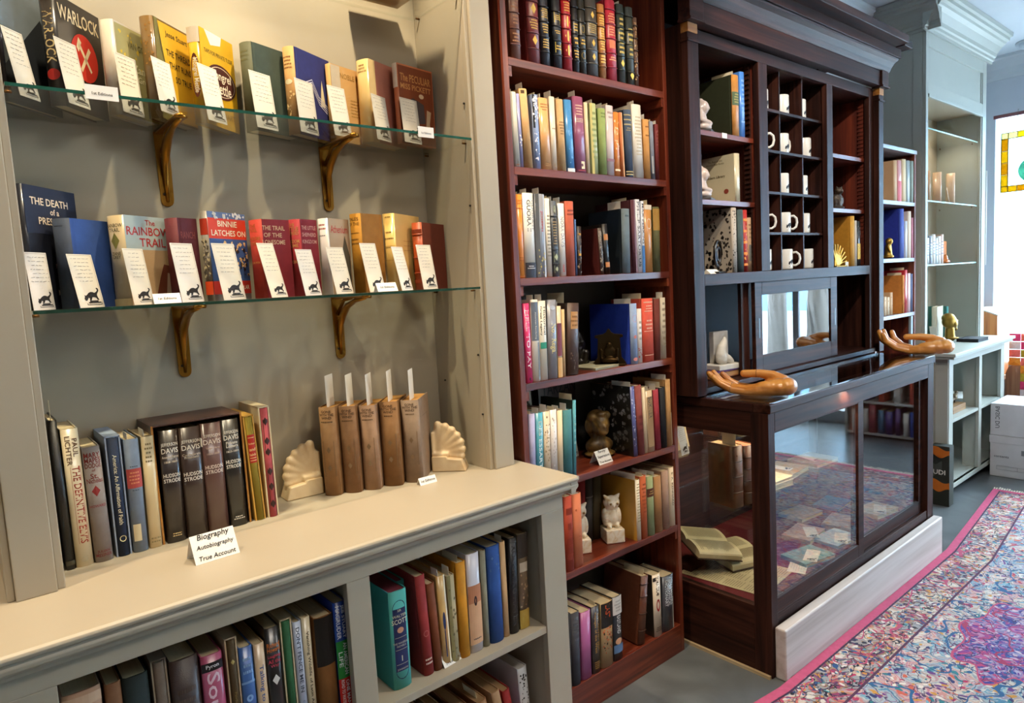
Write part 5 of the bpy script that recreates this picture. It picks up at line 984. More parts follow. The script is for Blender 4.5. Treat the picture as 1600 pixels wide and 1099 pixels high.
# ---- face-out books on the glass shelves
F1 = [
 (.142, 1.720, .245, 44, .155, .020, 'grey jacketed book with painted shadow on cover, leftmost on upper glass shelf', '#2c2c3c', 'j', [('cb', 0, 1, .55, 1, '#6c7478'), ('cp', [(.0, .0), (1, .0), (1, .45), (.75, .8), (.0, .3)], '#1b1f24')], '#4a5054'),  # the black shape on this cover is a cast shadow painted in
 (.237, 1.706, .230, 47, .150, .034, 'black jacketed book with red disc on upper glass shelf', '#2a2422', 'j', [('v', 'WARLOCK', .38, .86, .62, '#d8bc84'), ('h', 'HALL', .95, .010, '#8a5a40'), ('o', .28, .05, .42, '#b0281f'), ('ch', 'WARLOCK', .5, .86, .03, '#e0cca4', .9), ('co', .55, .52, .30, .22, '#b82c1c'), ('cp', [(.42, .62), (.45, .66), (.69, .42), (.66, .40)], '#d8c49a'), ('cp', [(.66, .64), (.70, .61), (.46, .38), (.43, .41)], '#d8c49a'), ('cp', [(.38, .60), (.44, .70), (.50, .66), (.42, .56)], '#d8c49a')], None),
 (.345, 1.728, .205, 40, .140, .034, 'white-spined book with faded gold cover on upper glass shelf', '#cbbfae', 'j', [('cb', .04, 1, .02, .98, '#9c9260'), ('cn', .1, .95, .4, .95, '#c8a838', 26), ('ch', 'VAN GOGH', .62, .80, .014, '#6a6238', .6), ('ch', 'Zane', .62, .56, .018, '#d8cfa4', .4), ('ch', 'Grey', .68, .44, .018, '#d8cfa4', .4), ('cn', .1, .95, .04, .4, '#7c7444', 24)], None),
 (.425, 1.722, .227, 40, .148, .034, 'yellow jacketed book with torn brown spine on upper glass shelf', '#6c5028', 'j', [('sn', .5, .95, '#a8783c', 16), ('cb', .12, 1, .02, .98, '#c89a1c'), ('cp', [(.03, .0), (.30, .0), (.26, .5), (.14, .7), (.12, 1), (.03, 1)], '#6e6432'), ('ch', 'Jesse Stuart', .6, .88, .016, '#3c3010', .6), ('ch', 'THE THREAD', .62, .70, .015, '#2c260f', .66), ('ch', 'THAT RUNS', .64, .58, .015, '#2c260f', .6), ('ch', 'SO TRUE', .7, .45, .015, '#2c260f', .44)], None),
 (.525, 1.725, .224, 38.5, .145, .033, 'yellow jacketed book with brown oval title on upper glass shelf', '#c4981e', 'j', [('b', .84, 1., '#d8c8b4'), ('o', .5, .23, .36, '#5a2c20'), ('v', 'Mongrel Mettle', .32, .68, .5, '#e8dcc8'), ('cb', 0, 1, 0, 1, '#d0a01a'), ('cp', [(.15, 1.), (.3, .86), (.6, .9), (.65, 1.)], '#e4dccf'), ('ch', 'TAPS FOR PRIVATE TUSSIE', .52, .78, .010, '#4a3a10', .85), ('co', .54, .50, .44, .185, '#4a2018'), ('co', .54, .50, .40, .16, '#e0c8a8'), ('co', .54, .50, .385, .152, '#4a2018'), ('ch', 'Mongrel', .52, .55, .028, '#ecdcc4', .62), ('ch', 'Mettle', .56, .43, .028, '#ecdcc4', .5), ('ch', 'STUART', .62, .14, .014, '#8d6a18', .5)], None),
 (.652, 1.743, .218, 20, .150, .044, 'dark green cloth book on upper glass shelf', '#4c4c36', 'c', [('d', .78, .92, '#6c6a48', 3)], '#39443a'),
 (.759, 1.734, .223, 27, .152, .037, 'navy boarded book with ship emblem and tan spine on upper glass shelf', '#b08450', 'c', [('d', .74, .9, '#8a6034', 4), ('o', .6, .03, .3, '#e0cfa4'), ('sn', .2, .5, '#dcb87c', 12), ('cp', [(.66, .40), (.80, .40), (.76, .60), (.73, .72), (.70, .60)], '#d8cba0')] + [('cp', [(.25, .62 - .02 * i), (.45, .68 - .03 * i), (.62, .50 - .03 * i), (.98, .36 - .03 * i), (.98, .372 - .03 * i), (.62, .512 - .03 * i), (.45, .692 - .03 * i), (.25, .632 - .02 * i)], '#c8c4d8') for i in range(4)], '#2a2c62'),
 (.875, 1.765, .207, 17.5, .135, .022, 'slim tan paperback on upper glass shelf', '#c89a5c', 'p', [('cb', .0, .25, .62, .99, '#c4b49c'), ('ch', 'NOBLE MEN', .6, .88, .014, '#a07838', .7), ('cd', .5, .95, .35, .6, '#a8803c', 6)], None),
 (.976, 1.735, .228, 21, .150, .045, 'cream-spined book with salmon cover on upper glass shelf', '#e2bf7c', 'j', [('d', .84, .95, '#c8a468', 3), ('cb', .0, .18, 0, 1, '#d8b880'), ('cb', .18, 1, 0, 1, '#b4705a'), ('cn', .75, 1, .2, .95, '#d89044', 24)], None),
 (1.060, 1.722, .227, 10, .138, .020, 'russet pictorial book with woman and dog, rightmost on upper glass shelf', '#c0683c', 'j', [('b', .7, 1., '#e4d4c4'), ('cb', .02, .98, .02, .98, '#7e3c1c'), ('ch', 'The PECULIAR', .5, .84, .022, '#c88a4c', .86), ('ch', 'MISS PICKETT', .5, .73, .016, '#c88a4c', .86), ('cp', [(.1, .50), (.4, .60), (.7, .54), (.72, .3), (.5, .28)], '#4c4040'), ('co', .64, .64, .07, .03, '#d8b890'), ('cp', [(.72, .2), (.78, .48), (.9, .46), (.84, .3), (.88, .18)], '#c8a884')], None)]
def obb(bx, by, th, wd, t):
    a = math.radians(th); c = (math.cos(a), math.sin(a)); n = (-math.sin(a), math.cos(a))   # n: towards the hidden back board
    return [(bx + c[0] * q + n[0] * w_, by + c[1] * q + n[1] * w_) for q, w_ in ((-.008, -.001), (wd, -.001), (wd, t), (-.008, t))]
def hit(P, Q):
    for A in (P, Q):
        for i in range(4):
            nx, ny = -(A[(i + 1) % 4][1] - A[i][1]), A[(i + 1) % 4][0] - A[i][0]
            p = [x * nx + y * ny for x, y in P]; q = [x * nx + y * ny for x, y in Q]
            if max(p) <= min(q) or max(q) <= min(p): return False
    return True
def fan_out(L_, z, group):
    L_ = [list(e) for e in L_]
    for e in L_:
        a = math.radians(e[3]); e[4] = min(e[4], (1.833 - e[1] - e[5] * math.cos(a)) / max(.05, math.sin(a)))
    for i, e in enumerate(L_[:-1]):
        f = L_[i + 1]
        while e[4] > .05 and hit(obb(e[0], e[1], e[3], e[4], e[5]), obb(f[0], f[1], f[3], f[4], f[5])): e[4] -= .003
        while f[5] > .018 and hit(obb(e[0], e[1], e[3], e[4], e[5]), obb(f[0], f[1], f[3], f[4], f[5])): f[5] -= .002
    for i, (bx, by, h, th, wd, t, lab, c, kd, deco, board) in enumerate(L_):
        a = math.radians(th - 90)
        book((bx - t * math.cos(a), by - t * math.sin(a), z), t, h, wd, c, kd, deco, board=board, rz=a, label=lab, group=group, seed=i, page='#d4bd94')
fan_out(F1, 1.9285, 'books displayed face-out on the upper glass shelf')
Y2 = 1.68
F2 = [
 (.141, Y2, .256, 48, .155, .018, 'tall black-blue jacketed book lettered cream, leftmost on lower glass shelf', '#1c1e28', 'j', [('cb', 0, 1, .62, 1., '#22273a'), ('ch', 'THE DEATH', .47, .88, .015, '#e4cfb4', .78), ('ch', 'of a', .55, .805, .013, '#e4cfb4', .3), ('ch', 'PRESIDENT', .56, .725, .015, '#e4cfb4', .8), ('ch', 'November 20', .68, .36, .010, '#d89a9c', .45), ('ch', 'Manchester', .70, .14, .012, '#e4cfb4', .5)], None),
 (.214, Y2, .189, 38, .135, .044, 'plain blue cloth book on lower glass shelf', '#3c4454', 'c', [('d', .9, .93, '#5a6478', 1)], '#2f4c88'),
 (.315, Y2, .198, 30, .135, .050, 'pale pictorial book with red title on lower glass shelf', '#cbb48c', 'j', [('h', 'RAINBOW', .89, .008, '#4c4634'), ('h', 'TRAIL', .84, .008, '#4c4634'), ('x', .72, .012, '#a89c4c'), ('h', 'ZANE', .58, .007, '#5c543c'), ('h', 'GREY', .54, .007, '#5c543c'), ('b', .0, .08, '#c0a878'), ('cb', 0, 1, .62, 1, '#a4b0ac'), ('cb', 0, 1, 0, .62, '#b09068'), ('ch', 'The', .5, .93, .012, '#a82c28', .2), ('ch', 'RAINBOW', .46, .83, .019, '#a82c28', .86), ('ch', 'TRAIL', .52, .705, .019, '#a82c28', .6), ('cp', [(.45, 0), (.98, 0), (.98, .42), (.7, .46), (.6, .3)], '#6a3420'), ('cp', [(.7, .1), (.85, .08), (.9, .34), (.76, .36)], '#a48a74')], None),
 (.422, Y2, .194, 21, .130, .045, 'plain maroon cloth book on lower glass shelf', '#5e2428', 'c', [('ch', 'RANCH', .5, .80, .016, '#7a3a34', .7)], '#541e26'),
 (.489, Y2, .211, 27.5, .140, .024, 'red and blue pictorial jacketed book on lower glass shelf', '#8c8478', 'j', [('b', .74, .92, '#c03a20'), ('b', .07, .22, '#d8481c'), ('sn', .25, .7, '#c4b490', 40), ('sn', .25, .7, '#50483c', 26), ('cb', 0, 1, .93, 1, '#5a6a8c'), ('cb', 0, 1, .70, .93, '#d03c20'), ('cb', 0, 1, .22, .70, '#3a5688'), ('cb', 0, 1, .07, .22, '#c03024'), ('ch', 'BINNIE', .5, .87, .014, '#e8dcb8', .6), ('ch', 'LATCHES ON', .52, .765, .014, '#e8dcb8', .9), ('cn', .3, .98, .24, .66, '#d8b47c', 46), ('cn', .3, .98, .24, .6, '#28221e', 40), ('ch', 'PEDLAR', .8, .145, .010, '#e8dcb8', .3), ('cn', .1, .98, .93, .99, '#d8d4cc', 20)], None),
 (.615, Y2, .195, 12, .130, .058, 'thick scarlet cloth book, left of two red ones on lower glass shelf', '#b03a2c', 'c', [('h', 'THE', .92, .009, '#c8743c'), ('h', 'TRAIL', .865, .009, '#c8743c'), ('h', 'LONESOME', .76, .009, '#c8743c'), ('h', 'PINE', .70, .009, '#c8743c'), ('h', 'JOHN FOX', .45, .007, '#d08a4c'), ('ch', 'THE TRAIL', .42, .89, .011, '#c8a07c', .8), ('ch', 'OF THE', .38, .80, .011, '#c8a07c', .8), ('ch', 'LONESOME', .40, .71, .011, '#c8a07c', .8)], '#7c2028'),
 (.713, Y2, .197, 19.5, .125, .046, 'crimson cloth book, right of two red ones on lower glass shelf', '#9c2c30', 'c', [('h', 'THE', .93, .008, '#d09a5c'), ('h', 'LITTLE', .875, .010, '#d09a5c'), ('h', 'SHEPHERD', .82, .009, '#d09a5c'), ('h', 'KINGDOM', .715, .009, '#d09a5c'), ('h', 'COME', .66, .009, '#d09a5c'), ('h', 'FOX', .45, .008, '#d09a5c'), ('ch', 'THE LITTLE', .5, .89, .010, '#c08a7c', .8), ('ch', 'SHEPHERD', .5, .80, .010, '#c08a7c', .8), ('ch', 'KINGDOM', .5, .71, .010, '#c08a7c', .8)], '#7a1c28'),
 (.789, Y2, .201, 22.5, .125, .035, 'white-spined book with pictured cover on lower glass shelf', '#d8cfca', 'j', [('d', .84, .94, '#b0544c', 2), ('d', .76, .79, '#8d8484', 1), ('cb', .05, 1, 0, 1, '#ac9274'), ('ch', 'Athenium', .52, .86, .020, '#a8342c', .8), ('cp', [(.5, .1), (.95, .05), (.95, .5), (.75, .78), (.55, .5)], '#4c4638')], None),
 (.886, Y2, .216, 16, .130, .043, 'mustard gold cloth book on lower glass shelf', '#b07820', 'c', [('h', 'TALES', .93, .009, '#6e4a14'), ('h', 'OF THE', .87, .009, '#6e4a14'), ('d', .74, .77, '#6e4a14', 1), ('d', .6, .7, '#7c541a', 2)], '#8e5f22'),
 (.991, Y2, .219, 30, .150, .038, 'pale yellow jacketed book on lower glass shelf', '#e0b868', 'j', [('d', .94, .97, '#b08a3c', 1), ('d', .74, .78, '#8d6c34', 1), ('d', .66, .7, '#8d6c34', 1), ('b', .58, .585, '#b89048'), ('d', .55, .58, '#8d6c34', 1), ('b', .4, .405, '#b89048'), ('d', .1, .14, '#b08a4c', 1), ('cd', .3, .8, .5, .68, '#a88450', 3)], '#c4a062'),
 (1.080, Y2, .195, 25.5, .130, .034, 'worn russet leather book, rightmost on lower glass shelf', '#a8481e', 'l', [('b', .84, .9, '#7c3014'), ('b', .1, .16, '#7c3014'), ('r', (.25, .48, .82), '#8a3818')], '#5e2616')]
fan_out(F2, 1.503, 'books displayed face-out on the lower glass shelf')
CD1 = [(0.156,1.670,.053,.138,46,10),(0.240,1.688,.062,.138,44,8),(0.344,1.711,.064,.130,39,4),(0.410,1.668,.064,.120,41,6),(0.519,1.701,.064,.135,33,8),(0.640,1.719,.068,.142,22,6),(0.752,1.717,.070,.138,26,4),(0.846,1.716,.060,.136,15,8),(0.972,1.712,.066,.128,24,6),(1.058,1.708,.070,.128,14,5)]
for i, c in enumerate(CD1):
    price_card(c[0], c[1] - .008, 1.9285, c[2], c[3], c[4], c[5], f'white price card with cat emblem, {ORD[i]} from left on upper glass shelf', 100 + i, 'price cards on the upper glass shelf')
CD2 = [(0.131,1.615,.051,.115,40,4),(0.209,1.615,.060,.113,36,11),(0.307,1.615,.051,.123,30,9),(0.402,1.615,.057,.135,24,10),(0.491,1.615,.064,.135,24,11),(0.602,1.615,.048,.140,18,17),(0.687,1.615,.052,.120,18,13),(0.770,1.615,.059,.125,18,13),(0.865,1.615,.058,.135,16,12),(0.963,1.615,.050,.125,22,13),(1.033,1.615,.060,.128,15,9)]
for i, c in enumerate(CD2):
    price_card(c[0], c[1], 1.503, c[2], c[3], c[4], c[5], f'white price card with cat emblem, {ORD[i]} from left on lower glass shelf', 200 + i, 'price cards on the lower glass shelf', '#ded4c0' if i % 3 else '#e2dace')
# ---------------------------------------------------------------- mugs in the pigeonholes
MUGM = plain('#e8e4da', 'ceramic'); 
def make_mug():
    t = thing('mug', 'mug', 'mug', (0, 0, 0))
    prof = [(.034, 0), (.039, .003), (.040, .01), (.040, .092), (.0385, .096), (.037, .092), (.037, .008), (.001, .006)]
    MB().lathe(prof, 28).obj('cup', MUGM, t)
    MB().tube([(.037, 0, .078), (.055, 0, .080), (.068, 0, .068), (.071, 0, .048), (.066, 0, .028), (.052, 0, .018), (.038, 0, .020)], [.0055] * 7, 10).obj('handle', MUGM, t)
    m = MB(); R = .0405
    for vs, fs in CATS:
        m.add([(R * math.sin((a - .5) * 1.25), -R * math.cos((a - .5) * 1.25), .010 + b * .048) for a, b in vs], fs)
    m.obj('cat_emblem', plain('#2a2a30', 'print'), t)
    m = MB(); rg = random.Random(9)
    vs, fs = scrawl(rg, -.014, .016, .062, .086, 3); m.add([(R * math.sin(a / R), -R * math.cos(a / R), b) for a, b in vs], fs); m.obj('lettering', plain('#9a958c', 'print'), t)
    return t
mug0 = make_mug(); first = [True]
colx = {0: (2.806, .93), 1: (2.968, 1), 2: (3.170, 1)}
RN = ['top', 'second', 'third', 'fourth', 'bottom']; CN = ['left', 'middle', 'right']
mugs = []
ang = {(0, 0): 14, (0, 1): 16, (0, 2): 20, (1, 0): 10, (1, 1): 6, (1, 2): 18, (2, 1): 14, (2, 2): 20, (3, 0): 10, (3, 1): 0, (3, 2): 18, (4, 0): 16, (4, 1): 2, (4, 2): 16}
hand_ = {(1, 0): -55, (1, 1): -16, (3, 0): -55, (3, 1): -42, (4, 1): -60}   # how far each handle is turned; the rest point to the back
for r, z in enumerate((2.205, 2.031, 1.851, 1.673, 1.503)):
    for c in range(3):
        if (r, c) not in ang: continue
        x = {(0, 0): 2.862, (0, 1): 3.045, (0, 2): 3.206, (1, 0): 2.845, (1, 1): 3.039, (1, 2): 3.252, (2, 1): 3.034, (2, 2): 3.214, (3, 0): 2.850, (3, 1): 3.046, (3, 2): 3.232, (4, 0): 2.868, (4, 1): 3.060, (4, 2): 3.262}[(r, c)]; y = 1.63
        lab = f'white mug with black cat emblem, {RN[r]} row {CN[c]} pigeonhole'
        o = mug0 if not mugs else dup(mug0)
        o.location = (x, y, z + .0004); o.rotation_euler = (0, 0, math.radians(ang[(r, c)])); o['label'] = lab; o['group'] = 'mugs in the pigeonholes'; mugs.append(o)
        for ch in o.children:
            if ch.name.startswith('handle'): ch.rotation_euler = (0, 0, math.radians(hand_.get((r, c), 118)))
# ---------------------------------------------------------------- cards, tags
tent_card((.344, 1.490, .951), math.radians(3), ['Biography', 'Autobiography', 'True Account'], .092, .062, 'white hand lettered tent card in front of the brown boxed set on grey counter', 'hand lettered section cards', .0125)
tent_card((.876, 1.392, .5365), math.radians(8), ['Biography', 'Autobiography', 'True Account'], .085, .058, 'white hand lettered tent card before the peacock feather book in right lower bay', 'hand lettered section cards', .0115)
tent_card((1.716, 1.613, .847), math.radians(2), ['Fantasy', 'Supernatural', 'True Account'] if False else ['Parody/', 'Supernatural', 'True Account'], .074, .052, 'white hand lettered tent card before the bronze bust on fifth shelf', 'hand lettered section cards', .010)
tent_card((.972, 1.606, .951), 0, ['1st Editions'], .056, .022, 'small white tent tag in front of the brown novels on grey counter', 'small first edition tags', .008)
tent_card((.337, 1.577, 1.503), 0, ['1st Editions'], .054, .024, 'small white tag between third and fourth cards on lower glass shelf', 'small first edition tags', .006)
tent_card((.868, 1.577, 1.503), 0, ['1st Editions'], .060, .026, 'small white tag in front of ninth card on lower glass shelf', 'small first edition tags', .007)
def edge_tag(x0, x1, label):
    t = thing('shelf_tag', label, 'tag', (x0, 1.5738, 1.914), 0, 'small first edition tags'); w = x1 - x0
    MB().box(0, w, -.0008, 0, 0, .028).obj('card', plain('#efece6', 'paper'), t)
    vs, fs, tw, hh = text_geo('1st Editions'); k = .62 * w / tw
    MB().add([(w * .2 + x * k, -.0011, .009 + y * k) for x, y in vs], fs).obj('lettering', INK, t)
edge_tag(.253, .311, 'white tag hung on upper glass shelf edge beside the black book with red disc')
edge_tag(1.022, 1.072, 'white tag hung on upper glass shelf edge below the russet book')
# price card on the bookcase, loose cards
price_card(1.690, 1.74, .8475, .085, .20, 20, 8, 'large white price card with cat emblem leaning behind turquoise book on fifth shelf', 300, None)
t = thing('paper_slip', 'small white slip leaning at right end of bottom mahogany shelf', 'slip', (2.0925, 1.588, .1155)); MB().box(-.018, -.0172, 0, .045, 0, .13).obj('slip_sheet', WHITEP, t)
# books standing behind on the fifth shelf, covers outwards
def facing(x, y, z, w, h, th, col, deco, label, name='book', lean=6, rz=0):
    t = thing(name, label, 'book', (x, y, z + .001)); t.rotation_euler = (-math.radians(lean), 0, rz)
    MB().box(0, w, 0, .003, 0, h).box(0, w, th - .003, th, 0, h).box(0, .003, .003, th - .003, 0, h).obj('cover', plain(col, 'jacket'), t)
    MB().box(.003, w - .003, .003, th - .003, .003, h - .003).obj('pages', pages_mat(), t)
    for k, (s, uc, zc, size, c) in enumerate(deco):
        vs, fs, tw, hh = text_geo(s); q = min(size / .75, .92 * w / tw); sy = size / hh
        MB().add([(uc * w + (a - tw / 2) * q, -.0006, zc * h + (b - hh / 2) * sy) for a, b in vs], fs).obj('cover_title', plain(c, 'print'), t)
    return t
facing(1.42, 1.815, .847, .175, .285, .022, '#b9b49a', [('The', .62, .93, .020, '#2c5a34'), ('Point', .68, .82, .034, '#2c5a34')], 'cream book with green title facing out at back of fifth shelf', lean=2)
facing(1.63, 1.815, .847, .19, .30, .025, '#2c1412', [('TARZAN', .55, .87, .042, '#0e0c0c'), ('AND THE', .55, .7, .02, '#7a2a24')], 'dark red adventure book facing out at back of fifth shelf', lean=2)
# flat pamphlet on the fourth shelf
t = thing('pamphlet', 'thin grey-green pamphlet lying flat on fourth shelf before the dark figurine', 'pamphlet', (1.70, 1.597, 1.1905), math.radians(4))
MB().box(0, .17, 0, .19, 0, .004).obj('cover', plain('#8d8a70', 'paper'), t); MB().box(.002, .168, .002, .188, .004, .0065).obj('pages', pages_mat('#d0c6a8'), t); MB().box(0, .17, 0, .19, .0066, .008).obj('front_cover', plain('#a09c80', 'paper'), t)
# ---------------------------------------------------------------- figurines
BRZ = plain('#3a2a14', 'metal', .42); DBRZ = plain('#17110d', 'ceramic', .35); OLDG = plain('#8a6a2c', 'metal', .38)
MARB = mottled('onyx_marble', ['#d8b880', '#eadcc0', '#f0e6d2', '#e0c090'], 22, .3)
FANM = mottled('cream_pottery', ['#cdb088', '#d8c09a', '#dcc8a4'], 8, .35)
# seated dark figurine, fourth shelf
t = thing('figurine', 'nearly black seated robed figurine at back of fourth mahogany shelf', 'figurine', (1.755, 1.76, 1.1905))
blob_obj('body', [('b', (-.05, .05, -.035, .035, 0, .022)), ('s', (0, 0, .05), (.045, .035, .035)), ('s', (0, .01, .095), (.033, .024, .045)), ('s', (0, .002, .155), (.017, .019, .023)), ('c', [(-.03, 0, .115), (-.042, -.012, .08), (-.01, -.03, .07)], [.012, .011, .009]), ('c', [(.03, 0, .115), (.042, -.012, .08), (.01, -.03, .066)], [.012, .011, .009]), ('c', [(-.02, -.01, .05), (-.03, -.036, .048), (-.028, -.034, .022)], [.018, .015, .012]), ('c', [(.02, -.01, .05), (.03, -.036, .048), (.028, -.034, .022)], [.018, .015, .012])], DBRZ, t, .004, 3)
# bronze throne shaped bookend in front of the blue book
t = thing('bookend', 'dark bronze throne-shaped bookend in front of royal blue book on fourth shelf', 'bookend', (1.832, 1.650, 1.1905), math.radians(-48))
o = [(-.062, 0), (.062, 0), (.058, .012), (.044, .03), (.040, .10), (.052, .104), (.050, .112), (.020, .116), (.010, .122), (.004, .132), (0, .136), (-.004, .132), (-.010, .122), (-.020, .116), (-.050, .112), (-.052, .104), (-.040, .10), (-.044, .03), (-.058, .012)]
MB().prism(o, 'y', -.006, .006).obj('back_plate', BRZ, t, .001); MB().box(-.055, .055, -.03, .006, 0, .008).obj('base', BRZ, t, .002)
blob_obj('relief', [('s', (0, -.006, .05), (.022, .007, .024)), ('s', (0, -.008, .075), (.011, .007, .012)), ('c', [(-.028, -.008, .01), (-.03, -.008, .06)], [.006, .005]), ('c', [(.028, -.008, .01), (.03, -.008, .06)], [.006, .005]), ('s', (0, -.014, .02), (.034, .012, .012))], BRZ, t, .003, 2)
# bronze bust of a child, fifth shelf
t = thing('bust', 'dark bronze bust of a child in front of the leafy black book on fifth shelf', 'bust', (1.818, 1.705, .8475), math.radians(-20))
blob_obj('head_and_shoulders', [('s', (0, 0, .010), (.062, .05, .010)), ('s', (0, .004, .040), (.056, .034, .034)), ('c', [(0, .004, .05), (0, .0, .09)], [.030, .024]), ('s', (0, -.006, .122), (.034, .040, .044)), ('s', (0, -.034, .104), (.022, .018, .022)), ('s', (0, -.048, .116), (.007, .009, .009)), ('s', (0, .012, .140), (.040, .040, .034)), ('s', (-.03, -.006, .152), (.016, .018, .016)), ('s', (.03, -.006, .152), (.016, .018, .016)), ('s', (0, -.02, .160), (.020, .016, .012)), ('s', (-.036, .012, .115), (.014, .018, .030)), ('s', (.036, .012, .115), (.014, .018, .030)), ('s', (0, .03, .095), (.034, .024, .036)), ('s', (-.014, -.040, .124), (.007, .004, .004)), ('s', (.014, -.040, .124), (.007, .004, .004)), ('c', [(-.011, -.044, .096), (.011, -.044, .096)], [.005, .005])], mottled('bronze_bust', ['#3a2a18', '#6a5028', '#9a7838'], 14, .36), t, .004, 2)
# pair of marble owls, sixth shelf
def owl(label, loc, rz):
    t = thing('owl_bookend', label, 'bookend', loc, rz, 'marble owl bookends')
    MB().box(-.036, .036, -.036, .036, 0, .052).obj('plinth', MARB, t, .004, 3)
    blob_obj('owl', [('s', (0, .004, .092), (.029, .025, .040)), ('c', [(-.016, -.012, .056), (-.016, -.018, .060)], [.010, .009]), ('c', [(.016, -.012, .056), (.016, -.018, .060)], [.010, .009]), ('s', (0, 0, .147), (.032, .028, .026)), ('c', [(-.018, -.004, .165), (-.030, -.006, .178)], [.010, .004]), ('c', [(.018, -.004, .165), (.030, -.006, .178)], [.010, .004]), ('s', (-.027, .004, .092), (.010, .022, .034)), ('s', (.027, .004, .092), (.010, .022, .034)), ('s', (-.013, -.024, .150), (.0105, .007, .0105)), ('s', (.013, -.024, .150), (.0105, .007, .0105)), ('c', [(0, -.027, .146), (0, -.034, .134)], [.006, .002]), ('c', [(0, .016, .07), (0, .03, .052)], [.014, .010])], MARB, t, .0032, 2)
    m = MB()
    for x in (-.013, .013): m.lathe([(.0005, -.001), (.0045, .0), (.0005, .001)], 10, M=Matrix.Translation((x, -.0315, .150)) @ Matrix.Rotation(math.pi / 2, 4, 'X'))
    m.obj('eyes', plain('#a88a58', 'ceramic'), t)
owl('onyx owl bookend in front of the ochre book on sixth shelf', (1.828, 1.668, .5261), math.radians(-28))
owl('onyx owl bookend half hidden by the terracotta book on sixth shelf', (1.672, 1.69, .5261), math.radians(-28))
# fan shaped pottery bookends
def fan(label, loc, rz, sx):
    t = thing('fan_bookend', label, 'bookend', loc, rz, 'cream fan shaped bookends')
    MB().prism([(0, 0), (sx * .105, 0), (sx * .092, .036), (sx * .050, .040), (sx * .046, .046), (0, .046)], 'y', -.030, .030).obj('base', FANM, t, .004, 3)
    parts = []
    for i in range(7):
        a = math.radians(6 + i * 14.5); L_ = .094 - .0012 * i * i * .35
        c = (sx * (.008 + .0 * i), 0, .048); e = (sx * (.010 + L_ * math.sin(a)), 0, .046 + L_ * math.cos(a))
        parts.append(('c', [(sx * .008, .0, .052), (c[0] * .4 + e[0] * .6, 0, c[2] * .4 + e[2] * .6), e], [.007, .0105, .0125]))
    parts += [('b', (min(0, sx * .006), max(0, sx * .006), -.016, .016, .046, .12)), ('b', (min(0, sx * .05), max(0, sx * .05), -.020, .020, .040, .056))]
    blob_obj('fan', parts, FANM, t, .0038, 2)
fan('cream fan shaped bookend left of the brown novels', (.757, 1.793, .9514), math.radians(-3), -1)
fan('cream fan shaped bookend right of the brown novels', (1.094, 1.722, .9514), math.radians(-45), 1)
# buddha bookends in the dark cabinet
WMB = plain('#b8a8a0', 'stone', .35)
def buddha(label, loc, rz, mat):
    t = thing('bookend', label, 'bookend', loc, rz, 'pale bookends in the dark cabinet')
    MB().box(-.05, .05, -.045, .045, 0, .010).obj('base', plain('#4c4a4c', 'stone'), t, .002)
    blob_obj('figure', [('s', (0, 0, .026), (.046, .038, .020)), ('s', (0, .004, .058), (.032, .024, .036)), ('s', (0, -.004, .105), (.024, .026, .030)), ('s', (0, .004, .134), (.012, .012, .010)), ('c', [(-.028, 0, .08), (-.042, -.008, .05), (-.010, -.032, .042)], [.012, .011, .009]), ('c', [(.028, 0, .08), (.042, -.008, .05), (.010, -.032, .042)], [.012, .011, .009]), ('s', (0, -.029, .100), (.005, .006, .006)), ('s', (-.024, 0, .1), (.005, .008, .013)), ('s', (.024, 0, .1), (.005, .008, .013))], mat, t, .0035, 3)
buddha('pale rounded seated bookend half hidden by stile, upper left bay of dark cabinet', (2.415, 1.625, 2.0655), .4, WMB)
buddha('pale seated bookend half hidden by stile, middle left bay of dark cabinet', (2.395, 1.62, 1.7975), .4, WMB)
t = thing('shelf_tag', 'tiny white tag on upper left shelf edge of dark cabinet', 'tag', (2.462, 1.5645, 2.046)); MB().box(0, .035, -.0008, 0, 0, .02).obj('card', WHITEP, t)
t = thing('tent_card', 'white folded card in lowest left bay of dark cabinet', 'sign card', (2.37, 1.572, 1.5035), .1); MB().add([(0, 0, 0), (.085, 0, 0), (.085, .02, .018), (0, .02, .018), (0, .04, 0), (.085, .04, 0)], [(0, 1, 2, 3), (3, 2, 5, 4), (0, 3, 4), (1, 5, 2), (0, 4, 5, 1)]).obj('card', WHITEP, t)
t = thing('bookend', 'dark scrolled iron bookend in lowest left bay of dark cabinet', 'bookend', (2.465, 1.60, 1.5035), .3)
MB().tube([(0 + .055 * math.cos(a) * (1 - a / 16), 0, .075 + .065 * math.sin(a) * (1 - a / 16)) for a in [i * .35 for i in range(34)]], .006, 6).obj('scroll', DBRZ, t); MB().box(-.055, .055, -.02, .03, 0, .008).obj('base', DBRZ, t, .002)
t = thing('figurine', 'dark bronze owl figurine on middle right shelf of dark cabinet', 'figurine', (3.628, 1.63, 1.7975), -.3)
blob_obj('body', [('s', (0, 0, .012), (.036, .03, .012)), ('s', (0, .004, .052), (.027, .024, .040)), ('s', (0, -.006, .098), (.022, .021, .020)), ('c', [(-.012, -.006, .11), (-.020, -.008, .122)], [.007, .003]), ('c', [(.012, -.006, .11), (.020, -.008, .122)], [.007, .003]), ('s', (-.024, .006, .05), (.010, .02, .032)), ('s', (.024, .006, .05), (.010, .02, .032)), ('c', [(0, -.026, .098), (0, -.032, .088)], [.005, .002])], mottled('dark_bronze', ['#1c1410', '#3c2f22', '#5c4c3a'], 30, .45), t, .0035, 2)
t = thing('bookend', 'brass scallop shell bookend before the golden yellow book in dark cabinet', 'bookend', (3.545, 1.595, 1.5035), -.2)
MB().box(-.04, .05, -.02, .03, 0, .006).obj('base', OLDG, t, .001)
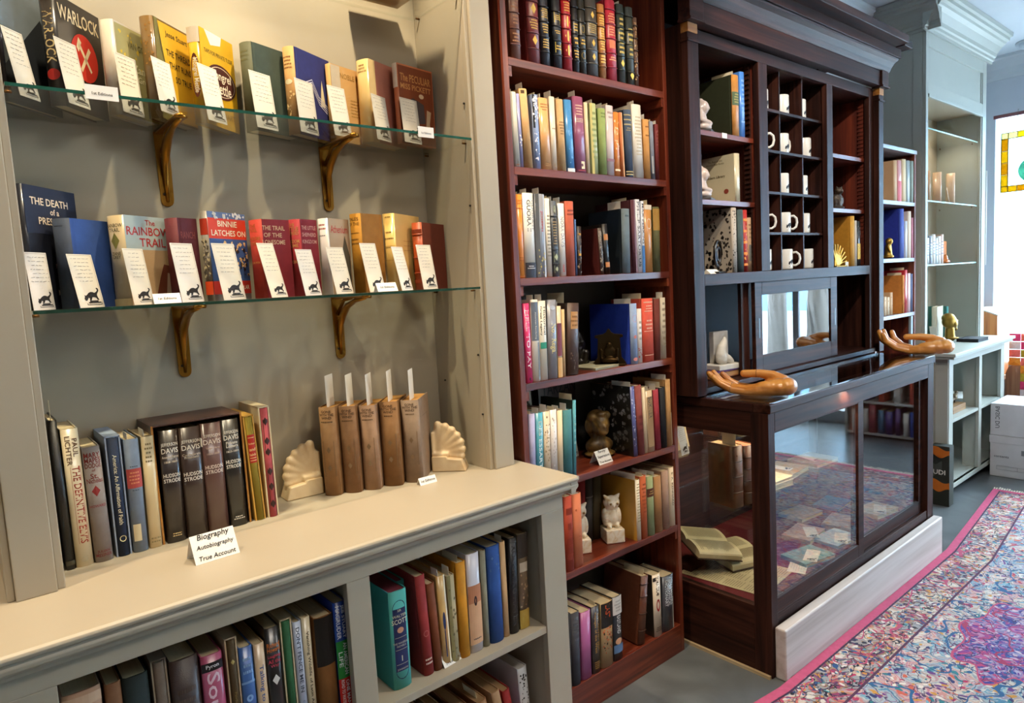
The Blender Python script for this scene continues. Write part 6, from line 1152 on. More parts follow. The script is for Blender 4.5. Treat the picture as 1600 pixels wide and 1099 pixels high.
blob_obj('shell', [('c', [(-.015, 0, .008), (-.015 + .085 * math.sin(a), .004, .02 + .095 * math.cos(a))], [.005, .0062]) for a in [math.radians(-20 + 15 * i) for i in range(8)]] + [('b', (-.03, .012, -.003, .007, .004, .035))], plain('#a87c28', 'metal', .35), t, .003, 1)
t = thing('tag', 'tiny white card before golden yellow book in dark cabinet', 'tag', (3.585, 1.575, 1.5035)); MB().box(0, .035, 0, .0008, 0, .024).obj('card', WHITEP, t)
# white hand sculpture on a book, low compartment
t = thing('book', 'brown book with purple cover lying under the white sculpture in low compartment', 'book', (2.42, 1.602, 1.0605), 0)
MB().box(0, .26, 0, .19, 0, .0035).box(0, .26, .187, .19, .0035, .026).obj('cover', plain('#6a3a1c', 'cloth'), t); MB().box(.004, .256, .003, .187, .0035, .026).obj('pages', pages_mat('#a87848'), t); MB().box(0, .26, 0, .19, .0261, .0295).obj('front_cover', plain('#4a2c62', 'cloth'), t)
t = thing('sculpture', 'off-white stone sculpture of a flame-like hand against a slab in low compartment', 'sculpture', (2.56, 1.655, 1.0905), -.12)
STN = plain('#c8c4bc', 'stone', .6)
MB().box(-.075, .075, -.05, .05, 0, .022).obj('base', STN, t, .003); MB().box(-.02, .075, .025, .05, .022, .16).obj('slab', STN, t, .002)
blob_obj('hand', [('s', (-.012, -.012, .048), (.036, .024, .030)), ('c', [(-.02, -.012, .06), (-.012, -.010, .09), (.008, -.008, .115), (.012, -.008, .135)], [.026, .021, .014, .005]), ('c', [(.015, -.02, .045), (.035, -.022, .03)], [.017, .013])], STN, t, .0035, 3)
# ---------------------------------------------------------------- carved wooden hands on the case
TEAK = wood('teak', '#a05e1e', '#c8843a', '#dca050', 'y', .34, .5, .5)
def wooden_hand(label, loc, rz, s=1.0, spread=1.0, lift=0.0):
    t = thing('carved_hand', label, 'sculpture', loc, rz, 'carved wooden hands on the counter case'); t.scale = (s, s, s)
    P_ = []
    for k, (x, yk, yt, zt) in enumerate(((-.048, .135, .270, .078), (-.0165, .150, .300, .088), (.0155, .147, .292, .088), (.046, .135, .262, .078))):
        P_.append(('c', [(x * .55, .03, .036), (x * .92, .09, .026), (x, yk, .0205)], [.034, .025, .0190]))
        sp = lambda f: x * (1 + (spread - 1) * f)
        P_.append(('c', [(x, yk, .0205), (sp(.5) * 1.04, yk + (yt - yk) * .45, .028 + lift * .3), (sp(.8) * 1.05, yk + (yt - yk) * .78, .050 + lift * .8), (sp(1.) * 1.03, yt - lift * .6, zt + lift)], [.0185, .0172, .0158, .0128]))
    P_ += [('s', (0, .012, .038), (.058, .050, .037)), ('s', (0, -.020, .042), (.050, .038, .037)), ('s', (-.034, .055, .034), (.030, .055, .032)), ('s', (.038, .045, .038), (.030, .045, .032))]
    P_ += [('c', [(.040, .008, .056), (.046, .050, .078), (.040, .100, .086), (.030, .165, .086)], [.030, .0225, .0190, .0165])]
    me = blob('hand', P_, .0034, 3); me.materials.append(TEAK); link('hand', me, t)
    m = MB()
    for x, y, z, r in ((-.0498, .196, .030, .0176), (-.0171, .218, .031, .0176), (.0161, .212, .031, .0176), (.0478, .192, .030, .0176)):
        m.tube([(x + r * math.cos(a), y, z - .002 + r * math.sin(a)) for a in [2 * math.pi * i / 14 for i in range(14)]], .0009, 5, closed=True)
    m.tube([(.0385 + .0190 * math.cos(a), .112, .086 + .0190 * math.sin(a)) for a in [2 * math.pi * i / 14 for i in range(14)]], .0009, 5, closed=True)
    if spread == 1: each(m, 'joint_line', plain('#3c2008', 'paint'), t)
    return t
wooden_hand('carved honey-brown wooden hand lying palm up at near left end of the glass case', (2.345, 1.262, 1.0357), math.radians(15), .90)
wooden_hand('carved wooden hand lying palm up at far right end of the glass case', (3.815, 1.205, 1.0357), math.radians(8), .98, 1.6, .03)
# ---------------------------------------------------------------- inside the glass case
gi = 'things in the glass counter case'
t = thing('newspaper', 'yellowed printed newspaper sheet lying flat at near end of case floor', 'newspaper', (2.275, 1.315, .2625), math.radians(6))
MB().box(0, .30, 0, .36, 0, .002).obj('sheet', plain('#b8a880', 'paper'), t)
m = MB(); rg = random.Random(4)
for c in range(4):
    for k in range(34):
        if rg.random() < .9: m.add([(.012 + c * .071, .012 + k * .010, .0022), (.012 + c * .071 + rg.uniform(.04, .064), .012 + k * .010, .0022), (.012 + c * .071 + .06, .016 + k * .010, .0022), (.012 + c * .071, .016 + k * .010, .0022)], [(0, 1, 2, 3)])
m.obj('print', plain('#8d825f', 'print'), t)
def open_book(label, loc, rz, w, h, tint='#cbb78a'):
    t = thing('open_book', label, 'book', loc, rz, gi)
    pr = [(0, .0)] + [(w / 2 - w / 2 * math.cos(math.pi * i / 8) * 1, .018 + .016 * math.sin(math.pi * i / 8)) for i in range(0, 9)] + [(w, .0)]
    lf = [(0, .0)] + [(-x, z) for x, z in pr[1:]]
    MB().prism(pr, 'y', 0, h).prism([(-x, z) for x, z in pr], 'y', 0, h).obj('pages', plain(tint, 'paper'), t)
    MB().box(-w - .004, w + .004, -.004, h + .004, -.0045, -.0003).obj('cover', plain('#3a2418', 'leather'), t)
    m = MB(); rg = random.Random(2)
    for sx in (-1, 1):
        for k in range(22):
            y = h * .9 - k * h * .038; a = sx * w * .12; b = sx * w * rg.uniform(.7, .88)
            zf = lambda x: .0187 + .016 * math.sin(math.acos(max(-1, min(1, (w / 2 - abs(x)) / (w / 2)))))
            n = 6; xs = [a + (b - a) * i / n for i in range(n + 1)]
            m.add([(x, y, zf(x) + .0006) for x in xs] + [(x, y + h * .013, zf(x) + .0006) for x in xs], [(i, i + 1, n + 2 + i, n + 1 + i) for i in range(n)])
    m.obj('print', plain('#8a7c60', 'print'), t); t.location.z += .005; return t
ob = open_book('open old book lying tilted behind the newspaper in the glass case', (2.475, 1.60, .322), math.radians(62), .12, .20)
ob.rotation_euler = (math.radians(12), math.radians(-8), math.radians(62))
open_book('open old book with worn edges on floor of case beside the white card', (2.62, 1.56, .268), math.radians(70), .13, .21, '#b8a880')
t = thing('book_stand', 'dark wooden rest under the tilted open book in the glass case', 'stand', (2.30, 1.64, .2625)); MB().box(-.03, .07, -.0, .09, 0, .024).obj('block', DX, t)
price_card(2.50, 1.44, .2652, .055, .15, -40, 6, 'white price card with cat emblem standing beside the open books in the glass case', 401, gi)
book((2.405, 1.515, .5305), .062, .262, .13, '#6a3c1e', 'l', [('r', (.25, .5, .75), '#4a2814'), ('sn', .5, .9, '#8a5a30', 8)], rz=math.radians(-8), label='thick worn brown leather volume, left of two on lower glass shelf in the case', group=gi, slip=(.01, .07, .07, .5), page='#a88a5c')
book((2.475, 1.507, .5305), .066, .252, .13, '#5c3014', 'l', [('r', (.2, .4, .6, .8), '#3c1e0c')], rz=math.radians(-8), label='thick brown leather volume, right of two on lower glass shelf in the case', group=gi, page='#b0623c')
price_card(2.575, 1.506, .531, .060, .21, 24, 12, 'white price card with cat emblem leaning beside the leather volumes in the case', 402, gi, '#dfe4e6')
price_card(2.632, 1.502, .531, .055, .17, 64, 9, 'narrow white card with cat emblem standing edge-on by the leather volumes in the case', 403, gi, '#dfe4e6')
for i, (c, x) in enumerate((('#4a2c22', 2.64), ('#5c3426', 2.675), ('#6a2622', 2.71), ('#702a24', 2.742))):
    book((x, 1.735, .7605), .030, .112, .08, c, 'l', [('r', (.3, .6), '#3a1c14'), ('d', .7, .8, '#a88448', 2)], label=f'small dark red-brown leather book, {ORD[i]} from left on top glass shelf in the case', group='small leather books in the case', page='#c0a468')
price_card(2.605, 1.705, .875, .075, .135, 16, 32, 'white price card with cat emblem resting on top of the small leather books, left one', 404, gi, '#ece4c8')
price_card(2.70, 1.70, .875, .075, .13, 16, 32, 'cream price card with cat emblem resting on top of the small leather books, right one', 405, gi, '#e8e4bc')
t = thing('document', 'old folded document standing at far left back of the glass case', 'document', (2.30, 1.72, .7605), .12); t.rotation_euler = (-.2, 0, .12)
MB().box(0, .12, 0, .0012, 0, .165).obj('sheet', plain('#b0a07c', 'paper'), t); m = MB(); vs, fs = scrawl(random.Random(8), .01, .11, .02, .155, 9); m.add([(a, -.0004, b) for a, b in vs], fs); m.obj('handwriting', plain('#7a6c50', 'print'), t)
price_card(2.262, 1.66, .7605, .06, .12, 6, 12, 'white price card with cat emblem before the folded document in the glass case', 406, gi, '#dfe4e6')
def flat_book(label, loc, rz, w, d, h, col, card=True, pages='#d8c088'):
    t = thing('book', label, 'book', loc, rz, 'flat books lying in the glass case')
    MB().box(0, w, 0, d, 0, .003).box(0, .003, 0, d, .003, h - .003).box(0, w, 0, d, h - .003, h).obj('cover', plain(col, 'paper'), t, .0006)
    MB().box(.003, w - .003, .003, d - .003, .003, h - .003).obj('pages', pages_mat(pages), t)
    return t
flat_book('large cream-yellow folder lying on top glass shelf behind near door pane', (2.83, 1.665, .7606), math.radians(-6), .36, .165, .028, '#cfb878')
flat_book('pale yellow book with label lying under the large folder, left', (2.66, 1.52, .5306), math.radians(-8), .20, .15, .026, '#c8b07a')
flat_book('brown-edged flat book under the large folder, middle', (2.90, 1.53, .5306), math.radians(5), .22, .16, .024, '#a88c60')
flat_book('cream card-covered book lying at the front of lower glass shelf', (2.69, 1.505, .5570), math.radians(-4), .17, .11, .016, '#d8cca0')
flat_book('grey-brown flat book at right of lower glass shelf', (3.16, 1.53, .5306), math.radians(-4), .20, .16, .02, '#9a927c')
for i, (x, y, rz, w, h_) in enumerate(((2.70, 1.535, 30, .055, .12), (2.97, 1.57, 10, .055, .13), (3.20, 1.56, -20, .055, .12), (2.92, 1.70, 4, .06, .13))):
    z = (.5735, .5556, .5516, .7892)[i]
    c = price_card(x, y, z, w, h_, rz, 88, f'white price card with cat emblem lying flat on {("cream card-covered", "brown-edged", "grey-brown", "large yellow")[i]} book in the case', 410 + i, 'cards lying flat in the glass case')
rg = random.Random(11)
fl = [(2.30, 1.30, 8, '#8d7a68'), (2.62, 1.32, -12, '#6a8c88'), (2.86, 1.42, 6, '#b08a78'), (2.90, 1.315, -6, '#a8b0b4'), (3.13, 1.36, 10, '#9a8070'), (3.37, 1.335, -8, '#b8a890'), (3.36, 1.52, 4, '#6c7c98'), (3.10, 1.58, -5, '#a09080')]
for i, (x, y, r, c) in enumerate(fl):
    if i == 0: continue
    flat_book(f'thin {["","green-grey","salmon","pale grey","brown","beige","blue-grey","taupe"][i]} book lying flat on case floor behind the door panes', (x, y, .2626), math.radians(r), .19, .13, .014 + .004 * (i % 3), c)
    if i in (1, 2, 3, 5): price_card(x + .03, y + .03, .2768 + .004 * (i % 3), .055, .12, r - 60, 88, f'white price card with cat emblem lying on the {["","green-grey","salmon","pale grey","","beige"][i]} book on case floor', 420 + i, 'cards lying flat in the glass case')
t = thing('typed_sheet', 'cream typed sheet lying on case floor just behind the near door', 'sheet', (2.285, 1.285, .2650), math.radians(20)); t.location.x = 2.33; t.location.z = .2650
MB().box(.22, .36, -.07, .0, 0, .0008).obj('paper', plain('#d8d0c0', 'paper'), t); m = MB(); vs, fs = scrawl(random.Random(6), .23, .35, -.066, -.006, 6); m.add([(a, b, .0011) for a, b in vs], fs); m.obj('typing', plain('#6a6460', 'print'), t)
# ---------------------------------------------------------------- lower right bay, bottom shelf: leaning books seen from above
for i, (x, y, t_, h_, c, ln, lab) in enumerate(((.86, 1.42, .030, .245, '#5c3a28', -12, 'brown'), (.905, 1.42, .026, .25, '#c8a880', -12, 'cream-slip tan'), (.945, 1.42, .032, .262, '#8a5a3c', -12, 'chestnut'), (.99, 1.42, .030, .27, '#a87850', -11, 'light brown'), (1.035, 1.42, .028, .275, '#b89068', -10, 'fawn'), (1.066, 1.42, .026, .262, '#a02c28', -9, 'red'))):
    book((x + .05, y, .112), t_, h_, .19, c, 'c', [], label=f'{lab} book leaning left, {ORD[i]} from left on the lowest shelf of right lower bay', lean=ln, group='leaning books at the bottom of the right bay', slip=(.02, .06, .02, .4) if i in (1, 3) else None, page='#b08c60')
book((1.150, 1.42, .112), .034, .30, .19, '#d8d8d8', 'j', [('sn', .3, .95, '#1c1c1e', 40), ('b', .55, .58, '#1c1c1e')], label='white and black patterned book at right end of the lowest shelf of right lower bay', lean=-3, board='#cfcfcf', page='#d8d4c8', group='leaning books at the bottom of the right bay')
# book on the top glass shelf
t = thing('book', 'tan book lying on the topmost glass shelf at top edge of the photo', 'book', (.975, 1.60, 2.3424), 0); MB().box(0, .15, 0, .2, 0, .003).box(0, .15, .197, .2, .003, .03).box(0, .15, 0, .2, .03, .033).obj('cover', plain('#a8702c', 'cloth'), t); MB().box(.003, .147, .003, .197, .003, .03).obj('pages', pages_mat('#c89a5c'), t)
price_card(1.085, 1.612, 2.3765, .055, .13, 10, 60, 'white price card lying on the tan book at top edge of the photo', 440, None)
# ---------------------------------------------------------------- far low bookcase and far cabinet contents
t = thing('figurine', 'small gilt figurine beside the royal blue book on far low bookcase', 'figurine', (4.275, 1.63, 1.5344), .3)
blob_obj('figure', [('s', (0, 0, .012), (.03, .03, .012)), ('c', [(0, 0, .02), (0, 0, .07)], [.022, .018]), ('s', (0, -.004, .10), (.018, .02, .022)), ('c', [(-.02, 0, .07), (-.03, -.01, .045)], [.008, .007]), ('c', [(.02, 0, .07), (.03, -.01, .045)], [.008, .007])], plain('#b08a3c', 'metal', .4), t, .004, 2)
for i, (x, c, h_) in enumerate(((4.285, '#c8b090', .11), (4.33, '#d8c4a4', .105), (4.375, '#c8a47c', .13))):
    book((x - .1, 1.62, 1.2053), .035, h_, .11, c, 'p', [('sn', .1, .9, '#8a6a4c', 8)], label=f'small worn cream book, {ORD[i]} from left on lower shelf of far low bookcase', group='small cream books on the far low bookcase')
gf = 'books in the far grey niche'
def fbook(x, y, z, t_, h_, d, c, kd, rz, label, deco=(), board=None): return book((x, y, z), t_, h_, d, c, kd, deco, label=label, group=gf, rz=math.radians(rz), board=board)
fbook(4.90, 1.66, 1.8855, .04, .20, .14, '#b08a68', 'j', -72, 'brown pictorial book, left of three on middle glass shelf of far niche', [('cn', .1, .9, .1, .9, '#5a4030', 30)])
fbook(5.10, 1.67, 1.8855, .05, .205, .14, '#d8b494', 'j', -72, 'peach and grey book, middle of three on middle glass shelf of far niche', [('cn', .1, .9, .1, .7, '#8a8c98', 20)])
fbook(5.36, 1.67, 1.8855, .05, .215, .15, '#d8b898', 'j', -70, 'white and blue pictorial book, right of three on middle glass shelf of far niche', [('cb', .02, .98, .02, .98, '#c4c4cc'), ('cn', .1, .9, .05, .6, '#4c5078', 30)])
price_card(5.20, 1.60, 1.8857, .06, .11, 15, 10, 'white price card before the peach book in the far niche', 450, None)
for i, (x, c) in enumerate(((4.84, '#b8b4ac'), (4.90, '#8c98a8'), (4.95, '#d8d4cc'), (5.00, '#c8d0d4'), (5.05, '#e0d8d0'), (5.10, '#c8a898'))):
    fbook(x, 1.62, 1.487, .04, .17 + .012 * (i % 3), .12, c, 'j', -8, f'slim pale book, {ORD[i]} from left on lower glass shelf of far niche', [('v', 'l i l', .3, .8, .2, '#5a5a60')] if False else [('d', .3, .8, '#7a7a80', 5)])
fbook(5.33, 1.70, 1.487, .02, .155, .17, '#b0662c', 'c', -80, 'orange-brown book facing out on lower glass shelf of far niche', [('co', .5, .45, .2, .2, '#9a5620')])
t = thing('bookend', 'small orange pottery boat-shaped dish before the orange-brown book in far niche', 'dish', (5.25, 1.64, 1.4869), .2); blob_obj('dish', [('s', (0, 0, .014), (.05, .03, .014)), ('c', [(.0, 0, .02), (.02, 0, .05)], [.02, .012])], plain('#b8642c', 'ceramic'), t, .004, 2)
fbook(5.08, 1.80, .9455, .02, .30, .30, '#2c6a68', 'c', -86, 'large teal book facing out at back of far grey counter', [], '#2c6e6c')
fbook(5.245, 1.72, .9455, .035, .245, .17, '#d8ccb4', 'j', -84, 'cream book facing out behind the gilt head on far grey counter')
fbook(5.47, 1.70, .9455, .035, .235, .12, '#3c7a74', 'c', -6, 'teal spined book right of the gilt head on far grey counter', [('d', .3, .8, '#8ab0a4', 5)])
fbook(5.535, 1.68, .9455, .03, .14, .12, '#d8d4c8', 'p', -6, 'short white book beside the teal spined one on far grey counter')
fbook(4.86, 1.72, .9455, .04, .22, .10, '#7c90a0', 'c', -6, 'grey-blue book at left of far grey counter')
price_card(5.02, 1.60, .9457, .06, .13, 60, 10, 'white card standing edge-on left of the gilt head on far grey counter', 455, None)
t = thing('bust', 'gilt bronze head in profile on far grey counter before a cream book', 'bust', (5.29, 1.615, .9454), math.radians(78))
blob_obj('head', [('s', (0, 0, .010), (.05, .05, .010)), ('c', [(0, .01, .015), (0, .012, .07)], [.034, .030]), ('s', (0, .018, .125), (.042, .055, .050)), ('s', (0, -.012, .110), (.036, .040, .046)), ('s', (0, -.056, .108), (.009, .012, .013)), ('s', (0, -.040, .072), (.022, .018, .018)), ('c', [(-.014, -.046, .088), (.014, -.046, .088)], [.006, .006]), ('s', (0, -.046, .128), (.026, .010, .008)), ('s', (-.040, .014, .112), (.007, .012, .016)), ('s', (.040, .014, .112), (.007, .012, .016)), ('s', (0, .03, .15), (.040, .045, .034))], plain('#86682c', 'metal', .45), t, .004, 2)
t = thing('book', 'black book lying flat on far grey counter', 'book', (5.30, 1.455, .9454), math.radians(-2)); MB().box(0, .20, 0, .13, 0, .003).box(0, .003, 0, .13, .003, .019).box(0, .2, 0, .13, .019, .022).obj('cover', plain('#1c1e24', 'cloth'), t); MB().box(.003, .197, .003, .127, .003, .019).obj('pages', pages_mat('#2c2c30'), t)
t = thing('figurine', 'pair of bronze birds on a wooden block on far cabinet shelf', 'figurine', (5.02, 1.53, .5123), 0)
MB().box(-.11, .13, -.05, .05, 0, .045).obj('block', wood('pale_block', '#6a4a2c', '#8d6a44', '#a8845c', 'x'), t, .004)
for k, x in enumerate((-.05, .075)):
    blob_obj('bird', [('s', (x, 0, .085), (.032, .02, .018), (0, -.5, 0)), ('s', (x + .032, 0, .112), (.013, .012, .012)), ('c', [(x + .042, 0, .112), (x + .056, 0, .108)], [.005, .002]), ('c', [(x - .025, 0, .075), (x - .055, 0, .062)], [.010, .005]), ('c', [(x, .0, .07), (x, .0, .045)], [.005, .005])], mottled('bird_bronze', ['#2a2018', '#5c4c34', '#8d7a54'], 30, .4), t, .004, 2)
t = thing('paper_stack', 'low stack of white papers on far cabinet shelf behind its middle post', 'papers', (5.36, 1.50, .5123), .1)
for k in range(3): MB().box(-.01 * k, .30 - .012 * k, 0, .2, k * .012, k * .012 + .011).obj('sheaf', plain(['#d8d8d4', '#c8ccd0', '#e4e2dc'][k], 'paper'), t)
t = thing('vase', 'slender dark bottle on far cabinet shelf behind the birds', 'vase', (4.78, 1.62, .5123)); MB().lathe([(.025, 0), (.03, .01), (.028, .09), (.012, .13), (.010, .2), (.014, .21)], 16).obj('body', plain('#3a2c24', 'ceramic'), t)
# camouflage box against the far cabinet
t = thing('cardboard_box', 'slim black and orange patterned box on floor leaning at end of far cabinet', 'box', (4.575, 1.398, .0005))
MB().box(0, .075, 0, .102, 0, .375).obj('carton', plain('#23281f', 'paper'), t, .001)
def wave(z0, z1, ph): 
    n = 10; up = [(i / n * .102, z1 + .012 * math.sin(ph + i * .5)) for i in range(n + 1)]; dn = [(i / n * .102, z0 + .012 * math.sin(ph + 1.2 + i * .6)) for i in range(n + 1)][::-1]; return up + dn
m = MB()
for z0, z1, ph in ((.312, .360, .4), (.098, .155, 1.0)):
    pl = wave(z0, z1, ph); vs, fs = tri_poly(pl); m.add([(-.0006, .102 - a, b) for a, b in vs], fs)
each(m, 'orange_wave', plain('#b8641c', 'print'), t)
vs, fs = tri_poly(wave(.19, .27, 2.6)); MB().add([(-.0005, .102 - a * .6, b) for a, b in vs], fs).obj('grey_wave', plain('#4c5048', 'print'), t)
vs, fs, tw, hh = text_geo('UDI'); k = .066 / tw; MB().add([(-.0009, .088 - x * k, .196 + y * k) for x, y in vs], fs).obj('lettering', WHITEP, t)
# white storage boxes
BXM = plain('#d4d6da', 'paper', .6)
def store_box(z, h, label, word, lines):
    t = thing('storage_box', label, 'box', (5.45, .94, z), 0, 'white storage boxes by the far cabinet')
    MB().box(0, .38, 0, .48, 0, h).obj('carton', BXM, t, .004)
    if lines:
        MB().box(-.004, .384, -.004, .484, h - .05, h + .002).obj('lid', BXM, t, .003)
        MB().box(-.0046, -.0038, .20, .30, h - .12, h - .085).obj('hand_hole', plain('#7c8086', 'paint'), t)
        m = MB()
        for (y0, y1, z0, z1) in ((.08, .44, .075, .077), (.08, .44, .050, .052), (.08, .082, .05, .077), (.20, .202, .05, .077), (.32, .322, .05, .077), (.438, .44, .05, .077)): m.box(-.0012, -.0004, y0, y1, z0, z1)
        m.obj('printed_lines', plain('#9a9ea6', 'print'), t)
        vs, fs, tw, hh = text_geo('contents'); k = .085 / tw; MB().add([(-.0012, .455 - x * k, .135 + y * k) for x, y in vs], fs).obj('lettering', plain('#5c6068', 'print'), t)
    else:
        vs, fs, tw, hh = text_geo('BASIC DU'); k = .15 / tw; MB().add([(-.0012, .425 + y * k, h - .02 - x * k) for x, y in vs], fs).obj('lettering', plain('#5c6068', 'print'), t)
    return t
store_box(.0005, .285, 'white storage box with hand hole on floor by far cabinet, lower of two', '', True)
store_box(.289, .222, 'white storage box with vertical lettering, upper of two by far cabinet', 'BASIC DU', False)
# ---------------------------------------------------------------- window corner
t = thing('wooden_lectern', 'orange-brown sloped wooden desk box beyond the far counter by the window', 'box', (6.02, 1.532, .60))
MB().prism([(.0, 0), (.150, 0), (.150, .515), (.10, .515), (.0, .475)], 'x', 0, .30).obj('body', wood('honey_wood', '#8a4a18', '#b4682a', '#c87c3a', 'z', .4), t, .004)
MB().prism([(-.006, .474), (.102, .5175), (.150, .5175), (.150, .527), (.102, .527), (-.006, .484)], 'x', -.008, .308).obj('sloped_lid', plain('#e0d4c4', 'paint'), t)
t = thing('side_table', 'narrow wooden side table under the orange-brown desk box by the window', 'table', (6.0, 1.53, 0)); MB().box(0, .44, 0, .153, .565, .5995).obj('top', wood('bench_x', '#7c4a2c', '#9a6a48', '#b08460', 'x'), t, .003)
for x, y in ((.02, .01), (.02, .113), (.39, .01), (.39, .113)): MB().box(x, x + .03, y, y + .03, 0.0005, .5645).obj('leg', wood('bench_z', '#7c4a2c', '#9a6a48', '#b08460', 'z'), t)
CW = wood('chair_panel', '#6a3c24', '#8a5a3c', '#a0704c', 'z')
t = thing('wooden_chair', 'brown wooden chair with rounded side panel near the window', 'chair', (6.2, 1.0, 0), 0)
MB().prism([(.40, .0005), (.52, .0005), (.52, .62), (.505, .665), (.47, .69), (.40, .69)], 'x', 0, .03).obj('side_panel', CW, t, .004)
MB().box(.0, .03, 0, .40, .42, .93).obj('backrest', CW, t, .004); MB().box(.03, .26, 0, .52, .40, .44).obj('seat', plain('#3a3040', 'cloth'), t, .006)
for x, y in ((.0, .0), (.22, .0), (.22, .48)): MB().box(x, x + .03, y, y + .03, .0005, .40).obj('leg', CW, t)
t = thing('patchwork_quilt', 'colourful patchwork quilt of pink red orange and white squares over the chair by the window', 'quilt', (6.192, .90, .44), 0)
rg = random.Random(21); cols = ['#d83c6c', '#e08a2c', '#c8281e', '#e8d8d8', '#8c7cc0', '#b89a2c', '#e86a5c', '#f0e4e0']
me_ = {}
for i in range(8):
    for j in range(8):
        if i > 6 and j < 4: continue
        c = cols[(i * 3 + j * 5 + rg.randrange(3)) % len(cols)]
        if c not in me_:
            me_[c] = MB().add([(0, 0, 0), (0, .074, 0), (0, .074, .060), (0, 0, .060), (-.010, .037, .030)], [(0, 1, 2, 3), (0, 4, 1), (1, 4, 2), (2, 4, 3), (3, 4, 0)]).mesh('patch', plain(c, 'cloth'))
        p = link('patch', me_[c], t); p.location = (-.004 + .003 * math.sin(i), .075 * i, .061 * j)
# low bookshelf under the shop window, met only in the reflections of the case
t = thing('window_bookshelf', 'low white bookshelf standing under the shop window', 'bookcase', (6.10, -.2, 0))
for z in (.02, .30, .58): MB().box(0, .38, 0, 1.05, z, z + .02).obj('shelf', plain('#b8b4ac', 'paint'), t)
for y in (0, 1.03): MB().box(0, .38, y, y + .02, .0005, .60).obj('side_panel', plain('#b8b4ac', 'paint'), t)
MB().box(.37, .38, 0, 1.05, .0005, .60).obj('back_panel', plain('#8d8a84', 'paint'), t)
rg = random.Random(31); y = .82
for k in range(15):
    for z in (.0405, .3205):
        if z > .3 and k % 2: continue
        t_ = rg.uniform(.036, .06)
        book((6.11, y, z), t_, rg.uniform(.19, .25), .15, rg.choice(['#2c4a9a', '#8a2c34', '#c8c4bc', '#4a3a7c', '#3c6a8c', '#b0442c', '#d8d4cc', '#5c3c6c']), 'j', [], rz=math.radians(-90), label=f'{ORD[k]} book from near end on {"lower" if z < .1 else "upper"} shelf under the window', group='books under the shop window')
    y -= .065
t = thing('conduit', 'white vertical pipe on the wall at right edge of far cabinet', 'pipe', (5.80, 1.56, 1.46)); MB().tube([(0, .06, 0), (0, 0, .002), (0, 0, .67), (0, .06, .672)], .010, 8).obj('pipe', plain('#d8d8d4', 'paint'), t); MB().box(-.02, .02, .05, .075, -.02, .03).box(-.02, .02, .05, .075, .64, .69).obj('clamp', plain('#c0c0bc', 'paint'), t)
t = thing('smoke_detector', 'round white ceiling fixture near the window', 'fixture', (6.2, 1.38, 3.0495)); MB().lathe([(.11, -.012), (.11, -.0005)], 28).lathe([(.06, -.045), (.085, -.035), (.09, -.0125)], 28).obj('body', CEILM, t)
# stained glass panel hanging in the window
t = thing('stained_glass_panel', 'yellow bordered stained glass panel with green round figure hanging in the window', 'stained glass', (6.40, 1.10, 2.01))
def sg(key, c): 
    if key in MATS: return MATS[key]
    m = bpy.data.materials.new(key); m.use_nodes = True; nt = m.node_tree; b = nt.nodes['Principled BSDF']; out = nt.nodes['Material Output']
    tr = N(nt, 'ShaderNodeBsdfTransparent'); tr.inputs[0].default_value = lin(c); tl = N(nt, 'ShaderNodeBsdfTranslucent'); tl.inputs[0].default_value = lin(c)
    mx = N(nt, 'ShaderNodeMixShader'); mx.inputs[0].default_value = .25; nt.links.new(tr.outputs[0], mx.inputs[1]); nt.links.new(tl.outputs[0], mx.inputs[2]); nt.links.new(mx.outputs[0], out.inputs['Surface']); MATS[key] = m; return m
WSG, HSG = .52, .45; bw = .045
ycol = ['#b08c28', '#c4b080', '#a87c20', '#bca034']; pieces = []
for k in range(4): pieces.append((WSG - bw, WSG, bw + k * (HSG - 2 * bw) / 4, bw + (k + 1) * (HSG - 2 * bw) / 4)); pieces.append((0, bw, bw + k * (HSG - 2 * bw) / 4, bw + (k + 1) * (HSG - 2 * bw) / 4))
for k in range(5):
    for z in (0, HSG - bw): pieces.append((k * WSG / 5, (k + 1) * WSG / 5, z, z + bw))
for i, (y0, y1, z0, z1) in enumerate(pieces): MB().box(-.002, .002, y0 + .002, y1 - .002, z0 + .002, z1 - .002).obj('glass_piece', sg('amber_glass_%d' % (i % 4), ycol[i % 4]), t)
MB().box(-.002, .002, bw + .002, WSG - bw - .002, bw + .002, HSG - bw - .002).obj('clear_field', sg('white_glass', '#f4f6f4'), t)
el = [(WSG / 2 - .0 + .15 * math.cos(a), .15 + .115 * math.sin(a)) for a in [2 * math.pi * i / 28 for i in range(28)]]
MB().prism(el, 'x', -.006, -.003).obj('green_bird', sg('green_glass', '#64907c'), t)
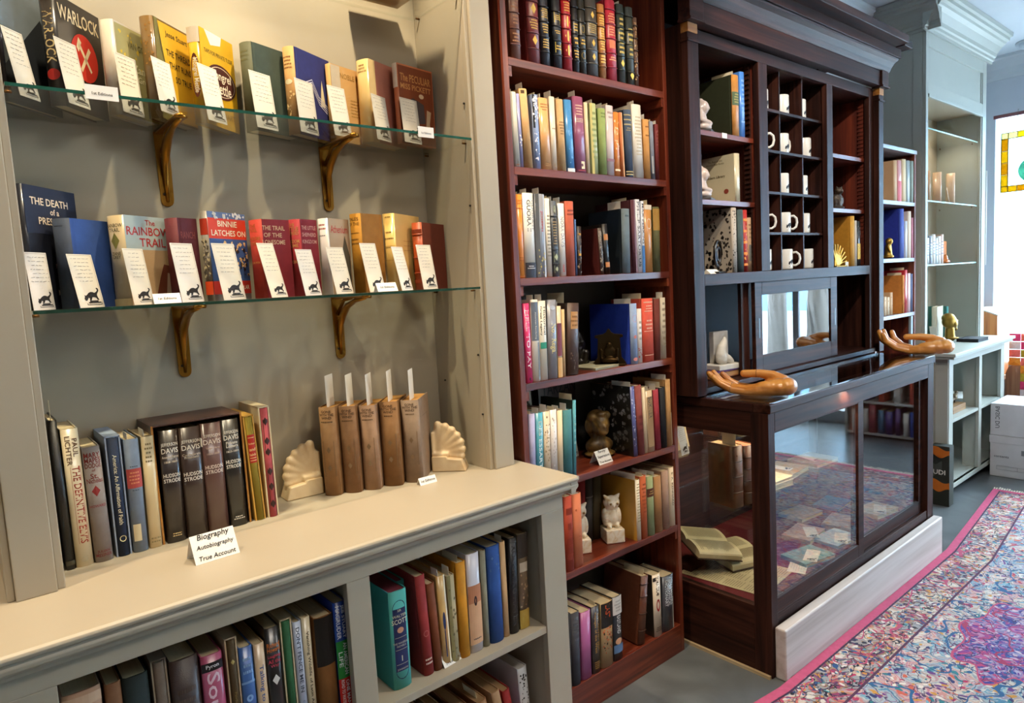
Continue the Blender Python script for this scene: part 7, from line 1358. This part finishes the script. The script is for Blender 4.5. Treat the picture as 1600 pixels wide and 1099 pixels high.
MB().prism([(WSG / 2 + .02, .33), (WSG / 2 - .03, .37), (WSG / 2 - .08, .33), (WSG / 2 - .03, .30)], 'x', -.006, -.003).obj('red_beak', sg('red_glass', '#8a4434'), t)
m = MB()
for y in (0, bw, WSG - bw, WSG): m.box(-.004, .004, y - .0025, y + .0025, 0, HSG)
for z in (0, bw, HSG - bw, HSG): m.box(-.004, .004, 0, WSG, z - .0025, z + .0025)
for k in range(1, 4):
    z = bw + k * (HSG - 2 * bw) / 4; m.box(-.004, .004, 0, bw, z - .0015, z + .0015).box(-.004, .004, WSG - bw, WSG, z - .0015, z + .0015)
for k in range(1, 5): m.box(-.004, .004, k * WSG / 5 - .0015, k * WSG / 5 + .0015, 0, bw).box(-.004, .004, k * WSG / 5 - .0015, k * WSG / 5 + .0015, HSG - bw, HSG)
m.obj('lead_came', plain('#4a3020', 'metal'), t)
m = MB(); m.tube([(0, .1, HSG), (.02, .1, 2.63 - 2.01)], .0015, 5).tube([(0, .42, HSG), (.02, .42, 2.63 - 2.01)], .0015, 5); m.obj('hanging_wire', plain('#3a3a3a', 'metal'), t)
# ---------------------------------------------------------------- outside
struct(MB().box(6.7, 30, -18, 14, -.15, -.12).obj('street', plain('#dcdee0', 'paint', .8)))
t = thing('street_tree', 'street tree trunk outside the shop window', 'tree', (9.0, -1.25, -.12)); MB().tube([(0, 0, 0), (.05, .02, 1.2), (0, .05, 2.4), (.1, 0, 4)], [.20, .15, .14, .12], 10).obj('trunk', plain('#5c564e', 'stone'), t)
t2 = thing('street_tree', 'second street tree trunk outside the shop window, nearer the corner', 'tree', (9.0, -1.80, -.12)); MB().tube([(0, 0, 0), (-.03, .02, 1.2), (.02, .0, 2.6), (.1, .05, 4)], [.16, .13, .12, .11], 10).obj('trunk', plain('#6a645c', 'stone'), t2)
t3 = thing('far_building', 'pale blue shop building across the street', 'building', (26, -16, -.12)); MB().box(0, 3, 0, 26, 0, 7).obj('wall', plain('#8ab8d4', 'paint'), t3)
for k in range(8): MB().box(-.05, .02, 1 + k * 3.1, 3 + k * 3.1, 1.2, 3.2).obj('window', plain('#b8ccd8', 'ceramic'), t3)
